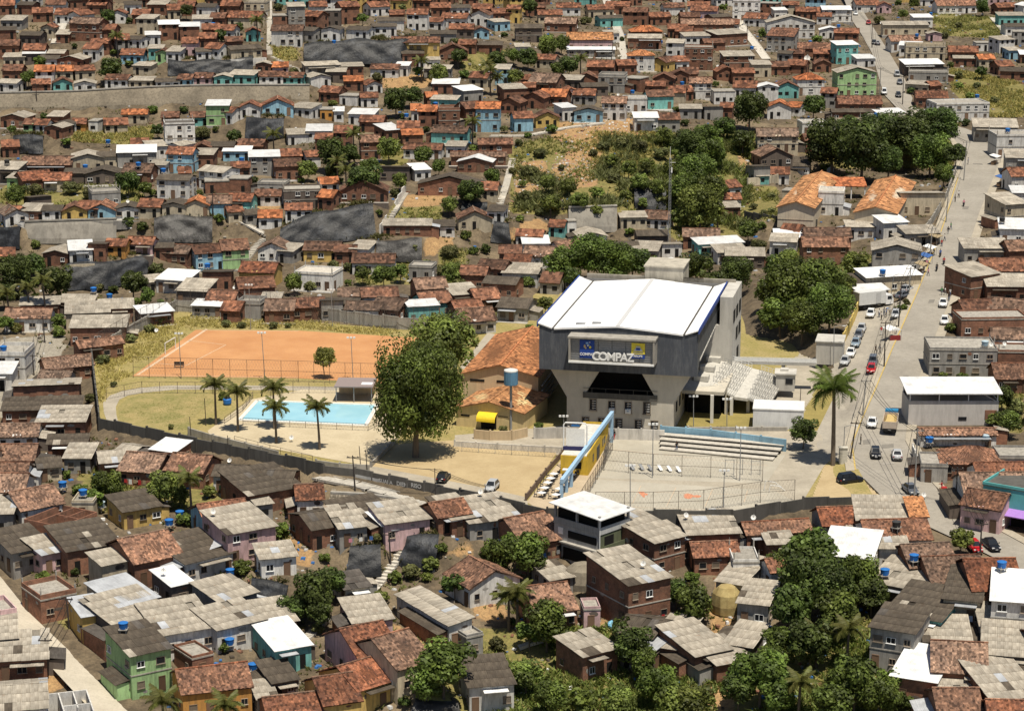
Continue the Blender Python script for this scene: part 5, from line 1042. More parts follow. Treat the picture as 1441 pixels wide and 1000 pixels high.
RPOLY = [[l for l, r_ in s_] + [r_ for l, r_ in reversed(s_)] for s_ in (ROADW, LANEW)]
def free_ground(X, Y):
    ok = np.ones(len(X), bool)
    for p_ in RPOLY: ok &= ~in_poly(X, Y, p_) & (dist_poly(X, Y, p_) > 1.9)
    return ok
# ------------------------------------------------------------------ trees and plants
LEAF = {'m': M_leaf('dark_mango_leaf', (0.046, 0.070, 0.016), (0.082, 0.104, 0.024)), 'g': M_leaf('green_leaf', (0.070, 0.108, 0.020), (0.125, 0.155, 0.032)),
        'l': M_leaf('bright_leaf', (0.10, 0.14, 0.028), (0.16, 0.175, 0.042)), 'y': M_leaf('yellowish_leaf', (0.19, 0.19, 0.035), (0.15, 0.15, 0.045)), 's': M_leaf('shrub_leaf', (0.085, 0.10, 0.032), (0.15, 0.145, 0.055))}
PALML = M_leaf('palm_leaf', (0.075, 0.095, 0.022), (0.14, 0.13, 0.035))
def crown_mesh(name, lobes, cards, size, flat, seed, mat):
    r = random.Random(seed); V = []; T = []
    cs = []
    for k in range(lobes):
        a = 2.4 * k + r.uniform(-.4, .4); t = (k + .5) / lobes; z = (1 - 2 * t) * 0.62; q = math.sqrt(max(0.05, 1 - z * z)) * r.uniform(0.45, 0.72)
        if k % 4 == 0: q *= 0.35
        cs.append((q * math.cos(a), q * math.sin(a), z * flat, r.uniform(0.26, 0.42), r.choice((0.6, 0.85, 1.0, 1.2, 1.5))))
    per = cards // lobes
    for cx, cy, cz, R, tn in cs:
        for _ in range(per):
            z = r.uniform(-0.75, 1); a = r.uniform(0, 6.283); q = math.sqrt(1 - z * z); d = Vector((q * math.cos(a), q * math.sin(a), z))
            p = Vector((cx, cy, cz)) + d * R * r.uniform(0.7, 1.1) * Vector((1, 1, 0.8)).length / 1.62
            n = (d + Vector((r.uniform(-1, 1), r.uniform(-1, 1), r.uniform(-.4, 1))) * 0.75).normalized()
            u = n.cross(Vector((r.uniform(-1, 1), r.uniform(-1, 1), r.uniform(-1, 1)))).normalized(); v = n.cross(u); s = size * r.uniform(0.6, 1.3)
            V += [p - u * s - v * s * .55, p + u * s * .2 - v * s * .75, p + u * s * 1.1 + v * s * .1, p - u * s * .1 + v * s * .8]; T.append(tn * r.uniform(0.6, 1.4))
    me = bpy.data.meshes.new(name); n = len(T)
    me.from_pydata([tuple(p) for p in V], [], [(4 * i, 4 * i + 1, 4 * i + 2, 4 * i + 3) for i in range(n)])
    ca = me.color_attributes.new('tint', 'FLOAT_COLOR', 'CORNER'); a = np.repeat(np.array(T, np.float32), 4); ca.data.foreach_set('color', np.stack([a, a, a, np.ones_like(a)], 1).ravel())
    me.materials.append(mat); me.update(); return me
def trunk_mesh(h, r0, spread, seed):
    r = random.Random(seed); mb = MB(); bend = r.uniform(-.12, .12)
    mb.tube([(0, 0, -0.6), (bend * .3 * h, 0, h * .35), (bend * h, 0.02 * h, h * .62)], [r0 * 1.25, r0 * .85, r0 * .7], 7)
    for k in range(5):
        a = k * 1.26 + r.uniform(-.3, .3); e = spread * r.uniform(.5, .8)
        mb.tube([(bend * h, .02 * h, h * .58), (bend * h + e * .5 * math.cos(a), e * .5 * math.sin(a), h * .8), (bend * h + e * math.cos(a), e * math.sin(a), h * r.uniform(.98, 1.2))], [r0 * .55, r0 * .35, r0 * .15], 5, cap=False)
    return mb.mesh('trunk', BARK)
CR = {}
def crown_data(kind, size, var):
    k = (kind, size, var)
    if k not in CR:
        lob, cards, s, flat = {'big': (30, 8400, 0.048, 0.95), 'med': (20, 3200, 0.075, 0.9), 'small': (12, 1100, 0.13, 0.85)}[size]
        CR[k] = crown_mesh('crown', lob, cards, s, flat, hash((kind, size, var)) % 1000 if False else ord(kind) * 7 + len(size) * 13 + var * 101, LEAF[kind])
    return CR[k]
TR = {}
TREES = []
def tree(px, py, rpx, kind, trunk=None, base=None, label=None, name=None, squash=None):
    """crown centre and radius as seen in the photograph; stands on the ground below it"""
    x, y, z = at(px, py, 3.0); s = FPX / depth_of(x, y, z + 3); R = rpx / s
    bush = kind == 's' or R < 1.5
    ch = (trunk if trunk is not None else (0.15 if bush else 0.55 * R + 0.6)) + R * 0.72
    if base: x, y, z = at(*base); ch = (to_px(x, y, z)[1] - py) / s / CD
    else: x, y, z = at(px, py, ch)
    TREES.append((px, py, dict(x=x, y=y, z=z, R=R, ch=ch, kind=kind, bush=bush, name=name, label=label, squash=squash, px=px)))
for x_, y_, r_ in GAPS: tree(x_, y_, r_, IR.choice('gglsm'))
for e in T_LIST.replace('\n', ';').split(';'):
    a = e.split(); tree(float(a[0]), float(a[1]), float(a[2]), a[3])
tree(1130, 604, 21, 'm', base=(1130, 632), label='round dark clipped tree on the corner by the blue court wall')
tree(458, 502, 15, 'y', base=(457, 533), label='small yellowish tree in front of the clay pitch')
tree(622, 480, 40, 'l', trunk=4.0, label='bright green tree directly behind the largest tree')
def describe_tree(t):
    R = t['R']; sz = 'large' if R > 4.2 else 'medium' if R > 2.2 else 'small'
    c = {'m': 'dark green', 'g': 'mid green', 'l': 'bright green', 'y': 'yellow green', 's': 'dusty olive'}[t['kind']]
    return '%s %s %s' % (sz, c, 'bush' if t['bush'] else 'leafy tree')
TL = unique_labels([t for t in TREES if not t[2]['label']], describe_tree)
for k, (px, py, t) in enumerate(TREES):
    R = t['R']; size = 'big' if R > 4.0 else 'med' if R > 1.9 else 'small'; kind = t['kind']; v = int(px * 7) % (2 if size != 'small' else 3)
    n = 'bush' if t['bush'] else 'leafy_tree'
    root = thing(n, t['label'] or TL[id(t)], 'bush' if t['bush'] else 'tree', (t['x'], t['y'], t['z']), (px * 1.7) % 6.28, 'bushes on the slopes and banks' if t['bush'] else 'leafy trees')
    c = link('crown', crown_data(kind, size, v), root, (0, 0, t['ch']), None, (R * (.95 + .35 * ((k * .37) % 1)), R * (.95 + .3 * ((k * .61) % 1)), R * (.85 + .3 * ((k * .83) % 1)) * (1.0 if not t['bush'] else 0.85)))
    tk = link('trunk', trunk_mesh(t['ch'] + 0.2 * R, max(0.07, R * 0.055), R * .7, k), root)
# the largest tree
bx, by, bz = W(585, 643, 0)
root = thing('leafy_tree', 'largest tree, tall and dense, casting round shade on the tan yard', 'tree', (bx, by, bz), 0)
link('trunk', trunk_mesh(9.0, 0.55, 5.0, 5), root)
link('crown', crown_mesh('crown', 60, 26000, 0.028, 1.0, 77, M_leaf('large_tree_leaf', (0.072, 0.118, 0.020), (0.135, 0.170, 0.034))), root, (0.3, 0, 11.2), 0.4, (7.7, 7.5, 9.3))
# palms
def frond_mesh(L, droop, seed, pairs=22, wid=0.09):
    r = random.Random(seed); mb = MB(); pts = []
    for i in range(9):
        t = i / 8; a = 0.75 - droop * t * 1.1; pts.append((0, 0, 0) if i == 0 else (pts[-1][0] + L / 8 * math.cos(a), 0, pts[-1][2] + L / 8 * math.sin(a)))
    mb.tube(pts, [0.05 * (1 - .1 * i) for i in range(9)], 4, 1.2)
    for k in range(pairs):
        t = 0.12 + 0.88 * k / pairs; f = t * 8; i = min(int(f), 7); p = Vector(pts[i]).lerp(Vector(pts[i + 1]), f - i); ln = L * 0.26 * math.sin(math.pi * min(1, t * .8 + .18)) + .1
        for sg in (-1, 1):
            tip = p + Vector((ln * .45, sg * ln * .8, -ln * r.uniform(.35, .75))); w = Vector((wid, 0, 0.02)); mb.face([p - w, p + w, tip + w * .15, tip - w * .15], r.uniform(.7, 1.3))
    return mb
FR = [frond_mesh(2.9, d, k).mesh('frond', PALML) for k, d in enumerate((0.9, 1.3, 1.7, 2.1))]
FRL = [frond_mesh(5.2, d, 20 + k, 30, 0.10).mesh('frond', LEAF['g']) for k, d in enumerate((0.8, 1.2, 1.6, 2.2))]
def palm(base, top, label, big=False, data=None, group='coconut palms', n=20):
    x, y, z = at(*base); s = FPX / depth_of(x, y, z + 4); h = (base[1] - top[1]) / s / CD; lean = (top[0] - base[0]) / s
    root = thing('palm_tree', label, 'palm tree', (x, y, z), 0, group); r = random.Random(int(base[0]))
    mb = MB(); m = 9
    mb.tube([(lean * (i / m) ** 1.5, 0, -0.3 + (h + .3) * i / m) for i in range(m + 1)], [(0.30 if big else 0.17) * (1.35 - .5 * i / m) * (1.06 if i % 2 else 1) for i in range(m + 1)], 7)
    mb.obj('trunk', BARK, root)
    for k in range(n):
        a = k * 2.399; lv = k / n; o = link('frond', (data or (FRL if big else FR))[min(3, int(lv * 4))], root, (lean, 0, h), None)
        o.rotation_euler = (0, -0.55 + lv * 0.75, a); q = r.uniform(.85, 1.12); o.scale = (q, q, q)
    if not big:
        b = MB()
        for k in range(5): b.lathe([(0.02, -.14), (.12, -.06), (.13, .05), (.02, .14)], 6, (lean + .22 * math.cos(k * 1.3), .22 * math.sin(k * 1.3), h - .25))
        b.obj('coconuts', M_plain('coconut_husk', (0.16, 0.15, 0.05), 0.7), root)
for b, t, l in (((304, 598), (304, 541), 'tallest coconut palm at the corner of the lawn, beside a blue round tank'), ((335, 608), (335, 551), 'slim coconut palm on the sand, second from the lawn'), ((389, 624), (388, 573), 'coconut palm in front of the pool with another palm crown just above it'),
                ((386, 604), (386, 546), 'coconut palm rising behind the one before the pool'), ((450, 633), (447, 573), 'coconut palm on the sand nearest the big tree')): palm(b, t, l, group='coconut palms by the pool')
palm((1172, 655), (1170, 548), 'very tall lone palm with arching dark fronds beside the parking strip', True, n=26, group=None)
for px, py, h in ((165, 52, 6), (362, 30, 6), (385, 190, 6), (593, 87, 6), (690, 100, 7), (665, 172, 7), (498, 190, 8), (487, 240, 6), (62, 395, 8), (12, 413, 7), (817, 83, 6), (685, 92, 6), (700, 110, 5), (230, 985, 5), (318, 990, 5), (268, 673, 6), (716, 840, 5), (728, 832, 6), (1193, 883, 6), (1150, 890, 5), (1125, 958, 5), (475, 228, 6), (1010, 300, 5), (40, 405, 6)):
    x, y, z = at(px, py, h); q = to_px(x, y, z)
    palm(q, (px, py), 'palm with drooping fronds %s' % {165: 'in front of a white roof high on the hill', 362: 'beside the straight white stairs', 385: 'before the wrinkled sheet under the blue gabled house', 593: 'right of the high black sheet', 690: 'in the thick green patch of the upper hill', 665: 'in front of the tall light blue house',
         498: 'standing tallest in the dark clump above the black sheet', 487: 'lower in the dark clump above the black sheet', 62: 'standing out of the dark trees by the dirt yard', 12: 'at the picture edge by the dirt yard', 817: 'beside a long white shed near red roofs', 685: 'deeper in the green patch of the upper hill',
         700: 'lowest in the green patch of the upper hill', 230: 'at the bottom beside the ochre house', 318: 'in front of the ochre house', 268: 'thin and bare, above the green bank', 716: 'in the gully, with a leaning trunk', 728: 'in the gully, behind the leaning one', 1193: 'in the big leafy thicket, higher one', 1150: 'in the big leafy thicket, at its middle', 1125: 'at the bottom of the big leafy thicket',
         475: 'at the side of the dark clump above the black sheet', 1010: 'behind the bright green tree near the mast', 40: 'among dark trees, shorter than its neighbour'}[px], group='palms among the houses', n=14)
GRNW = M_leaf('weed_blade', (0.07, 0.085, 0.02), (0.15, 0.135, 0.045))
# grass and undergrowth nobody could count
def scatter(name, polys, dens, hgt, mat, label, wide=0.12, cap=14000, seed=3, clump=-.35):
    rg = np.random.default_rng(seed); P = []
    for poly in polys:
        q = np.array([at(*p) for p in poly]); lo, hi = q[:, :2].min(0), q[:, :2].max(0); n = int(min(cap * 3, (hi - lo).prod() * dens))
        X = rg.uniform(lo[0], hi[0], n); Y = rg.uniform(lo[1], hi[1], n); Z = gz(X, Y); t = depth_of(X, Y, Z); PX = CXP + FPX * X / t; PY = CYP + FPX * ((CAMZ - Z) * CD - (Y - CAMY) * SD) / t
        k = in_poly(PX, PY, poly); P.append(np.stack([X[k], Y[k], Z[k]], 1))
    P = np.concatenate(P); q_ = np.sin(P[:, 0] * .31 + 2 * np.sin(P[:, 1] * .17)) + np.sin(P[:, 1] * .27 + 2 * np.sin(P[:, 0] * .13)) + rg.normal(0, .5, len(P)); P = P[(q_ > clump) & free_ground(P[:, 0], P[:, 1])]; P = P[rg.permutation(len(P))[:cap * 2]]; n = len(P); B = 4
    base = np.repeat(P, B, 0) + np.concatenate([rg.normal(0, .18, (n * B, 2)), np.zeros((n * B, 1))], 1); base[:, 2] += 0.02
    a = rg.uniform(0, 6.28, n * B); w = wide * rg.uniform(.6, 1.4, n * B); h = hgt * rg.uniform(.4, 1.25, n * B); dx, dy = np.cos(a) * w, np.sin(a) * w; ln = rg.normal(0, .75, (n * B, 2)) * h[:, None]
    V = np.zeros((n * B, 3, 3)); V[:, 0] = base; V[:, 1] = base; V[:, 2] = base; V[:, 0, 0] -= dx; V[:, 0, 1] -= dy; V[:, 1, 0] += dx; V[:, 1, 1] += dy; V[:, 2, :2] += ln; V[:, 2, 2] += h
    me = bpy.data.meshes.new(name); m = n * B; me.vertices.add(m * 3); me.vertices.foreach_set('co', V.ravel()); me.loops.add(m * 3); me.loops.foreach_set('vertex_index', np.arange(m * 3)); me.polygons.add(m)
    me.polygons.foreach_set('loop_start', np.arange(0, m * 3, 3)); me.polygons.foreach_set('loop_total', np.full(m, 3)); me.update(calc_edges=True)
    ca = me.color_attributes.new('tint', 'FLOAT_COLOR', 'CORNER'); c = np.repeat(rg.uniform(.6, 1.4, n), B * 3).astype(np.float32); ca.data.foreach_set('color', np.stack([c, c, c, np.ones_like(c)], 1).ravel())
    me.materials.append(mat); return struct(link(name, me), 'stuff', label)
scatter('weeds', [[(0, 0), (1441, 0), (1441, 440), (1100, 440), (1040, 380), (760, 390), (690, 440), (240, 430), (0, 560)]], .16, .6, GRNW, 'weeds in the gaps between the upper houses', .18, 9000, 21)
scatter('weeds', [[(0, 610), (140, 612), (456, 690), (760, 745), (1240, 735), (1441, 830), (1441, 1000), (0, 1000)]], .55, .55, GRNW, 'weeds in the gaps between the lower houses', .16, 8000, 22)
wb_ = []
for k_, lo, up, lb in CUTS:
    if k_[0] == 't':
        wb_ += [[(x, y + 5) for x, y in lo] + [(x, y - 3) for x, y in lo[::-1]], [(x, y + 1) for x, y in up] + [(x, y - 6) for x, y in up[::-1]]]
scatter('bank_weeds', wb_, 5, .8, GRNW, 'weeds fringing the sheets on the cut banks', .18, 5000, 31)
gp = [p for ch, p in COVER if ch == 1]
DRY = M_leaf('dry_grass_blade', (0.33, 0.30, 0.085), (0.45, 0.38, 0.13)); GRN = M_leaf('green_blade', (0.12, 0.14, 0.032), (0.22, 0.20, 0.06))
scatter('undergrowth', gp, 1.5, 0.75, GRN, 'low green undergrowth and weeds on the open slopes', 0.16, 16000)
scatter('scrub', [[(845, 195), (1060, 188), (1052, 325), (960, 318), (900, 290), (838, 250)], [(735, 235), (800, 262), (840, 262), (880, 292), (790, 300), (725, 296)]], 2.2, 1.5, LEAF['s'], 'tangled green scrub merging over the open slope', .34, 7000, 41, .15)
scatter('scrub', [[(900, 200), (1060, 195), (1045, 320), (950, 315)]], 2.2, 1.7, LEAF['l'], 'brighter tangled scrub towards the dark trees', .36, 5000, 42, .4)
scatter('dry_grass', [[(1335, 95), (1441, 118), (1441, 166), (1390, 165), (1340, 130)], [(110, 180), (215, 178), (215, 206), (100, 200)], [(800, 186), (930, 186), (930, 245), (860, 250), (820, 215)], [(380, 65), (425, 68), (430, 85), (385, 84)]], 3.0, 0.7, DRY, 'yellow dry grass on the hillside', 0.14, 12000, 5)
scatter('dry_grass', [[(134, 512), (247, 440), (420, 450), (560, 464), (560, 474), (420, 463), (276, 462), (186, 528), (150, 545), (140, 592)]], 5.0, 0.55, DRY, 'tall dry grass between the compound wall and the clay pitch', 0.10, 9000, 6)
scatter('lawn_grass', [[(170, 572), (182, 561), (205, 555), (245, 551), (290, 553), (296, 563), (266, 590), (260, 618), (215, 608), (172, 595)]], 4.0, 0.16, GRN, 'short patchy grass of the lawn', 0.08, 5000, 7)
scatter('undergrowth', [[(700, 890), (860, 880), (1000, 900), (1250, 890), (1270, 1010), (680, 1010)]], 4.0, 0.8, LEAF['l'], 'thick bright ground cover in the lower gully', 0.2, 12000, 9)
# ------------------------------------------------------------------ the walled compound and its buildings
def text(s, size, parent, loc, rot, mat, ext=0.02, name='lettering', align='CENTER'):
    cu = bpy.data.curves.new(name, 'FONT'); cu.body = s; cu.size = size; cu.extrude = ext; cu.offset = size * .022; cu.align_x = align; cu.align_y = 'BOTTOM'; cu.materials.append(mat)
    t = bpy.data.objects.new('tmp', cu); COL.objects.link(t); bpy.context.view_layer.update()
    me = bpy.data.meshes.new_from_object(t.evaluated_get(bpy.context.evaluated_depsgraph_get())); bpy.data.objects.remove(t)
    me.name = name; o = link(name, me, parent, loc); o.rotation_euler = rot; return o
def part(name, mats, parent, fn):
    b = MB(); fn(b); return b.obj(name, mats, parent)
CLADD = M_wall('dark_blue_grey_panel', (0.080, 0.088, 0.105), 0.6, 0.6, (0.22, 0.225, 0.23)); HCONC = M_wall('hall_concrete', (0.62, 0.57, 0.475), 0.5, 0.35, (0.34, 0.31, 0.255)); TOWC = M_wall('tower_concrete', (0.60, 0.575, 0.52), 0.45, 0.3)
ROOFW = M_wall('white_membrane_roof', (0.80, 0.80, 0.80), 0.35, .3, (0.5, 0.49, 0.47)); BLUE = M_plain('royal_blue_trim', (0.02, 0.06, 0.28), 0.5); PBLUE = M_plain('pale_blue_paint', (0.33, 0.50, 0.68), 0.6)
SLAT = M_plain('grey_slat_metal', (0.29, 0.295, 0.30), 0.5, 0.2); YEL = M_wall('mustard_render', (0.60, 0.40, 0.045), 0.35); ACW = M_plain('air_conditioner_white', (0.72, 0.72, 0.70), 0.5)
hx, hy, _ = W(873, 604, 0)
hall = thing('sports_hall', 'big concrete hall with white roof, dark panels and a sign reading COMPAZ', 'sports hall', (hx, hy, 0), rad(-12))
def lower(b):
    b.box((-0.1, 19, 2.35), (18.4, 36, 5.9)); b.box((-8.1, 0.55, 2.35), (2.6, 1.1, 5.9)); b.box((7.85, .55, 2.35), (2.6, 1.1, 5.9)); b.box((-.1, .55, 2.35), (13.5, 1.096, 5.9))
part('ground_storey', HCONC, hall, lower)
def shoulder(sg):
    def f(b):
        b.prism([(x * sg, z) for x, z in ((9.3, 5.3), (6.5, 5.3), (3.7, 10.1), (3.7, 10.5), (12.4, 10.5))][::sg], (-0.1, -0.02, 0), 'y', 1.6)
    return f
part('flared_pier', HCONC, hall, shoulder(1)); part('flared_pier', HCONC, hall, shoulder(-1))
part('lintel', HCONC, hall, lambda b: b.box((-.1, .78, 10.3), (7.42, 1.55, .42)))
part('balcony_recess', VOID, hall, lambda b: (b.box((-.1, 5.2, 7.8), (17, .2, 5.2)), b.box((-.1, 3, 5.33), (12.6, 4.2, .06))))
part('balustrade', DCONC, hall, lambda b: (b.box((-.1, -.1, 5.85), (12.9, .2, 1.0)), [b.box((x, -.12, 6.7), (.07, .07, .8)) for x in (-5, -2.6, -.2, 2.2, 4.6)], b.box((-.1, -.12, 7.1), (12.9, .06, .06))))
part('dark_front_panel', CLADD, hall, lambda b: b.prism([(-14.0, 10.4), (13.2, 10.4), (13.2, 17.9), (10.8, 17.55), (-0.4, 18.5), (-11.4, 17.6), (-14.0, 18.1)], (0, -1.5, 0), 'y', 1.2))
for sg, x0 in ((1, 13.0), (-1, -13.8)):
    part('dark_side_panel', M_plain('dark_cladding', (0.085, 0.09, 0.095), 0.55), hall, lambda b: (b.prism([(-0.3, 10.4), (0.6, 10.4), (3, 12.3), (25, 13.4), (38, 13.4), (38, 17.7), (-.3, 17.7)], (x0 - .1, 0, 0), 'x', .2), [b.box((x0 + .12 * sg, 1.2 + 1.9 * k, 15.2), (.08, .08, 4.6)) for k in range(13)]))
    part('white_soffit_edge', TOWC, hall, lambda b: b.bar((x0, 3, 12.2), (x0, 25, 13.3), .35, .3))
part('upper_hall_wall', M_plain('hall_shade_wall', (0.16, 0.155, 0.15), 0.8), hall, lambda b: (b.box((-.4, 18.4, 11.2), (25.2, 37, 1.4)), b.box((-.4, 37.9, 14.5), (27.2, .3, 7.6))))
def roof(b):
    xs = [(-11.4, 17.75), (-5.5, 18.25), (-.4, 18.62), (5, 18.2), (10.8, 17.7)]
    for (a, za), (c, zc) in zip(xs[:-1], xs[1:]):
        n = 5
        for k in range(n):
            y0, y1 = -1.7 + 39.8 * k / n, -1.7 + 39.8 * (k + 1) / n - .05
            b.face([(a, y0, za), (c - .04, y0, zc), (c - .04, y1, zc), (a, y1, za)]); 
        b.face([(a, -1.7, za - .3), (c, -1.7, zc - .3), (c, -1.7, zc), (a, -1.7, za)]); b.face([(a, -1.7, za - .3), (a, 38.1, za - .3), (c, 38.1, zc - .3), (c, -1.7, zc - .3)])
rf = part('roof', ROOFW, hall, roof)
for k in range(1, 8):
    for x, z in ((-8.4, 18.02), (-2.9, 18.46), (2.3, 18.43), (7.9, 17.97)): part('sheet_seam', SLAT, rf, lambda b: b.box((x, -1.5 + 4.95 * k, z + .02), (5.0, .06, .03), 0))
part('ridge_strip', M_plain('pale_grey_membrane', (0.52, 0.52, 0.52), 0.7), rf, lambda b: b.box((-.4, 18.2, 18.66), (.7, 39.6, .06)))
part('roof_hatch', SLAT, rf, lambda b: (b.box((-7.2, .7, 18.2), (1.6, .8, .2)), b.box((-4.4, .7, 18.45), (1.5, .8, .2))))
part('gutter', DCONC, rf, lambda b: (b.box((10.95, 18.2, 17.6), (.36, 39.6, .12)), b.box((-11.55, 18.2, 17.65), (.36, 39.6, .12))))
for sg, xa, xb in ((1, 11.15, 13.4), (-1, -11.75, -14.2)):
    part('roof_wing', ROOFW, hall, lambda b: (b.prism([(0, 17.55), (xb - xa, 18.35), (xb - xa, 18.55), (0, 17.75)][::sg], (xa, -1.7, 0), 'y', 39.8)))
    part('blue_fascia', BLUE, hall, lambda b: b.box((xb + .08 * sg, 18.2, 18.3), (.16, 40.2, .85)))
# the sign box on the front
_n0 = set(hall.children)
def signbox(b):
    b.box((-.95, -3.1, 15.3), (15.0, 3.3, .3)); b.box((-.95, -3.1, 11.05), (14.7, 3.2, .3)); b.box((-8.15, -3.1, 13.2), (.3, 3.2, 4.0)); b.box((6.25, -3.1, 13.2), (.3, 3.2, 4.0))
part('sign_box', CONC, hall, signbox)  # shade on the front faces is put into this darker concrete colour
part('sign_sill', WHITE, hall, lambda b: b.box((-.95, -4.82, 11.1), (14.6, .2, .34)))
for k in range(6):
    part('slat_panel', SLAT, hall, lambda b: (b.box((-6.85 + 2.36 * k, -3.9, 13.2), (2.28, .1, 3.95)), [b.box((-6.85 + 2.36 * k, -3.98, 11.5 + .4 * j), (2.28, .1, .12)) for j in range(9)]))
part('blue_logo_panel', BLUE, hall, lambda b: b.box((-5.2, -4.15, 13.25), (2.5, .1, 3.1)))
LY = M_plain('logo_yellow', (0.75, 0.62, 0.06), 0.5); LW = WHITE; LU = M_plain('logo_light_blue', (0.25, 0.45, 0.75), 0.5); LO = M_plain('logo_tan', (0.55, 0.42, 0.22), 0.5)
for m, shapes in ((LU, ((-5.2, 14.3, .5, .35), (-4.9, 14.05, .3, .2))), (LO, ((-5.6, 13.75, .35, .6), (-5.4, 13.45, .25, .3))), (LY, ((-4.65, 13.6, .4, .45),)), (LW, ((-5.05, 13.9, .3, .25), (-4.75, 14.45, .25, .15)))):
    part('logo_figure', m, hall, lambda b: [b.prism([(.5 * w * math.cos(a * .785), .5 * h * math.sin(a * .785)) for a in range(8)][::-1], (x, -4.26, z), 'y', .06) for x, z, w, h in shapes])
text('COMPAZ', 0.62, hall, (-5.15, -4.28, 12.05), (math.pi / 2, 0, 0), WHITE, .03, 'panel_lettering')
part('yellow_crest_panel', LY, hall, lambda b: b.box((3.55, -4.15, 13.75), (2.3, .1, 1.9)))
part('crest', M_plain('crest_grey', (0.5, 0.5, 0.5), 0.6), hall, lambda b: b.prism([(-.8, -.4), (.8, -.4), (.45, .1), (.3, .45), (-.3, .45), (-.45, .1)][::1], (3.55, -4.26, 13.75), 'y', .06))
part('crest_mark', BLUE, hall, lambda b: (b.box((3.55, -4.3, 13.7), (.7, .05, .35)), b.box((3.55, -4.3, 13.05), (1.8, .05, .09))))
part('blue_name_panel', BLUE, hall, lambda b: b.box((3.55, -4.15, 12.4), (2.3, .1, .75)))
text('RECIFE', 0.5, hall, (3.55, -4.28, 12.22), (math.pi / 2, 0, 0), WHITE, .02, 'panel_lettering')
for ch, x in zip('COMPAZ', (-3.55, -2.35, -0.95, .25, 1.25, 2.3)): text(ch, 1.95, hall, (x, -4.75, 11.2), (math.pi / 2, 0, 0), WHITE, .12, 'letter')
for o_ in hall.children:
    if o_ not in _n0: o_.location.z += 1.7
for x, z in ((-4.8, 4.2), (-1.55, 4.0), (1.3, 4.0), (4.55, 4.1), (-6.1, .9), (-3.3, .9), (-.3, .9), (3.1, .9), (5.9, .9)):
    fd, pd = WIN[0]; w = link('window', fd, hall, (x, -.04, z), 0, (1.3, 1, 2.1)); link('pane', pd, w)
    part('glazing_bars', WHITE, w, lambda b: [b.box((.12, -.04, -.3 + .2 * k), (.5, .05, .04)) for k in range(4)])
for x in (-1.5, 1.35): part('air_conditioner', ACW, hall, lambda b: (b.box((x, -.35, 3.4), (.95, .55, .75)), b.lathe([(.28, -.02), (.28, .02)], 10, (x, -.64, 3.4))))
for y in (4, 8, 12, 16, 20): part('side_window', PANE, hall, lambda b: b.box((9.12, y, 3.6), (.1, 1.4, 1.8)))
# rear stair tower, roof box
part('rear_tower', TOWC, hall, lambda b: b.prism([(8, -.3), (16, -.3), (16, 18.4), (13.7, 18.4), (13.7, 13.2), (8, 13.2)], (0, 26, 0), 'y', 14.4))
for y, z in ((28.5, 14.5), (33, 14.5), (37.5, 14.5), (33, 10.4), (37.5, 10.4), (35, 6.2)): part('tower_window', VOID, hall, lambda b: b.box((16.03, y, z), (.12, 2.6, 2.2)))
part('roof_plant_room', M_wall('plant_room_concrete', (0.48, 0.44, 0.36), 0.6, 0.4), hall, lambda b: (b.box((1.6, 42.8, 18.0), (7.2, 8, 5.4)), b.box((1.6, 42.8, 20.8), (7.6, 8.4, .25))))
part('rear_parapet', M_wall('parapet_concrete', (0.42, 0.38, 0.31), 0.6, 0.4), hall, lambda b: (b.box((-2, 39.2, 17.8), (22, .4, 2.2)), b.box((8, 39.2, 17.9), (14, .4, 2.0))))
# grand outdoor staircase with railings
STW = M_wall('pale_stair_concrete', (0.52, 0.50, 0.45), 0.4)
def P1(px, py, z): return Vector(W(*(740 + px / 3.787, 370 + py / 3.787), z))
st = thing('outdoor_staircase', 'wide double flight of pale concrete stairs with many railings beside the hall', 'staircase')
A1, B1, A2, B2 = P1(1075, 512, 6.6), P1(985, 655, 5.2), P1(1205, 560, 4.4), P1(1110, 712, 3.2)
A3, B3, A4, B4 = P1(1255, 572, 4.2), P1(1185, 722, 3.0), P1(1388, 612, 2.0), P1(1290, 768, 1.0)
def flight(name, a, b, c, d, n=12):
    def f(m):
        for k in range(n):
            p, q, r, s = a.lerp(c, k / n), b.lerp(d, k / n), b.lerp(d, (k + 1) / n), a.lerp(c, (k + 1) / n); z0 = min(p.z, q.z)
            for u, v in ((p, q),):
                P = [Vector((t.x, t.y, t2.z)) for t, t2 in ((p, p), (q, q), (r, q), (s, p))]
                m.face(P[::-1] if (P[1] - P[0]).cross(P[3] - P[0]).z < 0 else P); dn = Vector((0, 0, -.32))
                m.face([P[1], P[2], P[2] + dn, P[1] + dn]); m.face([P[2], P[3], P[3] + dn, P[2] + dn]); m.face([P[3], P[0], P[0] + dn, P[3] + dn])
    part(name, STW, st, f)
    for k in range(7):
        u, v = a.lerp(b, k / 6), c.lerp(d, k / 6)
        def g(m):
            up = Vector((0, 0, .95)); m.bar(u + up, v + up, .07); m.bar(u + up * .5, v + up * .5, .05)
            for j in range(8): q = u.lerp(v, j / 7); m.bar(q, q + up, .06)
        part('railing', WHITE if k in (0, 6) else SLAT, st, g)
flight('flight', A1, B1, A2, B2); flight('flight', A3, B3, A4, B4)
part('landing', STW, st, lambda m: (m.face([A2, A3, B3, B2][::-1]), m.face([B2, B3, B3 + Vector((0, 0, -.5)), B2 + Vector((0, 0, -.5))][::-1])))
C1, D1 = P1(860, 640, 6.0), P1(830, 665, 5.2)
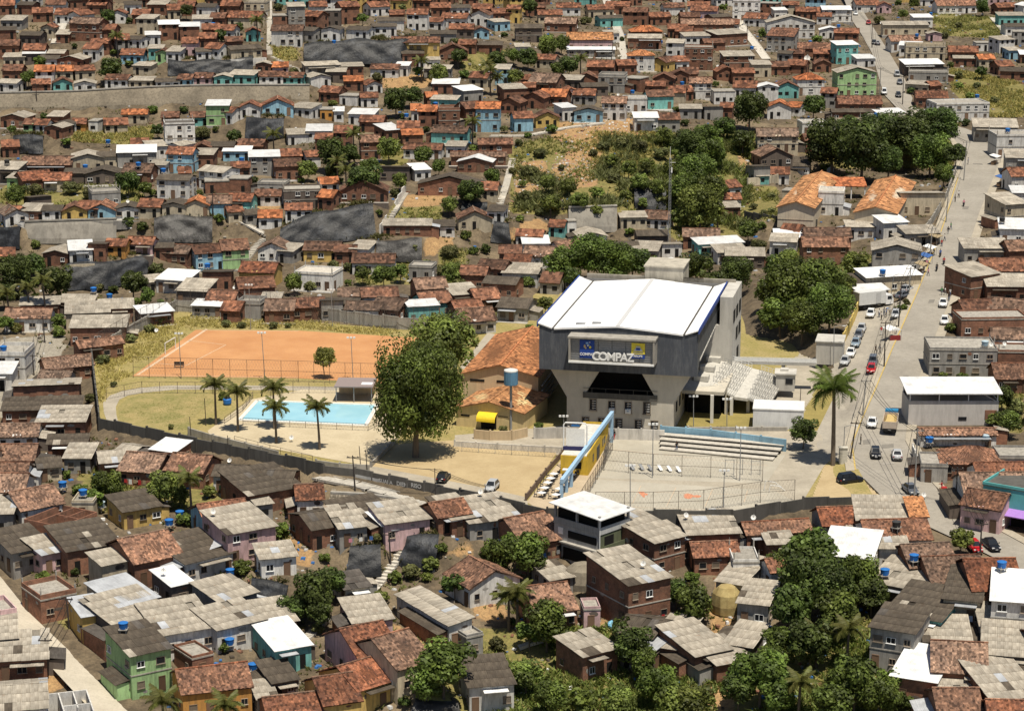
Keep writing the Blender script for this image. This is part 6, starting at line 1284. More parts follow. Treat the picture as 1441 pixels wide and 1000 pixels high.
part('upper_platform', STW, st, lambda m: (m.face([A1, B1, D1, P1(930, 540, 6.6)]), m.face([B1, D1, D1 + Vector((0, 0, -.7)), B1 + Vector((0, 0, -.7))]), [m.box(tuple(A1.lerp(B1, f) + Vector((-2.2, .2, .5))), (2.6, 2.0, .9), rad(-12)) for f in (.1, .45, .8)]))
for px, py, z in ((990, 850, 5.0), (1095, 808, 3.2), (1183, 793, 2.8)):
    q = P1(px, py, 0.1); part('column', TOWC, st, lambda m: m.box((q.x, q.y + .2, (z) / 2), (.55, .55, z)))
# grass bank, retaining block and gatehouse beside the stairs
q = W(1098, 604, 0); bl = tag(part('retaining_block', M_wall('white_block', (0.66, 0.66, 0.65), 0.3), None, lambda b: (b.box((q[0], q[1] + 3, 1.6), (8.6, 6, 3.6), rad(-8)), b.box((q[0], q[1] + 3, 3.5), (8.8, 6.2, .2), rad(-8)))), 'plain white retaining block at the end of the concrete ramp', 'retaining wall')
q = W(1105, 545, 1.5); gh = thing('gatehouse', 'tiny concrete gatehouse with a dark window at the top of the ramp', 'gatehouse', q, rad(-8))
part('wall', TOWC, gh, lambda b: b.box((0, 0, 1.3), (3.4, 3.6, 3.0))); part('roof', TOWC, gh, lambda b: (b.box((0, 0, 2.95), (3.9, 4.1, .25)), b.box((-.2, .5, 3.25), (1.4, 1.4, .4)))); part('window', PANE, gh, lambda b: (b.box((.7, -1.82, 1.6), (1.3, .1, 1.0)), b.box((1.72, -.3, 1.6), (.1, 1.8, 1.0))))
q = W(1045, 508, 5.2); fb = thing('footbridge', 'white railed concrete footbridge behind the hall', 'footbridge', (q[0] + 6, q[1], 0), rad(-6))
part('deck', TOWC, fb, lambda b: b.box((0, 0, 5.0), (15, 2.2, .5))); part('railing', WHITE, fb, lambda b: (b.box((0, -1.1, 6.1), (15, .06, .08)), b.box((0, -1.1, 5.7), (15, .05, .6)), [b.box((-7 + 1.4 * k, -1.1, 5.7), (.07, .07, .9)) for k in range(11)])); part('column', TOWC, fb, lambda b: b.box((1.5, 0, 2.3), (.7, .7, 5)))
part('added_shade_terrace', HCONC, hall, lambda b: (b.box((13.0, 20, 4.9), (7.4, 22, .6)), b.box((16.5, 22, 2.2), (.3, 17, 5.0))))  # slab and wall added to shade the ground below the stairs
part('painted_undercroft_shade', VOID, hall, lambda b: b.box((12.6, 14, 2.2), (6.0, .3, 4.8)))  # near-black sheet that paints in the shade under the terrace
# general gabled hall
def gable_hall(name, label, cat, fl, fr, eave, depth, rise, z0, wall, roofm, du=0.42, over=0.5, turn=None):
    a, b_ = Vector(W(*fl, z0 + eave)), Vector(W(*fr, z0 + eave)); w = (b_ - a).length; ang = math.atan2((b_ - a).y, (b_ - a).x) if turn is None else turn
    root = thing(name, label, cat, ((a.x + b_.x) / 2, (a.y + b_.y) / 2, z0), ang); r = random.Random(3)
    part('wall', wall, root, lambda m: m.prism([(-w / 2 + .4, -1), (w / 2 - .4, -1), (w / 2 - .4, eave), (0, eave + rise - .15), (-w / 2 + .4, eave)], (0, 0, 0), 'y', depth))
    rf = MB(); y0, y1, x = -over, depth + over, w / 2
    for p in ([(-x, y1, eave), (-x, y0, eave), (0, y0, eave + rise), (0, y1, eave + rise)], [(x, y0, eave), (x, y1, eave), (0, y1, eave + rise), (0, y0, eave + rise)]):
        tile_plane(rf, p, int(depth / du), int(x / (du * 1.2)), .06, .035, r)
    ro = rf.obj('roof', roofm, root); n = int(depth / .4); rg = MB()
    for k in range(n): rg.bar((0, y0 + (y1 - y0) * k / n, eave + rise + .06), (0, y0 + (y1 - y0) * (k + 1.1) / n, eave + rise + .08), .34, .14, r.choice((.9, 1.1, 1.3)))
    rg.obj('ridge', roofm, ro); return root, w
BEIGE = M_wall('tan_render', (0.56, 0.43, 0.27), 0.3)
gym, gw = gable_hall('gymnasium', 'large tan hall with bright orange tile roof beside the concrete hall', 'hall', (648.5, 524.5), (760.5, 530), 6.5, 30, 1.9, 0, BEIGE, TILE['o'])
for x in (-4.2, .6): part('slot_window', VOID, gym, lambda b: b.box((x, -.02, 5.3), (2.6, .1, .4)))
an, aw = gable_hall('annexe', 'low tan annexe with orange roof and a yellow awning', 'annexe', (639, 572.5), (740, 581.7), 3.3, 13, 1.7, 0, M_wall('warm_tan_render', (0.60, 0.47, 0.24), 0.3), TILE['o'])
def awn(b):
    n = 6
    for k in range(n):
        a0, a1 = math.pi * .5 * k / n, math.pi * .5 * (k + 1) / n
        for sx in (0,): b.face([(-1.9, -1.6 * math.sin(a0) - .1, 1.9 + 1.1 * math.cos(a0)), (1.5, -1.6 * math.sin(a0) - .1, 1.9 + 1.1 * math.cos(a0)), (1.5, -1.6 * math.sin(a1) - .1, 1.9 + 1.1 * math.cos(a1)), (-1.9, -1.6 * math.sin(a1) - .1, 1.9 + 1.1 * math.cos(a1))][::-1])
    b.face([(-1.9, -1.7, 1.9), (1.5, -1.7, 1.9), (1.5, -1.7, 1.6), (-1.9, -1.7, 1.6)][::-1])
part('awning', M_plain('yellow_canvas', (0.80, 0.56, 0.03), 0.7), an, awn); part('doorway', VOID, an, lambda b: b.box((-.2, -.02, 1.1), (2.8, .1, 2.2))); part('slot_window', VOID, an, lambda b: (b.box((-4.5, -.02, 2.0), (1.6, .1, .3)), b.box((2.4, -.02, 2.4), (1.8, .1, .1))))
# side screen blocks between gym and hall
part('block_screen', CONC, gym, lambda b: [b.box((7.4, 1.0 + 1.3 * k, 1.2 + .9 * j), (.3, 1.1, .25)) for k in range(9) for j in range(5)])
# water tower
q = W(719, 606, 0); wt = thing('water_tower', 'blue drum water tank on a single grey post before the orange roofs', 'water tower', q)
part('post', SLAT, wt, lambda b: b.tube([(0, 0, 0), (0, 0, 8.2)], .22, 8)); part('tank', M_wall('faded_blue_steel', (0.12, 0.27, 0.42), 0.5, 1.5), wt, lambda b: b.lathe([(1.15, 8.2), (1.2, 8.3), (1.2, 10.6), (1.12, 10.7)], 16)); part('lid', M_plain('pale_lid', (0.6, 0.6, 0.58), 0.6), wt, lambda b: b.lathe([(1.22, 10.6), (1.18, 10.8), (.5, 11.0), (.1, 11.05)], 16))
# swimming pool
pl = [Vector(W(*p, 0.02)) for p in [(337, 591), (362, 564), (531, 570), (515, 599)]]
pool = thing('swimming_pool', 'rectangular swimming pool of pale blue water with a light rim', 'swimming pool', tuple(sum(pl, Vector()) / 4)); pc = sum(pl, Vector()) / 4
def rim(b):
    for p, q in zip(pl, pl[1:] + pl[:1]): b.bar(p - pc + Vector((0, 0, .08)), q - pc + Vector((0, 0, .08)), .7, .16)
part('rim', M_plain('pool_rim', (0.70, 0.68, 0.62), 0.7), pool, rim)
wm = NT('pool_water'); co = wm.coord(); wm.bump(wm.noise(co, 1.2, 3, .5), .15, .05); wm.b.inputs['Specular IOR Level'].default_value = 0.5
WATER = wm.out(wm.mix(wm.ramp(wm.noise(co, .25, 3, .5), [(.4, 0.0), (.7, 1.0)]), (0.30, 0.56, 0.66), (0.36, 0.62, 0.70)), 0.08)
part('water', WATER, pool, lambda b: b.face([p - pc + Vector((0, 0, .06)) for p in pl][::-1] if (pl[1] - pl[0]).cross(pl[2] - pl[0]).z < 0 else [p - pc + Vector((0, 0, .06)) for p in pl]))
def box_at(name, label, cat, px, py, d, m, rz=0, z=0, group=None):
    q = W(px, py, z); b = MB(); b.box((0, 0, d[2] / 2), d); o = b.obj(name, m, None, loc=q, rz=rz); return tag(o, label, cat, group)
ps = thing('pool_shed', 'open shed with a flat mauve roof at the back of the pool', 'shed', W(498, 566, 0), rad(-3))
part('roof', M_plain('mauve_roof', (0.27, 0.22, 0.21), 0.7), ps, lambda b: b.box((0, 3, 2.9), (7, 6.5, .2))); [part('post', SLAT, ps, lambda b: b.box((x, 0.2, 1.4), (.15, .15, 2.8))) for x in (-3.2, 0, 3.2)]; part('wall', BEIGE, ps, lambda b: b.box((0, 5.9, 1.4), (6.8, .2, 2.8))); part('skylight', WHITE, ps, lambda b: b.box((2.2, 2, 3.03), (2, 1.6, .06)))
rt = thing('round_tank', 'dark blue round tank on the lawn corner by the palms', 'water tank', W(320, 569, 0)); part('tank', TANKB, rt, lambda b: b.lathe([(.55, 0), (.75, .3), (.78, 1.0), (.6, 1.2)], 14)); part('lid', BLACK, rt, lambda b: b.lathe([(.62, 1.2), (.6, 1.3), (.1, 1.36)], 14))
# walls
def wall_run(label, pts, h, th, m, name='wall_run', z=0.0, cap=None, ground=False, steps=0, gz_=False):
    root = thing('boundary_wall', label, 'wall'); P = [Vector(at(*p)) if ground else Vector(W(*p, z)) for p in pts]; k = 0
    for a, b in zip(P[:-1], P[1:]):
        n = max(1, int((b - a).length / 3.4)); d = (b - a).normalized()
        for i in range(n):
            p, q = a.lerp(b, i / n), a.lerp(b, (i + 1) / n); mid = (p + q) / 2; hh = h + ((k % 2) * 0.22 if steps else 0); lo = 2.6 if gz_ else 0.3
            x = MB(); x.box((mid.x, mid.y, mid.z + (hh - lo) / 2), ((q - p).length - 0.02, th, hh + lo), math.atan2(d.y, d.x)); x.obj('wall_panel', m, root)
            y = MB(); y.box((p.x, p.y, p.z + (hh - lo) / 2 + .1), (.28, th + .12, hh + lo + .2), math.atan2(d.y, d.x)); y.obj('wall_post', m, root); k += 1
    return root, P
GREYW = M_wall('grey_block_wall', (0.38, 0.36, 0.32), 0.7, 0.6)
wall_run('long grey wall behind the orange clay pitch', [(247, 438), (400, 443), (560, 463), (652, 466), (690, 460)], 2.4, .2, GREYW, steps=1)
wall_run('grey wall climbing beside tiled roofs at the pitch corner', [(128, 506), (190, 470), (247, 438)], 2.4, .2, GREYW)
wall_run('tall blackened wall at the narrow end of the lawn', [(129, 507), (135, 560), (140, 600)], 2.6, .25, DCONC, gz_=True)
wall_run('long blackened stepped wall below lawn and pool', [(140, 600), (300, 634), (456, 664)], 1.5, .25, DCONC, gz_=True, steps=1)
gwall, GP = wall_run('graffiti covered wall along the driveway with a green painted patch', [(456, 664), (500, 669), (673, 704)], 1.1, .25, M_wall('graffiti_wall_render', (0.15, 0.14, 0.125), 0.7, .6), gz_=True, steps=1)
wall_run('dark low wall between the cafe terrace and house roofs', [(673, 704), (770, 727), (812, 729)], 1.2, .25, DCONC, gz_=True, steps=1)
wall_run('mossy dark stepped wall below the sports courts', [(812, 729), (1030, 729), (1130, 712), (1236, 708)], 1.2, .25, DCONC, gz_=True, steps=1)
wall_run('pale retaining wall at the foot of the pool terrace', [(266, 612), (300, 622), (392, 645)], 1.3, .25, CONC); wall_run('pale low wall at the corner of the sand by the posts', [(445, 655), (478, 660), (520, 662)], 1.0, .2, CONC)
wall_run('low kerb wall between the sand and the shaded yard', [(522, 657), (555, 624)], .8, .25, CONC); wall_run('long pale wall between tan yard and hall forecourt', [(640, 628), (700, 632), (800, 637)], 1.0, .2, M_wall('pale_block_wall', (0.60, 0.56, 0.49), 0.5, .6))
wall_run('white stained garden wall between annexe and hall', [(752, 617), (800, 616), (870, 618), (935, 620)], 1.9, .2, M_wall('white_stained_wall', (0.60, 0.57, 0.52), 0.6, .5)); wall_run('curved tan planter wall below the flower bed', [(668, 617), (690, 619), (720, 619), (742, 614)], 1.6, .25, BEIGE)
wall_run('low brown wall between tan yard and cafe terrace', [(740, 704), (768, 668), (798, 634)], 1.0, .18, M_wall('brown_plank_wall', (0.17, 0.12, 0.09), 0.5))
wall_run('light blue wall behind the bleacher steps', [(930, 616), (1000, 621), (1106, 635)], 2.1, .3, M_wall('faded_blue_render', (0.26, 0.44, 0.56), 0.45, .5)); wall_run('grey low wall with a dark top along the hall side path', [(905, 606), (1000, 606), (1108, 606)], .7, .3, CONC)
wall_run('yellow wall along the parked cars under the big trees', [(1178, 500), (1190, 478), (1202, 452), (1212, 424)], 2.2, .2, M_wall('yellow_boundary_render', (0.66, 0.50, 0.16), 0.5), ground=True)
wall_run('grey school wall along the busy pavement', [(1290, 345), (1310, 318), (1330, 285), (1345, 245)], 2.0, .2, GREYW, ground=True); wall_run('dark grey wall below the school yard', [(1048, 310), (1100, 318), (1150, 322)], 2.2, .2, DCONC, ground=True); wall_run('pale wall behind the weedy school garden', [(1052, 262), (1085, 258), (1112, 254)], 2.0, .2, M_wall('cream_wall', (0.60, 0.53, 0.40), 0.5), ground=True)
wall_run('white wall with pillars along the pavement by the tiled houses', [(1284, 640), (1292, 660), (1302, 678)], 1.8, .2, M_wall('white_street_wall', (0.62, 0.60, 0.56), 0.6), ground=True)
wall_run('white-topped wall stepping down the bank to houses', [(535, 330), (560, 290), (571, 270)], 2.2, .2, M_wall('white_bank_wall', (0.66, 0.64, 0.60), 0.4), ground=True)
# graffiti painted on the wall: flat marks 4 mm proud
GA, GB = GP[1], GP[2]; gd = (GB - GA).normalized(); gang = math.atan2(gd.y, gd.x); gn = Vector((gd.y, -gd.x, 0)) * 0.16
def on_wall(px, z): # distance along the wall for a pixel column
    f = (px - 500) / 173.0; return GA.lerp(GB, f) + gn + Vector((0, 0, z))
GRAF = M_plain('white_spray_paint', (0.58, 0.57, 0.54), 0.8)
for px, z, s, size in ((544, -.35, 'GUARA', .85), (568, -.3, 'DIEM', .95), (571, -1.25, 'BICHE', .9), (588, -.1, 'RISO', .95), (588, -.95, 'A', .6), (601, -.9, 'R-', .8)): text(s, size, gwall, on_wall(px, z), (math.pi / 2, 0, gang), GRAF, .002, 'graffiti_lettering')
for px, z, w, h, m in ((509, -.8, 3.0, 1.1, M_plain('lime_paint', (0.30, 0.45, 0.04), 0.8)), (509, .05, 3.0, .5, GRAF), (490, -.4, 2.0, 1.6, M_wall('whitewash', (0.50, 0.49, 0.46), 0.6)), (527, -.1, 2.6, .8, M_wall('whitewash_patch', (0.55, 0.54, 0.52), 0.6))):
    q = on_wall(px, z); b = MB(); b.box((0, 0, 0), (w, .012, h)); o = b.obj('painted_patch', m, gwall, loc=q, rz=gang)
# fences: posts, rails and wire
WIRE = M_plain('thin_wire', (0.16, 0.155, 0.145), 0.6)
def fence(label, pts, h, sp, z=0.0, m=RUST, rails=(1.0, .5), ground=False, wire=0.55, pw=.07):
    root = thing('wire_fence', label, 'fence'); P = [Vector(at(*p)) if ground else Vector(W(*p, z)) for p in pts]; wb = MB(); rb = MB(); pd = MB(); pd.box((0, 0, h / 2), (pw, pw, h)); pd = pd.mesh('post', m)
    for a, b in zip(P[:-1], P[1:]):
        n = max(1, int((b - a).length / sp)); up = Vector((0, 0, h))
        for i in range(n + 1): link('post', pd, root, a.lerp(b, i / n))
        for f in rails: rb.bar(a + up * f, b + up * f, .05)
        if wire:
            k = int((b - a).length / wire)
            for i in range(k):
                p, q = a.lerp(b, i / k), a.lerp(b, min(1, (i + h / wire * .5) / k)); wb.bar(p, q + up, .012); p, q = a.lerp(b, min(1, (i + h / wire * .5) / k)), a.lerp(b, i / k); wb.bar(p, q + up, .012)
    rb.obj('rail', m, root)
    if wb.f: struct(wb.obj('wire_mesh', WIRE, root), 'stuff')
    return root
fence('tall wire fence between clay pitch and lawn path', [(188, 531), (300, 534), (420, 537), (530, 541)], 4.0, 2.7)
fence('very tall wire fence along the wall behind the clay pitch', [(250, 440), (400, 446), (560, 465), (650, 470)], 5.2, 2.9); fence('very tall wire fence along the grassy end of the pitch', [(131, 508), (190, 473), (250, 440)], 5.0, 2.9)
fence('wire fence along the curved path and lawn', [(150, 562), (200, 553), (300, 554), (345, 553), (480, 553)], 2.2, 2.9); fence('short wire fence on the near edge of the pool', [(342, 597), (430, 602), (518, 606), (542, 594)], 1.2, 2.4); fence('short wire fence at the lawn end of the pool terrace', [(316, 596), (342, 578), (356, 560)], 1.2, 2.4)
fence('rail fence along the foot of the sand terrace', [(330, 622), (380, 635), (440, 650)], 1.1, 2.2, wire=0); fence('wire fence across the pitch end behind the big tree', [(600, 476), (640, 508)], 4.0, 3.0)
fence('tall wire fence between upper and lower courts', [(850, 662), (919, 669), (1000, 672), (1073, 677)], 3.6, 3.1); fence('tall wire fence on the near side of the lower court', [(838, 722), (919, 722), (990, 719), (1070, 707), (1118, 704)], 3.4, 3.0); fence('wire fence along the back of the lower court', [(850, 661), (856, 634)], 3.2, 3.0); fence('wire fence beside the blue frame', [(812, 722), (838, 680), (862, 634)], 2.6, 2.0)
fence('wire fence in front of the long pale wall', [(650, 635), (720, 640), (790, 644)], 1.7, 2.2, m=SLAT)
# courts: lines, marks, bleachers, benches, bars
def line(p, q, w=.08, z=.016, m=LINEW, name='court_line'):
    p, q = Vector(W(*p)), Vector(W(*q)); d = (q - p).normalized(); n = Vector((-d.y, d.x, 0)) * w / 2
    sheet(name, [((p + n).x, (p + n).y), ((p - n).x, (p - n).y), ((q - n).x, (q - n).y), ((q + n).x, (q + n).y)], z, m, px=False)
for p, q in (((902, 683), (890, 708)), ((951, 686), (938, 712)), ((1003, 688), (992, 712)), ((1052, 690), (1047, 706)), ((850, 690), (1080, 697)), ((846, 712), (1040, 718)), ((862, 632), (1080, 655))): line(p, q)
RED = M_plain('faded_red_paint', (0.56, 0.24, 0.14), 0.9)
for px, py, rx in ((905, 695, 1.2), (972, 698, 2.6)):
    c = W(px, py); rr = random.Random(px); 
    for k in range(9):
        a = k * 2.1; q = (c[0] + rx * .6 * math.cos(a) * rr.random(), c[1] + 1.5 * math.sin(a) * rr.random()); b = MB(); b.face([(q[0] + rr.uniform(.3, .6) * rx * .5 * math.cos(t * .785), q[1] + rr.uniform(.4, .8) * math.sin(t * .785), .018 + .002 * k) for t in range(8)]); struct(b.obj('court_mark', RED))
bs = thing('bleacher', 'four long white concrete bleacher steps below the light blue wall', 'bleachers')
for k in range(4):
    a, b2 = Vector(W(929, 618.5 + 4.4 * k)), Vector(W(1104 - 5 * k, 634 + 4.4 * k)); zt = 1.05 - .27 * k
    part('step', M_wall('bleacher_white', (0.55, 0.51, 0.44), 0.5), bs, lambda m: m.bar(a + Vector((0, 0, zt)), b2 + Vector((0, 0, zt)), 1.5, .14)); part('riser', DCONC, bs, lambda m: m.bar(a + Vector((0, .25, zt / 2 - .07)), b2 + Vector((0, .25, zt / 2 - .07)), .2, zt - .1))
for k, (px, py) in enumerate(((890, 661), (903, 661), (915, 662), (929, 662), (942, 663), (955, 664))):
    o = thing('exercise_bench', 'slanted exercise bench on the upper court, %s in the row counted from the yellow building' % ('first', 'second', 'third', 'fourth', 'fifth', 'sixth')[k], 'bench', W(px, py), .3, 'exercise benches on the upper court'); part('board', WHITE if k > 2 else SLAT, o, lambda b: b.bar((0, -.7, .25), (0, .9, .75), .5, .08)); part('leg', SLAT, o, lambda b: (b.bar((0, .7, 0), (0, .7, .65), .1), b.bar((0, -.6, 0), (0, -.6, .25), .1)))
pb = thing('pull_up_bars', 'row of tall thin exercise posts on the upper court', 'exercise bars', W(1050, 668)); 
for k in range(5): part('post', SLAT, pb, lambda b: b.box((-3.4 + 1.4 * k, 0, 1.3), (.1, .1, 2.6)))
part('bar', SLAT, pb, lambda b: (b.box((-2.7, 0, 2.5), (1.5, .06, .06)), b.box((1.5, 0, 2.3), (1.5, .06, .06))))
sl_ = thing('white_goal_frame', 'white tubular frame lying on the corner of the lower court', 'goal frame', W(1090, 690)); part('tube', WHITE, sl_, lambda b: (b.tube([(-1.6, 0, .1), (-1.5, 0, 1.6), (0, .3, 1.3), (1.2, .8, .3)], .06, 5), b.tube([(-1, -1, .1), (-.8, -1, 1.2), (.6, -.6, .9), (1.6, -.3, .1)], .06, 5)))
# pitch goals, dugout
def goal(px, py, rz, label):
    g = thing('football_goal', label, 'football goal', W(px, py), rz); part('post', WHITE, g, lambda b: (b.box((0, -2.6, 1.1), (.12, .12, 2.2)), b.box((0, 2.6, 1.1), (.12, .12, 2.2)))); part('crossbar', WHITE, g, lambda b: b.box((0, 0, 2.2), (.12, 5.3, .12)))
goal(240, 494, -.25, 'white goal on the left end of the orange pitch')
db = thing('pitch_bench', 'dark covered bench on the near side of the clay pitch', 'bench', W(252, 517)); part('seat', BLACK, db, lambda b: b.box((0, 0, .5), (1.9, .5, .1))); part('backrest', BLACK, db, lambda b: b.box((0, .25, .85), (1.9, .08, .5))); part('leg', SLAT, db, lambda b: (b.box((-.8, 0, .25), (.1, .4, .5)), b.box((.8, 0, .25), (.1, .4, .5))))
# cafe: yellow building, blue frame, arched board, tables
yb = thing('cafe_building', 'long mustard yellow building with dark windows beside the blue frame', 'building', (10.0, -28.6, 0), rad(-12))
part('wall', YEL, yb, lambda b: b.box((0, 9.7, 1.5), (4.5, 19.4, 3.2))); part('roof', M_wall('cafe_roof', (0.62, 0.60, 0.55), 0.5), yb, lambda b: b.box((0, 9.7, 3.15), (4.3, 19.0, .12))); part('parapet', YEL, yb, lambda b: (b.box((2.15, 9.7, 3.3), (.2, 19.4, .5)), b.box((0, 19.3, 3.3), (4.1, .2, .5))))
for y in (4.6, 13.8, 15.6): part('window', PANE, yb, lambda b: b.box((2.27, y, 1.7), (.1, .9, 1.2)))
part('door', DCONC, yb, lambda b: b.box((2.27, 9.2, 1.3), (.1, 2.6, 2.2))); part('hatch', VOID, yb, lambda b: b.box((.4, -.03, 1.6), (1.5, .1, 1.1))); part('counter', WHITE, yb, lambda b: b.box((-1.1, -.7, 1.0), (1.3, .9, .15)))
bf = thing('blue_frame', 'tall pale blue portal frame whose beam rises towards the hall', 'frame')
q0, q1 = Vector((7.7, -40.8, 0)), Vector((16.8, -9.6, 0))
part('beam', PBLUE, bf, lambda b: b.bar(q0 + Vector((0, -.4, 2.7)), q1 + Vector((.1, .4, 5.0)), .55, .7))
for f in (0, .09, .18, .40, 1.0):
    p = q0.lerp(q1, f); part('post', PBLUE, bf, lambda b: b.box((p.x, p.y, (2.6 + 2.35 * f) / 2), (.45, .6, 2.6 + 2.35 * f), rad(-16)))
ab = thing('arched_board', 'white projection board in an arched white frame with a small blue crest', 'board', (10.2, -25.6, 3.2), rad(-8))
part('frame', WHITE, ab, lambda b: b.tube([(-1.9, 0, 0), (-1.9, 0, 4.2), (-1.6, 0, 4.6), (1.6, 0, 4.6), (1.9, 0, 4.2), (1.9, 0, 0)], .12, 6)); part('screen', M_plain('white_screen', (0.80, 0.79, 0.75), 0.7), ab, lambda b: b.box((0, .05, 2.2), (3.0, .08, 2.9))); part('crest', M_plain('crest_blue', (0.05, 0.2, 0.5), 0.5), ab, lambda b: b.prism([(-.75, 0), (.75, 0), (.5, .35), (-.5, .35)], (0, -.02, 4.05), 'y', .08)); part('base', M_plain('navy_base', (0.03, 0.03, 0.10), 0.6), ab, lambda b: b.box((0, 0, .35), (3.9, .4, .6)))
tb = [(150, 388), (133, 412), (117, 435), (101, 463), (84, 490), (262, 364), (243, 392), (222, 418), (178, 468), (161, 500)]
CH = M_plain('black_plastic', (0.03, 0.03, 0.035), 0.5)
chs = MB(); chs.box((0, 0, .45), (.42, .42, .05)); chs = chs.mesh('seat', CH); chb = MB(); chb.box((0, .2, .7), (.42, .05, .45)); chb = chb.mesh('backrest', CH); chl = MB(); [chl.box((x, y, .22), (.04, .04, .44)) for x in (-.18, .18) for y in (-.18, .18)]; chl = chl.mesh('leg', CH); tbt = MB(); tbt.box((0, 0, .74), (1.1, 1.1, .05)); tbt = tbt.mesh('tabletop', WHITE); tbl = MB(); tbl.box((0, 0, .36), (.1, .1, .72)); tbl.box((0, 0, .03), (.6, .6, .05)); tbl = tbl.mesh('pedestal', SLAT)
W10 = ('first', 'second', 'third', 'fourth', 'fifth')
for k, (a, b) in enumerate(tb):
    q = W(740 + a / 3.792, 570 + b / 3.792); row = 'row by the brown wall' if k < 5 else 'row by the blue frame'
    t = thing('cafe_table', 'small white cafe table, %s from the yellow building in the %s' % (W10[k % 5], row), 'table', q, .9, 'white tables on the cafe terrace'); link('tabletop', tbt, t); link('pedestal', tbl, t)
    for j in range(3):
        an_ = .9 + j * 2.1; c = thing('cafe_chair', 'black chair on the %s of the %s cafe table, %s' % (('far side', 'left side', 'near side')[j], W10[k % 5], row), 'chair', (q[0] + .95 * math.cos(an_), q[1] + .95 * math.sin(an_), 0), an_ - math.pi / 2, 'black chairs on the cafe terrace'); link('seat', chs, c); link('backrest', chb, c); link('leg', chl, c)
# school blocks with orange roofs
for fl, fr, lab, dp in (((1092, 291), (1148, 293), 'orange-roofed long school block nearest the weedy garden', 46), ((1201, 300), (1263, 299), 'orange-roofed long school block nearest the road', 46)):
    sc, sw_ = gable_hall('school_block', lab, 'school', fl, fr, 3.9, dp, 1.5, 8.2, M_wall('school_cream', (0.58, 0.50, 0.38), 0.35), TILE['o'], 0.6, turn=rad(-15))
    part('base_band', M_wall('school_band', (0.42, 0.36, 0.27), 0.5), sc, lambda b: b.box((0, -.03, 1.0), (sw_ - .85, .1, .12)))
cv = thing('connecting_roof', 'short orange tiled roof joining the two school blocks', 'covered walkway', (W(1187, 262, 11)[0], W(1187, 262, 11)[1], 8.2), 0); cr = MB(); tile_plane(cr, [(-5.5, -3, 3.2), (5.5, -3, 3.2), (5.5, 3, 4.6), (-5.5, 3, 4.6)], 20, 8, .06, .03, random.Random(2)); cr.obj('roof', TILE['o'], cv); [part('post', WHITE, cv, lambda b: b.box((x, -2.6, 1.6), (.25, .25, 3.2))) for x in (-5, -1.6, 1.6, 5)]
# lattice mast
q = at(941, 352); ms = thing('lattice_mast', 'thin grey lattice mast rising behind the hall', 'mast', q)
def mast(b):
    H = 22
    for k in range(3): a = k * 2.094; b.bar((.35 * math.cos(a), .35 * math.sin(a), 0), (.3 * math.cos(a), .3 * math.sin(a), H), .07)
    for j in range(30):
        for k in range(3): a, c = k * 2.094, (k + 1) * 2.094; b.bar((.33 * math.cos(a), .33 * math.sin(a), j * .73), (.33 * math.cos(c), .33 * math.sin(c), (j + 1) * .73), .04)
part('tower', SLAT, ms, mast); part('antenna', WHITE, ms, lambda b: (b.box((0, 0, 23), (.08, .08, 3)), b.box((.4, 0, 19), (.3, .2, 1.2)), b.box((.5, 0, 20.8), (1.6, .08, .08))))
# white-roofed terrace block by the road
def terrace_block(name, label, loc, rz, w, d, zf, tops, wall, roofm, slope, bars, windows, side=None):
    root = thing(name, label, 'house', loc, rz); part('wall', wall, root, lambda b: b.box((0, 0, zf / 2 - 1), (w, d, zf + 2)))
    part('roof', roofm, root, lambda b: b.prism([(-d / 2 - .6, tops), (d / 2 + .6, tops + slope), (d / 2 + .6, tops + slope + .18), (-d / 2 - .6, tops + .18)], (-w / 2 - .5, 0, 0), 'x', w + 1))
    for x in bars:
        for y in (-d / 2 + .15, d / 2 - .15): part('terrace_post', WHITE, root, lambda b: b.box((x, y, (zf + tops) / 2 + .1), (.16, .16, tops - zf + (slope if y > 0 else 0))))
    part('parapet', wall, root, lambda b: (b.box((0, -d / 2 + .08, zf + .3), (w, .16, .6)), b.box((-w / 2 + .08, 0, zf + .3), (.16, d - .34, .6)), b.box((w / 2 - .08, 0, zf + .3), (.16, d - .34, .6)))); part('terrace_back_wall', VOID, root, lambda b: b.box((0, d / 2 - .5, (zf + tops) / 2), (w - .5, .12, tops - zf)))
    for x, z, ww, hh in windows: part('window', PANE, root, lambda b: b.box((x, -d / 2 - .02, z), (ww, .1, hh)))
    return root
q = at(1340, 597)
tbk = terrace_block('terrace_house', 'pale grey block with an open roof terrace under a bright white roof', (q[0], q[1] + 3, q[2]), 0, 15.4, 7, 3.7, 5.6, M_wall('pale_grey_render', (0.50, 0.47, 0.44), 0.3), SHEET['w'], .9, (-7.5, -2.5, 2.5, 7.5), ((1.6, 1.2, 1.4, .6),))
part('brick_patch', WALLS['b'], tbk, lambda b: b.box((6.4, -3.52, 1.9), (2.0, .1, 1.6))); part('brace', WHITE, tbk, lambda b: b.bar((5, -3.3, 5.5), (7.3, -3.3, 4.2), .08))
q = at(832, 783)
gh3 = thing('corner_house', 'three-storey grey house with open terrace under a wide white sloping roof', 'house', q, rad(33)); gh3.scale = (.93, .93, .82); gh3.rotation_euler = (0, 0, rad(47)); G3 = M_wall('raw_grey_render', (0.34, 0.335, 0.325), 0.5); GRN3 = M_wall('moss_green_render', (0.14, 0.16, 0.09), 0.6)
part('wall', G3, gh3, lambda b: (b.box((0, 0, 2.9), (7.2, 9.6, 10.2 - 2.4)),)); part('front_wall', GRN3, gh3, lambda b: b.box((0, -4.83, 3.0), (7.2, .12, 7.4)))
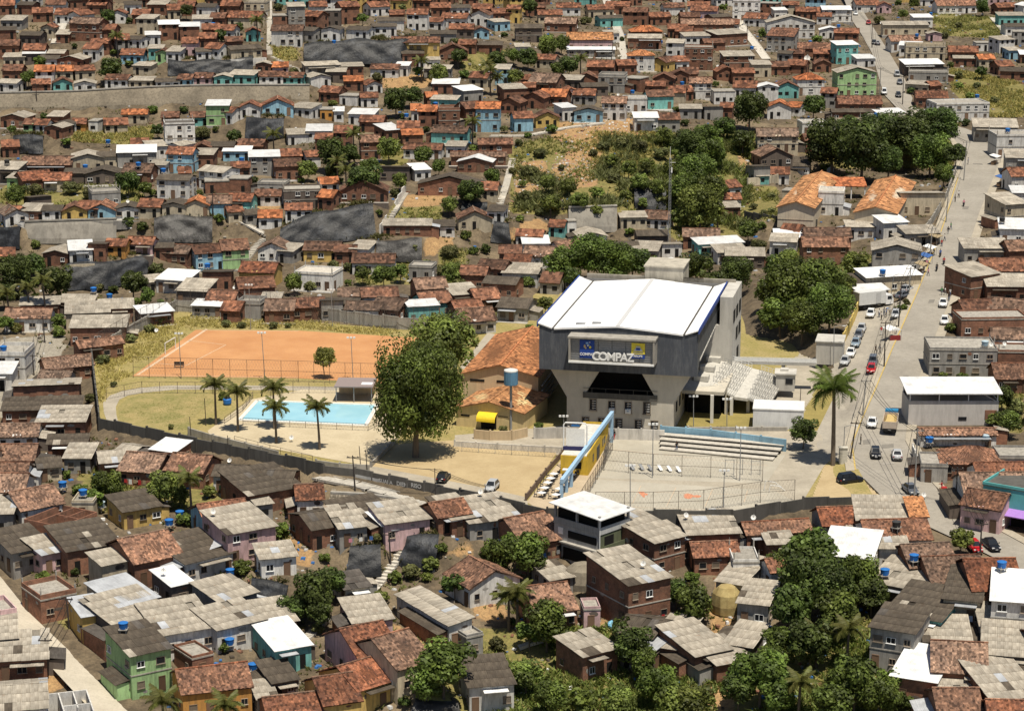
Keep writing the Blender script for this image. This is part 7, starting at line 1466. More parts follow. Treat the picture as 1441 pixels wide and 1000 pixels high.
part('roof', SHEET['w'], gh3, lambda b: b.prism([(-5.6, 9.3), (5.4, 10.1), (5.4, 10.25), (-5.6, 9.45)], (-4.3, 0, 0), 'x', 8.6)); part('terrace_interior', VOID, gh3, lambda b: b.box((.3, .3, 7.9), (6.4, 8.6, 2.4)))
part('parapet', M_wall('white_parapet', (0.62, 0.62, 0.60), 0.3), gh3, lambda b: (b.box((0, -4.9, 7.0), (7.5, .2, 1.3)),)); part('side_parapet', G3, gh3, lambda b: b.box((-3.65, 0, 7.0), (.2, 9.7, 1.2)))
for x, y in ((-3.5, -4.7), (3.5, -4.7), (-3.5, 0), (-3.5, 4.6), (3.5, 4.6)): part('terrace_post', G3, gh3, lambda b: b.box((x, y, 8.3), (.35, .35, 3.0)))
part('balcony_slab', CONC, gh3, lambda b: (b.box((0, -5.3, 3.5), (7.4, 1.0, .25)), b.box((-3.9, .2, 3.3), (.8, 9.8, .25)))); part('balcony_rail', GRN3, gh3, lambda b: b.box((0, -5.75, 4.0), (7.4, .1, .9)))
part('strip_opening', VOID, gh3, lambda b: (b.box((-3.62, -1.2, 4.9), (.12, 6.0, 1.4)), b.box((-3.62, -.4, 1.2), (.12, 6.4, 2.2)))); part('doorway', VOID, gh3, lambda b: b.box((-1.4, -4.9, 4.7), (2.2, .12, 2.1))); part('window', VOID, gh3, lambda b: b.box((2.2, -4.9, 5.2), (1.0, .12, 1.0))); part('doorway', VOID, gh3, lambda b: b.box((-1.8, -4.9, 1.2), (2.2, .12, 2.3))); part('yellow_door', M_plain('yellow_door_paint', (0.55, 0.34, 0.05), 0.6), gh3, lambda b: b.box((.9, -4.92, 1.2), (1.4, .12, 2.3))); part('grille_window', WHITE, gh3, lambda b: b.box((-3.63, 3.4, 5.2), (.1, 1.0, 1.2)))
part('drainpipe', WHITE, gh3, lambda b: b.tube([(-3.75, -5.0, 9.2), (-3.75, -5.0, 0.2)], .08, 6))
# turquoise shop with a purple awning at the road's edge
q = at(1412, 742); sh = thing('corner_shop', 'turquoise two-storey shop with a long purple awning over the pavement', 'shop', (q[0] + 3.2, q[1] + 3.6, q[2]), rad(-34))
TQ = M_wall('shop_turquoise', (0.13, 0.46, 0.45), 0.25)
part('upper_storey', TQ, sh, lambda b: b.box((2, 0, 4.3), (13, 8, 3.2))); part('shop_front', M_wall('shop_purple', (0.36, 0.22, 0.42), 0.4), sh, lambda b: b.box((2, .3, 1.0), (12.6, 7.4, 3.4))); part('roof', DCONC, sh, lambda b: b.box((2, 0, 5.95), (13.2, 8.2, .15))); part('parapet', TQ, sh, lambda b: (b.box((2, -4.0, 6.2), (13.2, .2, .45)), b.box((-4.5, .1, 6.2), (.2, 8.2, .45))))
part('awning', M_plain('purple_canvas', (0.36, 0.20, 0.55), 0.6), sh, lambda b: b.prism([(-6.0, 2.2), (-4.0, 2.85), (-4.0, 2.95), (-6.05, 2.35)], (-4.5, 0, 0), 'x', 13)); part('doorway', VOID, sh, lambda b: b.box((3, -3.45, 1.1), (6, .12, 2.3)))
for x in (-1.2, 3.4): part('window', PANE, sh, lambda b: b.box((x, -4.05, 4.4), (1.9, .12, 1.3)))
# ------------------------------------------------------------------ vehicles
RUBBER = M_plain('tyre_rubber', (0.015, 0.015, 0.015), 0.85); RIM = M_plain('alloy_rim', (0.45, 0.45, 0.46), 0.35, 0.6); CGLASS = M_plain('tinted_glass', (0.02, 0.024, 0.03), 0.08); LAMPW = M_plain('headlamp', (0.75, 0.75, 0.72), 0.15); LAMPR = M_plain('tail_lamp', (0.35, 0.01, 0.01), 0.2); PLATE = M_plain('number_plate', (0.5, 0.5, 0.5), 0.5)
def paint(n, c):
    m = M_plain('car_paint_' + n, c, 0.22); m.node_tree.nodes['Principled BSDF'].inputs['Specular IOR Level'].default_value = 0.5; return m
PAINT = {'white': paint('white', (0.75, 0.75, 0.74)), 'silver': paint('silver', (0.42, 0.43, 0.44)), 'black': paint('black', (0.012, 0.013, 0.016)), 'grey': paint('grey', (0.12, 0.13, 0.15)), 'red': paint('red', (0.45, 0.01, 0.012)), 'bluegrey': paint('bluegrey', (0.22, 0.28, 0.34)), 'blue': paint('blue', (0.03, 0.22, 0.42))}
_t = MB(); _t.lathe([(.20, -.1), (.30, -.1), (.33, -.06), (.33, .06), (.30, .1), (.20, .1)], 14); TYRE = _t.mesh('tyre', RUBBER)
_t = MB(); _t.lathe([(.05, -.07), (.20, -.09), (.20, .09), (.05, .07)], 10); RIMD = _t.mesh('rim', RIM)
def wheel(root, x, y, z=.33, s=1.0):
    w = link('wheel', TYRE, root, (x, y, z * s), None, (s, s, s)); w.rotation_euler = (math.pi / 2, 0, 0); link('rim', RIMD, w)
SPEC = {'hatch': (3.9, .84, 1.48, (-1.85, -1.35, .25, .95)), 'sedan': (4.3, .86, 1.45, (-1.45, -.85, .35, 1.05)), 'suv': (4.3, .90, 1.72, (-2.05, -1.75, .45, .95)), 'van': (4.4, .88, 1.75, (-2.1, -1.95, .9, 1.45))}
def car(label, px, py, ahead, kind, col, group=None):
    x, y, z = at(px, py); x2, y2, _ = at(*ahead); ang = math.atan2(y2 - y, x2 - x); L, hw, zr, (a0, b0, b1, a1) = SPEC[kind]; h = L / 2; belt = .92 if kind != 'suv' else 1.02
    root = thing('car', label, 'car', (x, y, z + .15), ang, group); P = PAINT[col]
    st = [(-h, .80, .34, .78), (-h + .12, .93, .22, belt - .04), (-h * .55, 1, .19, belt), (h * .25, 1, .19, belt), (h * .72, .97, .2, belt - .12), (h - .15, .90, .22, belt - .22), (h, .74, .32, .62)]
    b = MB(); i0 = 0
    for sx, k, zb, zt in st:
        w = hw * k
        for p, q in ((-.88, 0), (.88, 0), (1, .3), (1, .72), (.86, 1), (-.86, 1), (-1, .72), (-1, .3)): b.v.append((sx, p * w, zb + (zt - zb) * q))
    for k in range(len(st) - 1):
        for j in range(8): c = (j + 1) % 8; b.f.append((k * 8 + j, k * 8 + c, (k + 1) * 8 + c, (k + 1) * 8 + j)); b.t.append(1.0); b.m.append(0)
    b.f.append(tuple(reversed(range(8)))); b.f.append(tuple(range(len(st) * 8 - 8, len(st) * 8))); b.t += [1, 1]; b.m += [0, 0]
    bo = b.obj('body', P, root)
    for p in bo.data.polygons: p.use_smooth = True
    bw, tw = hw * .88, hw * .70; A = [(a0, -bw, belt - .02), (a1, -bw, belt - .04), (a1, bw, belt - .04), (a0, bw, belt - .02)]; T = [(b0, -tw, zr), (b1, -tw, zr), (b1, tw, zr), (b0, tw, zr)]
    c = MB(); c.face([T[0], T[1], T[2], T[3]]); n4 = [(0, 1), (1, 2), (2, 3), (3, 0)]
    for i, j in n4: c.face([A[i], A[j], T[j], T[i]])
    c.obj('cabin', P, root)
    for (i, j), nm in zip(n4, ('side_window', 'windscreen', 'side_window', 'rear_window')):
        p = [Vector(q) for q in (A[i], A[j], T[j], T[i])]; n = (p[1] - p[0]).cross(p[3] - p[0]).normalized() * .012; cc = sum(p, Vector()) / 4; g = MB()
        q = [cc + (v - cc) * .86 + n for v in p]
        if nm == 'side_window':
            m0, m1 = q[0].lerp(q[1], .49), q[3].lerp(q[2], .49); m2, m3 = q[0].lerp(q[1], .53), q[3].lerp(q[2], .53); g.face([q[0], m0, m1, q[3]]); g.face([m2, q[1], q[2], m3])
        else: g.face(q)
        g.obj(nm, CGLASS, root)
    for sx in (-h * .60, h * .64):
        for sy in (-1, 1): wheel(root, sx, sy * (hw - .09))
    for sy in (-1, 1):
        part('headlight', LAMPW, root, lambda m: m.box((h - .1, sy * hw * .62, .66), (.16, .34, .16))); part('tail_light', LAMPR, root, lambda m: m.box((-h + .06, sy * hw * .72, .74), (.12, .24, .2))); part('mirror', P, root, lambda m: m.box((a1 - .25, sy * (hw + .07), belt + .08), (.12, .18, .14)))
    part('bumper', RUBBER, root, lambda m: (m.box((h - .02, 0, .40), (.1, hw * 1.3, .18)), m.box((-h + .02, 0, .42), (.1, hw * 1.4, .16)))); part('number_plate', PLATE, root, lambda m: (m.box((h + .04, 0, .44), (.02, .4, .12)), m.box((-h - .04, 0, .52), (.02, .4, .12))))
    return root
car('white sedan coming down beside the sand truck, facing the camera', 1227, 600, (1221, 625), 'sedan', 'white')
car('black hatchback driving down the road towards the bend', 1232, 643, (1236, 670), 'hatch', 'black')
car('silver sedan seen from behind, driving up the road at the bend', 1262, 645, (1258, 620), 'sedan', 'silver')
car('black off-road car parked side-on in the tan corner yard', 1196, 680, (1225, 677), 'suv', 'black')
car('dark grey car rounding the road bend behind a thin pole', 1281, 694, (1300, 712), 'sedan', 'grey')
car('bright red car parked beside the small flowering tree', 1371, 775, (1385, 792), 'hatch', 'red')
car('black car parked next to the bright red car', 1394, 772, (1412, 788), 'sedan', 'black')
car('black hatchback parked on the driveway by the tan yard', 624, 677, (632, 668), 'hatch', 'black')
car('silver hatchback parked on the driveway nearer the brown wall', 692, 690, (684, 698), 'hatch', 'silver')
G_ = 'cars parked in a row by the yellow wall'
for px, py, k, c, l in ((1189, 513, 'hatch', 'silver', 'silver hatchback at the near end of the parked row'), (1197, 501, 'sedan', 'white', 'white sedan second from the near end of the parked row'), (1204, 487, 'sedan', 'bluegrey', 'blue grey car in the middle of the parked row'), (1208, 476, 'hatch', 'grey', 'dark grey car fourth from the near end of the parked row'), (1212, 467, 'hatch', 'silver', 'pale silver car at the far end of the parked row')): car(l, px, py, (px - 4, py + 9), k, c, G_)
car('white car parked alone in front of the white box truck', 1225, 446, (1220, 457), 'hatch', 'white'); car('silver car parked beside the planted median, near the box truck', 1260, 447, (1258, 458), 'hatch', 'silver'); car('dark van-like car parked near the tall crossarm pole', 1228, 514, (1224, 528), 'suv', 'grey'); car('red car parked behind the dark one by the crossarm pole', 1226, 524, (1222, 540), 'hatch', 'red')
car('white sedan on the road beside a group of walkers', 1327, 431, (1324, 446), 'sedan', 'white'); car('white car half hidden at the road edge by the brick houses', 1329, 456, (1328, 466), 'hatch', 'white'); car('dark car parked on the pavement by the box truck cab', 1270, 420, (1280, 414), 'sedan', 'grey'); car('silver car behind the box truck beside a leaning pole', 1276, 411, (1286, 404), 'hatch', 'silver')
for px, py, ah, k, c, l in ((1204, 22, (1208, 34), 'sedan', 'white', 'white car highest on the upper road'), (1222, 35, (1226, 46), 'hatch', 'red', 'red car near the top of the upper road'), (1230, 63, (1234, 76), 'hatch', 'black', 'black car on the upper road, the one nearer the green house'), (1235, 64, (1230, 50), 'hatch', 'grey', 'dark grey car passing the black one on the upper road'), (1262, 108, (1266, 120), 'van', 'silver', 'silver van on the upper road below the two dark cars'),
    (1266, 119, (1269, 130), 'hatch', 'grey', 'grey car parked behind the silver van'), (1244, 133, (1246, 142), 'van', 'white', 'white van parked at the foot of the green house'), (1264, 137, (1267, 146), 'hatch', 'black', 'black car lowest on the upper road')): car(l, px, py, ah, k, c)
def truck(label, px, py, ahead, box):
    x, y, z = at(px, py); x2, y2, _ = at(*ahead); root = thing('truck', label, 'truck', (x, y, z + .15), math.atan2(y2 - y, x2 - x)); cabm = PAINT['white' if box else 'blue']
    part('cab', cabm, root, lambda b: b.prism([(2.1, .6), (3.9, .6), (4.0, 1.5), (3.55, 2.55), (2.1, 2.55)], (0, -1.1, 0), 'y', 2.2)); part('windscreen', CGLASS, root, lambda b: b.face([(4.005, -.95, 1.6), (4.005, .95, 1.6), (3.63, .85, 2.45), (3.63, -.85, 2.45)]))
    for sy in (-1, 1): part('side_window', CGLASS, root, lambda b: b.box((3.0, sy * 1.105, 1.95), (1.0, .02, .7))); part('headlight', LAMPW, root, lambda b: b.box((3.95, sy * .8, .9), (.12, .35, .22)))
    part('chassis', RUBBER, root, lambda b: b.box((-.4, 0, .75), (7.6, 1.0, .25))); part('bumper', RUBBER, root, lambda b: b.box((-4.15, 0, .75), (.2, 2.2, .5)))
    for sx in (-2.9, -1.9, 3.0): wheel(root, sx, -.95, .33, 1.45); wheel(root, sx, .95, .33, 1.45)
    if box:
        part('cargo_box', M_plain('pale_box_panel', (0.62, 0.62, 0.60), 0.5), root, lambda b: b.box((-1.2, 0, 2.25), (6.4, 2.4, 2.6))); part('box_door', M_plain('box_rear_door', (0.55, 0.50, 0.36), 0.6), root, lambda b: b.box((-4.42, 0, 2.25), (.06, 2.3, 2.5))); part('side_door', M_plain('box_door_seam', (0.48, 0.48, 0.47), 0.5), root, lambda b: b.box((.2, -1.22, 2.2), (1.2, .05, 2.2)))
    else:
        part('cargo_bed', M_plain('cream_bed_panel', (0.50, 0.42, 0.34), 0.6), root, lambda b: (b.box((-1.2, -1.18, 1.55), (6.0, .1, 1.3)), b.box((-1.2, 1.18, 1.55), (6.0, .1, 1.3)), b.box((-4.15, 0, 1.55), (.1, 2.4, 1.3)), b.box((1.75, 0, 1.6), (.1, 2.4, 1.4)), b.box((-1.2, 0, .98), (6, 2.3, .1)))); part('sand_load', M_ground('yellow_sand', (0.60, 0.45, 0.20), (0.50, 0.36, 0.15), 2.0), root, lambda b: b.box((-1.1, 0, 1.85), (5.6, 2.2, .9), 0, 1, 0, .55)); part('number_plate', PLATE, root, lambda b: b.box((-4.27, 0, .8), (.03, .5, .15)))
truck('truck with a blue cab carrying yellow sand up the road', 1253, 603, (1256, 585), False); truck('white box truck parked across the far end of the parking strip', 1230, 433, (1250, 429), True)
# ------------------------------------------------------------------ people
SKIN = M_plain('skin', (0.20, 0.11, 0.07), 0.6); HAIR = M_plain('hair', (0.015, 0.012, 0.01), 0.7)
CLOTH = {k: M_plain('cloth_' + k, c, 0.85) for k, c in {'white': (0.70, 0.69, 0.66), 'black': (0.02, 0.02, 0.022), 'red': (0.40, 0.03, 0.03), 'blue': (0.05, 0.12, 0.32), 'green': (0.08, 0.22, 0.09), 'grey': (0.22, 0.22, 0.22), 'pink': (0.55, 0.22, 0.28), 'denim': (0.06, 0.09, 0.16), 'khaki': (0.32, 0.25, 0.15)}.items()}
def figure(pose):
    """one continuous body grown from a jointed skeleton"""
    s = {'stand': (0, .02), 'walk': (.26, .22), 'reach': (.05, .1), 'ride': (0, 0)}[pose]; v = []; e = []; r = []
    def add(p, rad_, par=None):
        v.append(p); r.append(rad_)
        if par is not None: e.append((par, len(v) - 1))
        return len(v) - 1
    sit = pose == 'ride'; hz = .93 if not sit else .82
    pel = add((0, 0, hz), .135); wa = add((.01, 0, hz + .17), .12, pel); chst = add((.02, 0, hz + .38), .15, wa); nk = add((.02, 0, hz + .56), .06, chst); hd = add((.03, 0, hz + .68), .095, nk); add((.035, 0, hz + .78), .085, hd)
    for sg in (-1, 1):
        st = s[0] * sg
        if sit: k = add((.38, sg * .2, hz - .02), .085, add((.08, sg * .14, hz - .03), .10, pel)); f = add((.28, sg * .2, hz - .44), .055, k); add((.40, sg * .2, hz - .48), .045, f)
        else: h = add((0, sg * .1, hz - .08), .10, pel); k = add((st * .5 + .03, sg * .11, hz * .52), .075, h); a = add((st - .03, sg * .11, .08), .05, k); add((st + .14, sg * .12, .04), .045, a)
        sh = add((.02, sg * .19, hz + .47), .07, chst); sw = -st * .8
        if sit: el = add((.22, sg * .3, hz + .22), .05, sh); ha = add((.48, sg * .26, hz + .18), .038, el)
        elif pose == 'reach': el = add((.2, sg * .26, hz + .24), .05, sh); ha = add((.42, sg * .2, hz + .28), .038, el)
        else: el = add((sw * .4 - .02, sg * .25, hz + .2), .05, sh); ha = add((sw + .06, sg * .26, hz - .03), .038, el)
        add((v[ha][0] + .05, v[ha][1], v[ha][2] - .08), .035, ha)
    me = bpy.data.meshes.new('person'); me.from_pydata(v, e, []); o = bpy.data.objects.new('tmp', me); COL.objects.link(o)
    o.modifiers.new('s', 'SKIN'); sv = me.skin_vertices[0].data
    for i, q in enumerate(r): sv[i].radius = (q, q * (1.15 if i in (0, 1, 2) else 1))
    sv[0].use_root = True; o.modifiers.new('d', 'SUBSURF').levels = 1; bpy.context.view_layer.update()
    m2 = bpy.data.meshes.new_from_object(o.evaluated_get(bpy.context.evaluated_depsgraph_get())); bpy.data.objects.remove(o); m2.name = 'person'
    m2.materials.clear()
    for m in (SKIN, HAIR, CLOTH['white'], CLOTH['denim'], CLOTH['black']): m2.materials.append(m)
    for p in m2.polygons:
        c = p.center; p.use_smooth = True; arm = abs(c.y) > .22
        p.material_index = 1 if c.z > hz + .74 or (c.z > hz + .64 and c.x < .01) else 0 if c.z > hz + .53 else 0 if arm and c.z < hz + .3 else 2 if c.z > hz + .02 else 4 if c.z < .09 and not sit else 3
    return m2
FIG = {p: figure(p) for p in ('stand', 'walk', 'reach', 'ride')}
def person(px, py, pose, shirt, legs, label, face=0.0, parent_z=0.0, xy=None, group=None):
    x, y, z = xy or at(px, py); o = link('person', FIG[pose], None, (x, y, z + .12 + parent_z), face)
    for i, m in ((2, CLOTH[shirt]), (3, CLOTH[legs])): o.material_slots[i].link = 'OBJECT'; o.material_slots[i].material = m
    b = MB(); hz = .93 if pose != 'ride' else .82
    b.lathe([(.085, hz + .74), (.10, hz + .80), (.085, hz + .87), (.03, hz + .90)], 8, (.02, 0, 0)); b.obj('hair', HAIR, o)
    return tag(o, label, 'person', group)
PEOPLE = [(1211, 626, 'stand', 'black', 'black', 'person in black with a pale cap standing alone in the road near the bend'), (1325, 416, 'walk', 'green', 'grey', 'person in green, first of three walking up the road'), (1330, 416, 'walk', 'white', 'grey', 'person in white, middle of three walking up the road'), (1337, 418, 'walk', 'white', 'denim', 'person in white and denim, last of three walking up the road'),
 (1237, 447, 'stand', 'white', 'denim', 'person in white and denim at the edge of the group by the truck'), (1240, 451, 'stand', 'white', 'black', 'person in white and black, nearest in the group by the truck'), (1244, 445, 'reach', 'grey', 'denim', 'person in grey reaching out in the group by the truck'), (1247, 447, 'stand', 'blue', 'black', 'person in blue in the group by the truck'), (1252, 444, 'stand', 'white', 'khaki', 'person in white and khaki in the group by the truck'),
 (1232, 498, 'walk', 'black', 'black', 'person in black walking down the parking strip, first of a pair'), (1238, 498, 'walk', 'grey', 'black', 'person in grey walking down the parking strip beside another'), (1240, 472, 'reach', 'red', 'white', 'person in red top and white trousers near the food stall'), (1261, 472, 'stand', 'red', 'denim', 'person in red standing behind the food stall'), (1298, 391, 'stand', 'grey', 'denim', 'person in grey on the pavement below the blue awning'), (1306, 389, 'walk', 'pink', 'denim', 'person in pink walking on the pavement'), (1300, 382, 'stand', 'white', 'black', 'person in white under the blue awning'), (1304, 377, 'stand', 'pink', 'black', 'person in pink and black farther along the pavement'),
 (1314, 360, 'walk', 'blue', 'denim', 'person in blue at the kerb below the market stalls'), (1325, 348, 'stand', 'red', 'denim', 'person in red at the kerb of the climbing road'), (1329, 340, 'walk', 'white', 'denim', 'person in white and denim higher up the pavement'), (1334, 330, 'walk', 'black', 'grey', 'person in black and grey higher up the pavement'), (1338, 324, 'walk', 'green', 'denim', 'person in green higher up the pavement'), (1344, 285, 'stand', 'grey', 'black', 'person in grey by the school wall'), (1349, 279, 'walk', 'white', 'black', 'person in white by the school wall'), (1362, 232, 'stand', 'blue', 'black', 'person in blue near the dark grove'),
 (864, 619, 'walk', 'black', 'red', 'person in black and red walking on the forecourt, first of a pair'), (868, 618, 'walk', 'red', 'black', 'person in red walking on the forecourt beside another'), (884, 618, 'stand', 'pink', 'black', 'person alone on the forecourt below the hall windows'), (952, 636, 'stand', 'black', 'denim', 'person in black sitting area by the bleacher steps'), (676, 618, 'stand', 'red', 'black', 'person in red beside the planter wall'), (1228, 396, 'stand', 'white', 'denim', 'person by the market roof over the parking strip'), (1325, 692, 'reach', 'red', 'grey', 'street vendor in red behind a small cart at the bend'), (1404, 750, 'stand', 'grey', 'denim', 'person in grey under the purple awning'), (1335, 424, 'stand', 'black', 'denim', 'person in black at the road edge beside the white sedan')]
for k, (px, py, pose, a, b_, l) in enumerate(PEOPLE): person(px, py, pose, a, b_, l, (k * 1.3) % 6.28, group='people on foot')
_m = MB(); _m.tube([(.55, 0, .33), (.3, 0, .75), (-.1, 0, .7), (-.6, 0, .72)], [.06, .12, .14, .08], 6); _m.bar((.5, -.3, 1.0), (.5, .3, 1.0), .05); _m.bar((.62, 0, .33), (.45, 0, 1.0), .06); _m.box((0, 0, .42), (.4, .25, .35)); MBODY = _m.mesh('body', PAINT['black'])
for px, py, c, l in ((1318, 382, 'black', 'motorcycle with a rider in black coming down the road'), (1328, 373, 'red', 'motorcycle with a rider in red, the higher of two on the road'), (1323, 362, 'blue', 'motorcycle with a rider in blue at the pavement edge'), (1356, 291, 'pink', 'motorcycle with a rider in pink high on the climbing road')):
    q = at(px, py); a = math.atan2(-1, -.3); r_ = thing('motorcycle', l.replace(' with a rider in', ' ridden by someone in'), 'motorcycle', (q[0], q[1], q[2] + .14), a, 'motorcycles on the road'); link('body', MBODY, r_); part('seat', RUBBER, r_, lambda b: b.box((-.25, 0, .8), (.6, .26, .1))); wheel(r_, .62, 0); wheel(r_, -.6, 0)
    person(0, 0, 'ride', c, 'denim', 'rider in %s on the motorcycle' % c + {'black': ' coming down the road', 'red': ' higher on the road', 'blue': ' at the pavement edge', 'pink': ' high on the climbing road'}[c], a, .0, (q[0] - .25 * math.cos(a), q[1] - .25 * math.sin(a), q[2] + .05), 'motorcycle riders')
q = at(1255, 478); fs = thing('food_stall', 'small food stall with a white roof beside the planted median', 'stall', (q[0], q[1], q[2] + .1), .3); part('canopy', WHITE, fs, lambda b: b.prism([(-1.3, 2.1), (1.3, 2.1), (0, 2.6)], (0, -1.6, 0), 'y', 3.2)); part('counter', M_plain('stall_red', (.22, .03, .03), .8), fs, lambda b: b.box((0, -1.2, .5), (2.2, .6, 1.0))); [part('pole', SLAT, fs, lambda b: b.box((x, y, 1.05), (.06, .06, 2.1))) for x in (-1.2, 1.2) for y in (-1.5, 1.5)]
q = at(1327, 694); ct = thing('vendor_cart', 'street vendor cart with a round red top on the pavement', 'cart', (q[0], q[1] - .6, q[2] + .12)); part('tray', M_plain('wood_cart', (0.25, 0.15, 0.08), .7), ct, lambda b: b.box((0, 0, .8), (1.3, .9, .3))); part('red_top', CLOTH['red'], ct, lambda b: b.lathe([(.5, .95), (.45, 1.15), (.1, 1.2)], 10)); wheel(ct, -.4, .4); wheel(ct, .4, .4)
q = at(1186, 652); cb_ = tag(part('utility_cabinet', M_plain('cabinet_cream', (0.55, 0.52, 0.44), .6), None, lambda b: (b.box((q[0], q[1], q[2] + 1.3), (1.3, .9, 2.8)), b.box((q[0], q[1], q[2] + 2.75), (1.5, 1.1, .12)))), 'pale upright utility cabinet at the corner of the tan yard', 'cabinet')
q = at(1168, 505); tag(part('concrete_kiosk', TOWC, None, lambda b: (b.box((q[0], q[1], q[2] + 1.8), (5.0, 6, 4.4), rad(-12)), b.box((q[0], q[1], q[2] + 4.05), (5.4, 6.4, .2), rad(-12)))), 'plain concrete kiosk building at the near end of the yellow wall', 'kiosk')
# ------------------------------------------------------------------ poles, lamps, cables
POLEC = M_plain('pole_concrete', (0.30, 0.29, 0.27), 0.85); TOPS = {}
def pole(key, base, top, label, kind='wood', group='utility poles'):
    x, y, z = at(*base); s = FPX / depth_of(x, y, z); h = (base[1] - top[1]) / s / CD; lean = (top[0] - base[0]) / s
    lean = max(-h * .12, min(h * .12, lean)); root = thing('utility_pole' if kind != 'lamp' and kind != 'flood' else 'lamp_post', label, 'pole' if kind != 'lamp' and kind != 'flood' else 'lamp post', (x, y, z), 0, group)
    m = {'wood': M_plain('dark_pole', (0.06, 0.05, 0.045), .85), 'conc': POLEC, 'lamp': SLAT, 'flood': SLAT, 'post': M_plain('dark_pole', (0.06, 0.05, 0.045), .85)}[kind]
    part('shaft', m, root, lambda b: b.tube([(0, 0, -.4), (lean, 0, h)], [.15, .09] if kind in ('wood', 'conc') else [.08, .06], 7))
    if kind in ('wood', 'conc'):
        part('crossarm', m, root, lambda b: b.box((lean, 0, h - .35), (1.9, .12, .12))); 
        for dx in (-.8, 0, .8): part('insulator', TRIM, root, lambda b: b.lathe([(.05, h - .3), (.08, h - .2), (.04, h - .06)], 6, (lean + dx, 0, 0)))
    elif kind == 'lamp': part('arm', SLAT, root, lambda b: b.tube([(lean, 0, h), (lean + .9, -.2, h + .35), (lean + 1.6, -.3, h + .3)], .05, 5)); part('lamp_head', WHITE, root, lambda b: b.box((lean + 1.8, -.32, h + .27), (.6, .25, .12)))
    elif kind == 'flood':
        part('bracket', SLAT, root, lambda b: b.box((lean, 0, h), (1.5, .08, .08)))
        for dx in (-.6, 0, .6): part('floodlight', WHITE, root, lambda b: b.box((lean + dx, -.1, h + .15), (.4, .25, .3)))
    TOPS[key] = Vector((x + lean, y, z + h - .2)); return root
UP = [(1, (1196, 648), (1207, 592), 'leaning dark pole at the edge of the tan corner yard', 'wood'), (2, (1213, 588), (1217, 533), 'pole with a lamp at the end of the planted median', 'conc'), (3, (1244, 518), (1244, 452), 'tall crossarm pole beside the dark parked cars', 'wood'), (4, (1264, 462), (1266, 397), 'dark pole among the shrubs of the planted median', 'wood'), (5, (1279, 414), (1280, 376), 'pole near the cab of the box truck', 'conc'), (6, (1286, 706), (1287, 602), 'thick pale concrete pole at the road bend, the tallest', 'conc'),
 (7, (1277, 705), (1277, 664), 'thin dark pole beside the thick concrete one', 'post'), (8, (1345, 711), (1345, 656), 'dark pole in front of the pink house by the bend', 'wood'), (9, (1379, 785), (1379, 733), 'dark pole beside the parked red car', 'wood'), (10, (1308, 366), (1310, 320), 'pole beside the market stalls on the pavement', 'conc'), (11, (1331, 314), (1333, 262), 'pole by the school wall, lower one', 'conc'), (12, (1356, 255), (1358, 200), 'pole by the school wall, upper one', 'conc'), (13, (1270, 148), (1270, 108), 'lowest pole on the upper road', 'wood'), (14, (1238, 133), (1238, 96), 'pole beside the green house on the upper road', 'conc'), (15, (1227, 68), (1226, 34), 'pole halfway up the upper road', 'wood'), (16, (1198, 30), (1199, -2), 'highest pole on the upper road', 'wood'),
 (17, (63, 482), (62, 444), 'dark pole in the paved yard at the picture edge', 'wood'), (18, (48, 528), (47, 498), 'pole beside the curved white building', 'wood'), (19, (98, 884), (95, 838), 'dark pole on the lane verge', 'wood'), (20, (68, 934), (65, 896), 'dark pole before the patched sheet roofs by the lane', 'wood'), (21, (550, 794), (548, 748), 'pole on the bank beside the alley of steps', 'wood'), (22, (613, 700), (612, 658), 'thin pole behind the black hatchback', 'post'), (23, (500, 690), (497, 640), 'pole by the green painted patch of the wall', 'wood'), (24, (684, 716), (683, 682), 'short pole in front of the silver hatchback', 'post'), (25, (1125, 579), (1126, 546), 'thin pole at the edge of the concrete ramp', 'post'), (26, (1187, 643), (1187, 600), 'street lamp between the tall palm and the cabinet', 'lamp'), (27, (1173, 515), (1172, 460), 'street lamp by the concrete kiosk', 'lamp'), (28, (1253, 418), (1262, 388), 'street lamp above the box truck', 'lamp'), (36, (385, 62), (385, 30), 'thin pole by the straight white stairs', 'post'), (37, (860, 90), (862, 60), 'pole on the narrow street between red roofs', 'wood'), (38, (1050, 60), (1052, 28), 'pole on the narrow street by a brick block', 'wood'), (39, (52, 150), (52, 118), 'pole on top of the long retaining wall', 'wood'), (40, (300, 305), (300, 272), 'pole before the gabled cottages', 'wood')]
for a in UP: pole(*a)
for k, (b, t, l) in enumerate((((269, 617), (268, 586), 'black post at the corner of the pool terrace wall'), ((290, 599), (289, 560), 'black post in front of the tallest palm'), ((508, 661), (506, 627), 'black post at the low wall before the big tree'), ((517, 663), (515, 633), 'second black post at the low wall before the big tree'), ((322, 640), (321, 612), 'black post on the stepped wall below the lawn'))): pole(50 + k, b, t, l, 'post', 'black posts along the compound wall')
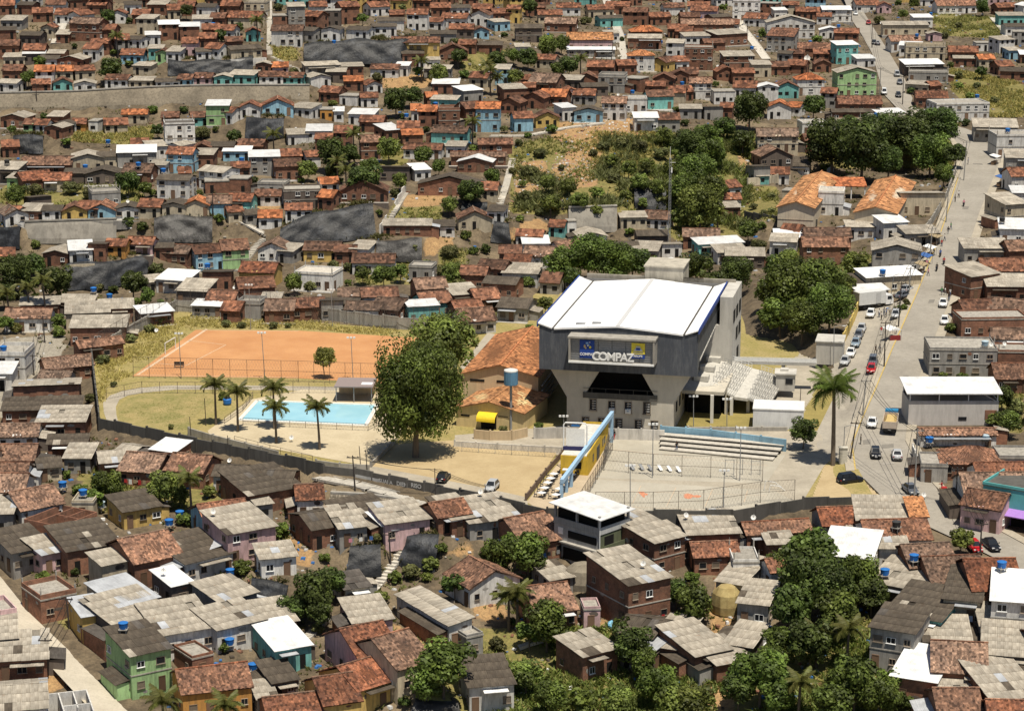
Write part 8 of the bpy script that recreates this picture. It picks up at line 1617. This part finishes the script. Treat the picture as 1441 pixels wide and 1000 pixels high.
for k, (b, t, l) in enumerate((((255, 532), (254, 470), 'floodlight mast at the left end of the clay pitch'), ((373, 535), (370, 469), 'floodlight mast at the middle of the clay pitch'), ((497, 535), (495, 476), 'floodlight mast of the clay pitch near the pool shed'), ((353, 464), (352, 402), 'tall mast behind the middle of the clay pitch'), ((468, 461), (467, 409), 'tall mast behind the clay pitch near the turquoise house'), ((918, 673), (918, 597), 'floodlight mast at the left of the upper court'), ((1041, 677), (1041, 602), 'floodlight mast at the right of the upper court'), ((1018, 719), (1018, 662), 'floodlight mast on the near side of the lower court'), ((887, 720), (886, 655), 'floodlight mast by the lower court nearest the corner house'), ((794, 616), (793, 586), 'short double lamp beside the arched board'), ((976, 604), (975, 558), 'dark lamp mast under the outdoor stairs'), ((1023, 604), (1022, 562), 'lamp mast before the stair columns'))): pole(70 + k, b, t, l, 'flood', 'floodlight masts')
CABLE = M_plain('black_cable', (0.015, 0.015, 0.015), 0.7); NC = [0]
def cable(a, b, label, off=0.0, sag=.03):
    p, q = TOPS[a] + Vector((off, 0, 0)), TOPS[b] + Vector((off, 0, 0)); L = (q - p).length; pts = [p.lerp(q, i / 12) - Vector((0, 0, L * sag * 4 * (i / 12) * (1 - i / 12))) for i in range(13)]
    m = MB(); m.tube(pts, .035, 4); tag(m.obj('overhead_cable', CABLE), label, 'cable', 'overhead cables')
LAB = {a[0]: a[3] for a in UP}
short = {1: 'the leaning pole', 2: 'the median end pole', 3: 'the crossarm pole', 4: 'the shrub pole', 5: 'the truck cab pole', 6: 'the thick concrete pole', 7: 'the thin bend pole', 8: 'the pink house pole', 9: 'the red car pole', 10: 'the market pole', 11: 'the lower school pole', 12: 'the upper school pole', 13: 'the lowest upper-road pole', 14: 'the green house pole', 15: 'the halfway pole', 16: 'the highest pole', 21: 'the alley pole', 22: 'the hatchback pole', 23: 'the green patch pole', 24: 'the silver hatchback pole', 17: 'the yard pole', 18: 'the white building pole', 19: 'the lane verge pole', 20: 'the patched roof pole'}
for a, b in ((1, 2), (2, 3), (3, 4), (4, 5), (5, 10), (10, 11), (11, 12), (1, 6), (6, 8), (8, 9), (13, 14), (14, 15), (15, 16), (6, 2), (23, 22), (22, 24), (17, 18), (19, 20), (12, 13), (6, 7)):
    for k, off in enumerate((-.8, 0, .8)): cable(a, b, 'black overhead cable from %s to %s, %s strand' % (short[a], short[b], ('left', 'middle', 'right')[k]), off, .02 + .008 * k)
# ------------------------------------------------------------------ water tanks and dishes on the roofs
def on_roof(px, py):
    best = None
    for h in HS:
        q = W(px, py, h.z + h.h + 0.5); c, s = math.cos(-rad(h.rot)), math.sin(-rad(h.rot)); dx, dy = q[0] - h.x, q[1] - h.y; a, b = dx * c - dy * s, dx * s + dy * c
        if abs(a) < h.w / 2 and abs(b) < h.d / 2:
            t = depth_of(*q); zz = h.z + h.h
            pl_, rise = roof_planes(h) if h.shape not in 'fR' else (None, 0)
            if h.shape == 'g': zz += rise * (1 - abs(b) / (h.d / 2))
            elif h.shape == 'G': zz += rise * (1 - abs(a) / (h.w / 2))
            elif h.shape == 's': zz += rise * (b / h.d + .5)
            if best is None or t < best[0]: best = (t, (q[0], q[1], zz), h)
    return best
_k = MB(); _k.lathe([(.46, 0), (.58, .1), (.62, .5), (.66, .8), (.66, .86)], 14); TANKD = {'b': _k.mesh('drum', TANKB), 'k': _k.mesh('drum', M_plain('black_drum', (0.03, 0.03, 0.03), .5)), 'p': _k.mesh('drum', M_plain('pale_drum', (0.30, 0.42, 0.50), .6))}
_k = MB(); _k.lathe([(.69, .86), (.69, .92), (.3, 1.06), (.1, 1.1)], 14); LIDD = {'b': _k.mesh('lid', M_plain('blue_lid', (0.03, 0.16, 0.46), .45)), 'k': _k.mesh('lid', M_plain('black_lid', (0.05, 0.05, 0.05), .5)), 'p': _k.mesh('lid', M_plain('pale_lid_2', (0.4, 0.5, 0.56), .6))}
_k = MB(); [_k.box((x, y, -.2), (.1, .1, 1.0)) for x in (-.4, .4) for y in (-.4, .4)]; _k.box((0, 0, .0), (1.2, 1.2, .12)); STANDD = _k.mesh('stand', CONC)
TANKS = "195 238 b;152 200 b;10 233 k;417 3 b;613 150 b;800 68 b;572 163 b;858 107 b;985 25 b;1002 24 b;1058 68 b;1113 37 b;1317 77 b;1290 55 b;1233 165 b;1375 136 b;1425 182 b;1418 186 b;1420 310 b;1410 315 k;132 415 b;154 417 b;35 498 b;5 494 b;103 518 p;5 621 b;252 401 b;292 377 b;356 402 b;737 383 b;587 384 b;1308 619 b;1387 616 p;88 682 b;117 697 b;142 710 p;238 735 b;253 723 b;324 805 b;174 893 b;323 903 b;356 938 b;414 961 k;533 867 p;1286 791 b;1245 811 b;1409 810 b;1261 749 k;1247 702 k;1386 487 p;1242 386 b;640 58 b;930 60 b;555 20 b;300 35 b;1140 60 b;470 60 b;890 130 b;960 118 b;340 225 b;230 245 b;120 235 b;1310 20 b;1180 40 b"
items = []
for e in TANKS.split(';'):
    a = e.split(); px, py = float(a[0]), float(a[1]); hit = on_roof(px, py); items.append((px, py, dict(c=a[2], hit=hit, px=px, py=py)))
TKL = unique_labels(items, lambda d: '%s drum water tank %s' % ({'b': 'blue', 'k': 'black', 'p': 'pale blue'}[d['c']], ('on %s' % {'t': 'a red tiled', 'o': 'an orange tiled', 'k': 'a brown tiled', 'a': 'a dark sheeted', 'c': 'a pale sheeted', 'w': 'a white', 'z': 'a metal', 'd': 'a sooty', 'n': 'a flat'}[d['hit'][2].cov] + ' roof') if d['hit'] else 'on a low stand'))
for px, py, d in items:
    p = d['hit'][1] if d['hit'] else at(px, py, 1.4); p = Vector(p) + Vector((0, 0, .55 if d['hit'] else 1.0)); t = thing('water_tank', TKL[id(d)], 'water tank', p, px % 3, 'drum water tanks on roofs'); link('drum', TANKD[d['c']], t); link('lid', LIDD[d['c']], t); link('stand', STANDD, t)
_k = MB(); _k.lathe([(.05, 0), (.22, .04), (.38, .13), (.40, .13), (.24, .0), (.05, -.03)], 12); DISHD = _k.mesh('reflector', M_plain('dish_white', (0.66, 0.65, 0.62), .5)); _k = MB(); _k.bar((0, 0, 0), (.05, .35, .35), .03); _k.box((.05, .35, .35), (.08, .08, .08)); ARMD = _k.mesh('feed_arm', SLAT); _k = MB(); _k.box((0, 0, -.5), (.06, .06, 1.0)); MASTD = _k.mesh('mount', SLAT)
DISH = "83 767;124 771;147 911;412 786;818 757;837 775;521 920;676 704;965 733;964 755;1124 727;1413 486;1306 508;1395 487;1136 80;1169 237;323 642;690 150;410 610;60 520;1300 690;905 800;230 810;1060 735;300 730;1320 560;700 400;540 440;330 400;220 460;870 130;1010 90;1240 30;600 60;420 130;180 290;90 300"
items = []
for e in DISH.split(';'):
    px, py = map(float, e.split()); hit = on_roof(px, py)
    items.append((px, py, dict(hit=hit, px=px, py=py)))
DL = unique_labels(items, lambda d: 'small white satellite dish ' + ('above a %s wall' % WORD[d['hit'][2].wall] if d['hit'] else 'on a short mast'))
for px, py, d in items:
    p = d['hit'][1] if d['hit'] else at(px, py, 1.5); big = 2.6 if px in (1136, 1169) else 1.0
    t = thing('satellite_dish', DL[id(d)], 'satellite dish', Vector(p) + Vector((0, 0, .8)), -.5 + (px % 7) * .15, 'satellite dishes'); r_ = link('reflector', DISHD, t, None, None, (big, big, big)); r_.rotation_euler = (rad(55), 0, 0); a_ = link('feed_arm', ARMD, r_); link('mount', MASTD, t)
# ------------------------------------------------------------------ small things in the yards
q = at(872, 881); kp = thing('paddling_pool', 'round light blue paddling pool on a dirt yard', 'paddling pool', q); part('ring', M_plain('pool_ring_blue', (0.20, 0.45, 0.62), .5), kp, lambda b: b.tube([(1.5 * math.cos(a * .3927), 1.5 * math.sin(a * .3927), .3) for a in range(17)], .3, 6, cap=False)); part('water', WATER, kp, lambda b: b.face([(1.4 * math.cos(a * .3927), 1.4 * math.sin(a * .3927), .32) for a in range(16)]))
q = at(1022, 856); mo = MB(); mo.lathe([(2.2, -.4), (2.3, .8), (2.0, 2.4), (1.2, 3.4), (.2, 3.7)], 12); mo.v = [(x * (1 + .12 * math.sin(7 * y)), y, z) for x, y, z in mo.v]; tag(mo.obj('covered_heap', M_ground('mottled_cover', (0.50, 0.40, 0.18), (0.30, 0.22, 0.09), 1.0), loc=q), 'bulging yellow mottled heap standing between trees and a wall', 'heap')
q = at(818, 822); mo = MB(); mo.lathe([(2.8, -.6), (2.9, .6), (2.3, 2.4), (1.2, 3.3), (.2, 3.5)], 12); mo.v = [(x, y * .8 + .2 * math.sin(3 * x), z) for x, y, z in mo.v]; tag(mo.obj('covered_heap', M_ground('grey_cement_cover', (0.33, 0.29, 0.22), (0.20, 0.17, 0.13), 1.0), loc=q), 'rounded grey concrete-sprayed mound beside the brick house', 'heap')
q = at(708, 606); fl = scatter('flower_bed', [[(695, 596), (722, 594), (724, 606), (694, 608)]], 60, .9, M_leaf('salmon_flower', (0.45, 0.12, 0.08), (0.55, 0.20, 0.12)), 'bed of salmon red flowers below the water tower', .16, 900, 4)
# rubbish and rubble too small to count
def rubble(name, polys, dens, size, mats, label, seed, cap=4000):
    rg = np.random.default_rng(seed); mb = MB(); r = random.Random(seed)
    for poly in polys:
        q = np.array([at(*p) for p in poly]); lo, hi = q[:, :2].min(0), q[:, :2].max(0); n = int(min(cap, (hi - lo).prod() * dens)); X = rg.uniform(lo[0], hi[0], n); Y = rg.uniform(lo[1], hi[1], n); Z = gz(X, Y); t = depth_of(X, Y, Z); PX = CXP + FPX * X / t; PY = CYP + FPX * ((CAMZ - Z) * CD - (Y - CAMY) * SD) / t
        kk = in_poly(PX, PY, poly) & free_ground(X, Y) & ~in_poly(X, Y, PLATEAU)
        for x, y, z in zip(X[kk], Y[kk], Z[kk]):
            s = size * r.uniform(.4, 1.4); mb.box((x, y, z + s * .15), (s, s * r.uniform(.4, 1), s * r.uniform(.2, .6)), r.uniform(0, 3), r.uniform(.6, 1.2), r.randrange(len(mats)), .8)
    return struct(mb.obj(name, mats), 'stuff', label)
DEB = [SHEET['c'], SHEET['a'], WALLS['b'], SHEET['w'], M_plain('litter_blue', (0.05, 0.16, 0.4), .7)]
rubble('rubbish', [[(790, 190), (835, 190), (835, 262), (800, 262), (775, 235)], [(730, 225), (800, 225), (790, 300), (715, 300)], [(815, 170), (905, 168), (900, 190), (815, 190)]], .75, .45, [SHEET['w'], SHEET['c'], WALLS['e'], M_plain('litter_pink', (0.5, 0.25, 0.2), .8)], 'rubbish strewn down the bare slope', 5)
rubble('rubble', [[(0, 0), (1441, 0), (1441, 440), (1100, 440), (1040, 380), (760, 390), (690, 440), (240, 430), (0, 560)]], .07, .7, DEB, 'scraps and rubble lying between the upper houses', 6, 6500)
rubble('rubble', [[(0, 610), (140, 612), (456, 690), (760, 745), (1240, 735), (1441, 830), (1441, 1000), (0, 1000)]], .22, .6, DEB, 'scraps and rubble lying between the lower houses', 7, 6000)

for k, (px, py, c, l) in enumerate(((1302, 374, 'blue', 'market stall with a long blue awning on the pavement'), (1296, 386, 'khaki', 'market stall with a tan awning, lowest on the pavement'), (1308, 362, 'white', 'market stall with a white awning above the blue one'), (1316, 346, 'khaki', 'market stall with a tan awning by the grey workshop'), (1408, 262, 'blue', 'shop front stall with a blue awning across the upper road'), (1400, 232, 'white', 'shop front stall with a white awning near the dark grove'))):
    q = at(px, py); ms_ = thing('market_stall', l, 'stall', (q[0], q[1], q[2] + .12), 1.0, 'market stalls on the pavement'); part('awning', CLOTH[c], ms_, lambda b: b.prism([(-1.1, 2.0), (1.1, 2.5), (1.1, 2.6), (-1.15, 2.1)], (-1.6, 0, 0), 'x', 3.2)); part('counter', M_plain('stall_wood', (.2, .13, .08), .8), ms_, lambda b: b.box((0, .2, .45), (2.6, .8, .9)))
    for x in (-1.5, 1.5): part('pole', SLAT, ms_, lambda b: b.box((x, -.95, 1.0), (.06, .06, 2.1)))
rl = random.Random(12); LT = MB(); LT.bar((0, 0, 0), (4.2, 0, .1), .03); LROPE = LT.mesh('rope', CABLE)
for k, h in enumerate([h for h in NEARH if h.s > 7.6 and h.shape not in 'fR'][::9]):
    c, s_ = math.cos(rad(h.rot)), math.sin(rad(h.rot)); a_, b_ = -h.w / 2 * .6, -h.d / 2 - 1.2; t = thing('washing_line', 'line of washing hung before the ' + HL[id(h)].split(',')[0].split(' under')[0] + HL[id(h)][HL[id(h)].index(','):].replace(', near', ' near').replace(',', ','), 'washing line', (h.x + a_ * c - b_ * s_, h.y + a_ * s_ + b_ * c, h.z + 1.7), rad(h.rot), 'washing lines'); link('rope', LROPE, t)
    for j in range(5): part('garment', CLOTH[rl.choice(list(CLOTH))], t, lambda m: m.box((.5 + .8 * j, 0, -.35 - .1 * (j % 2)), (.55, .04, .6 + .2 * (j % 2)), 0, 1, 0, .9))
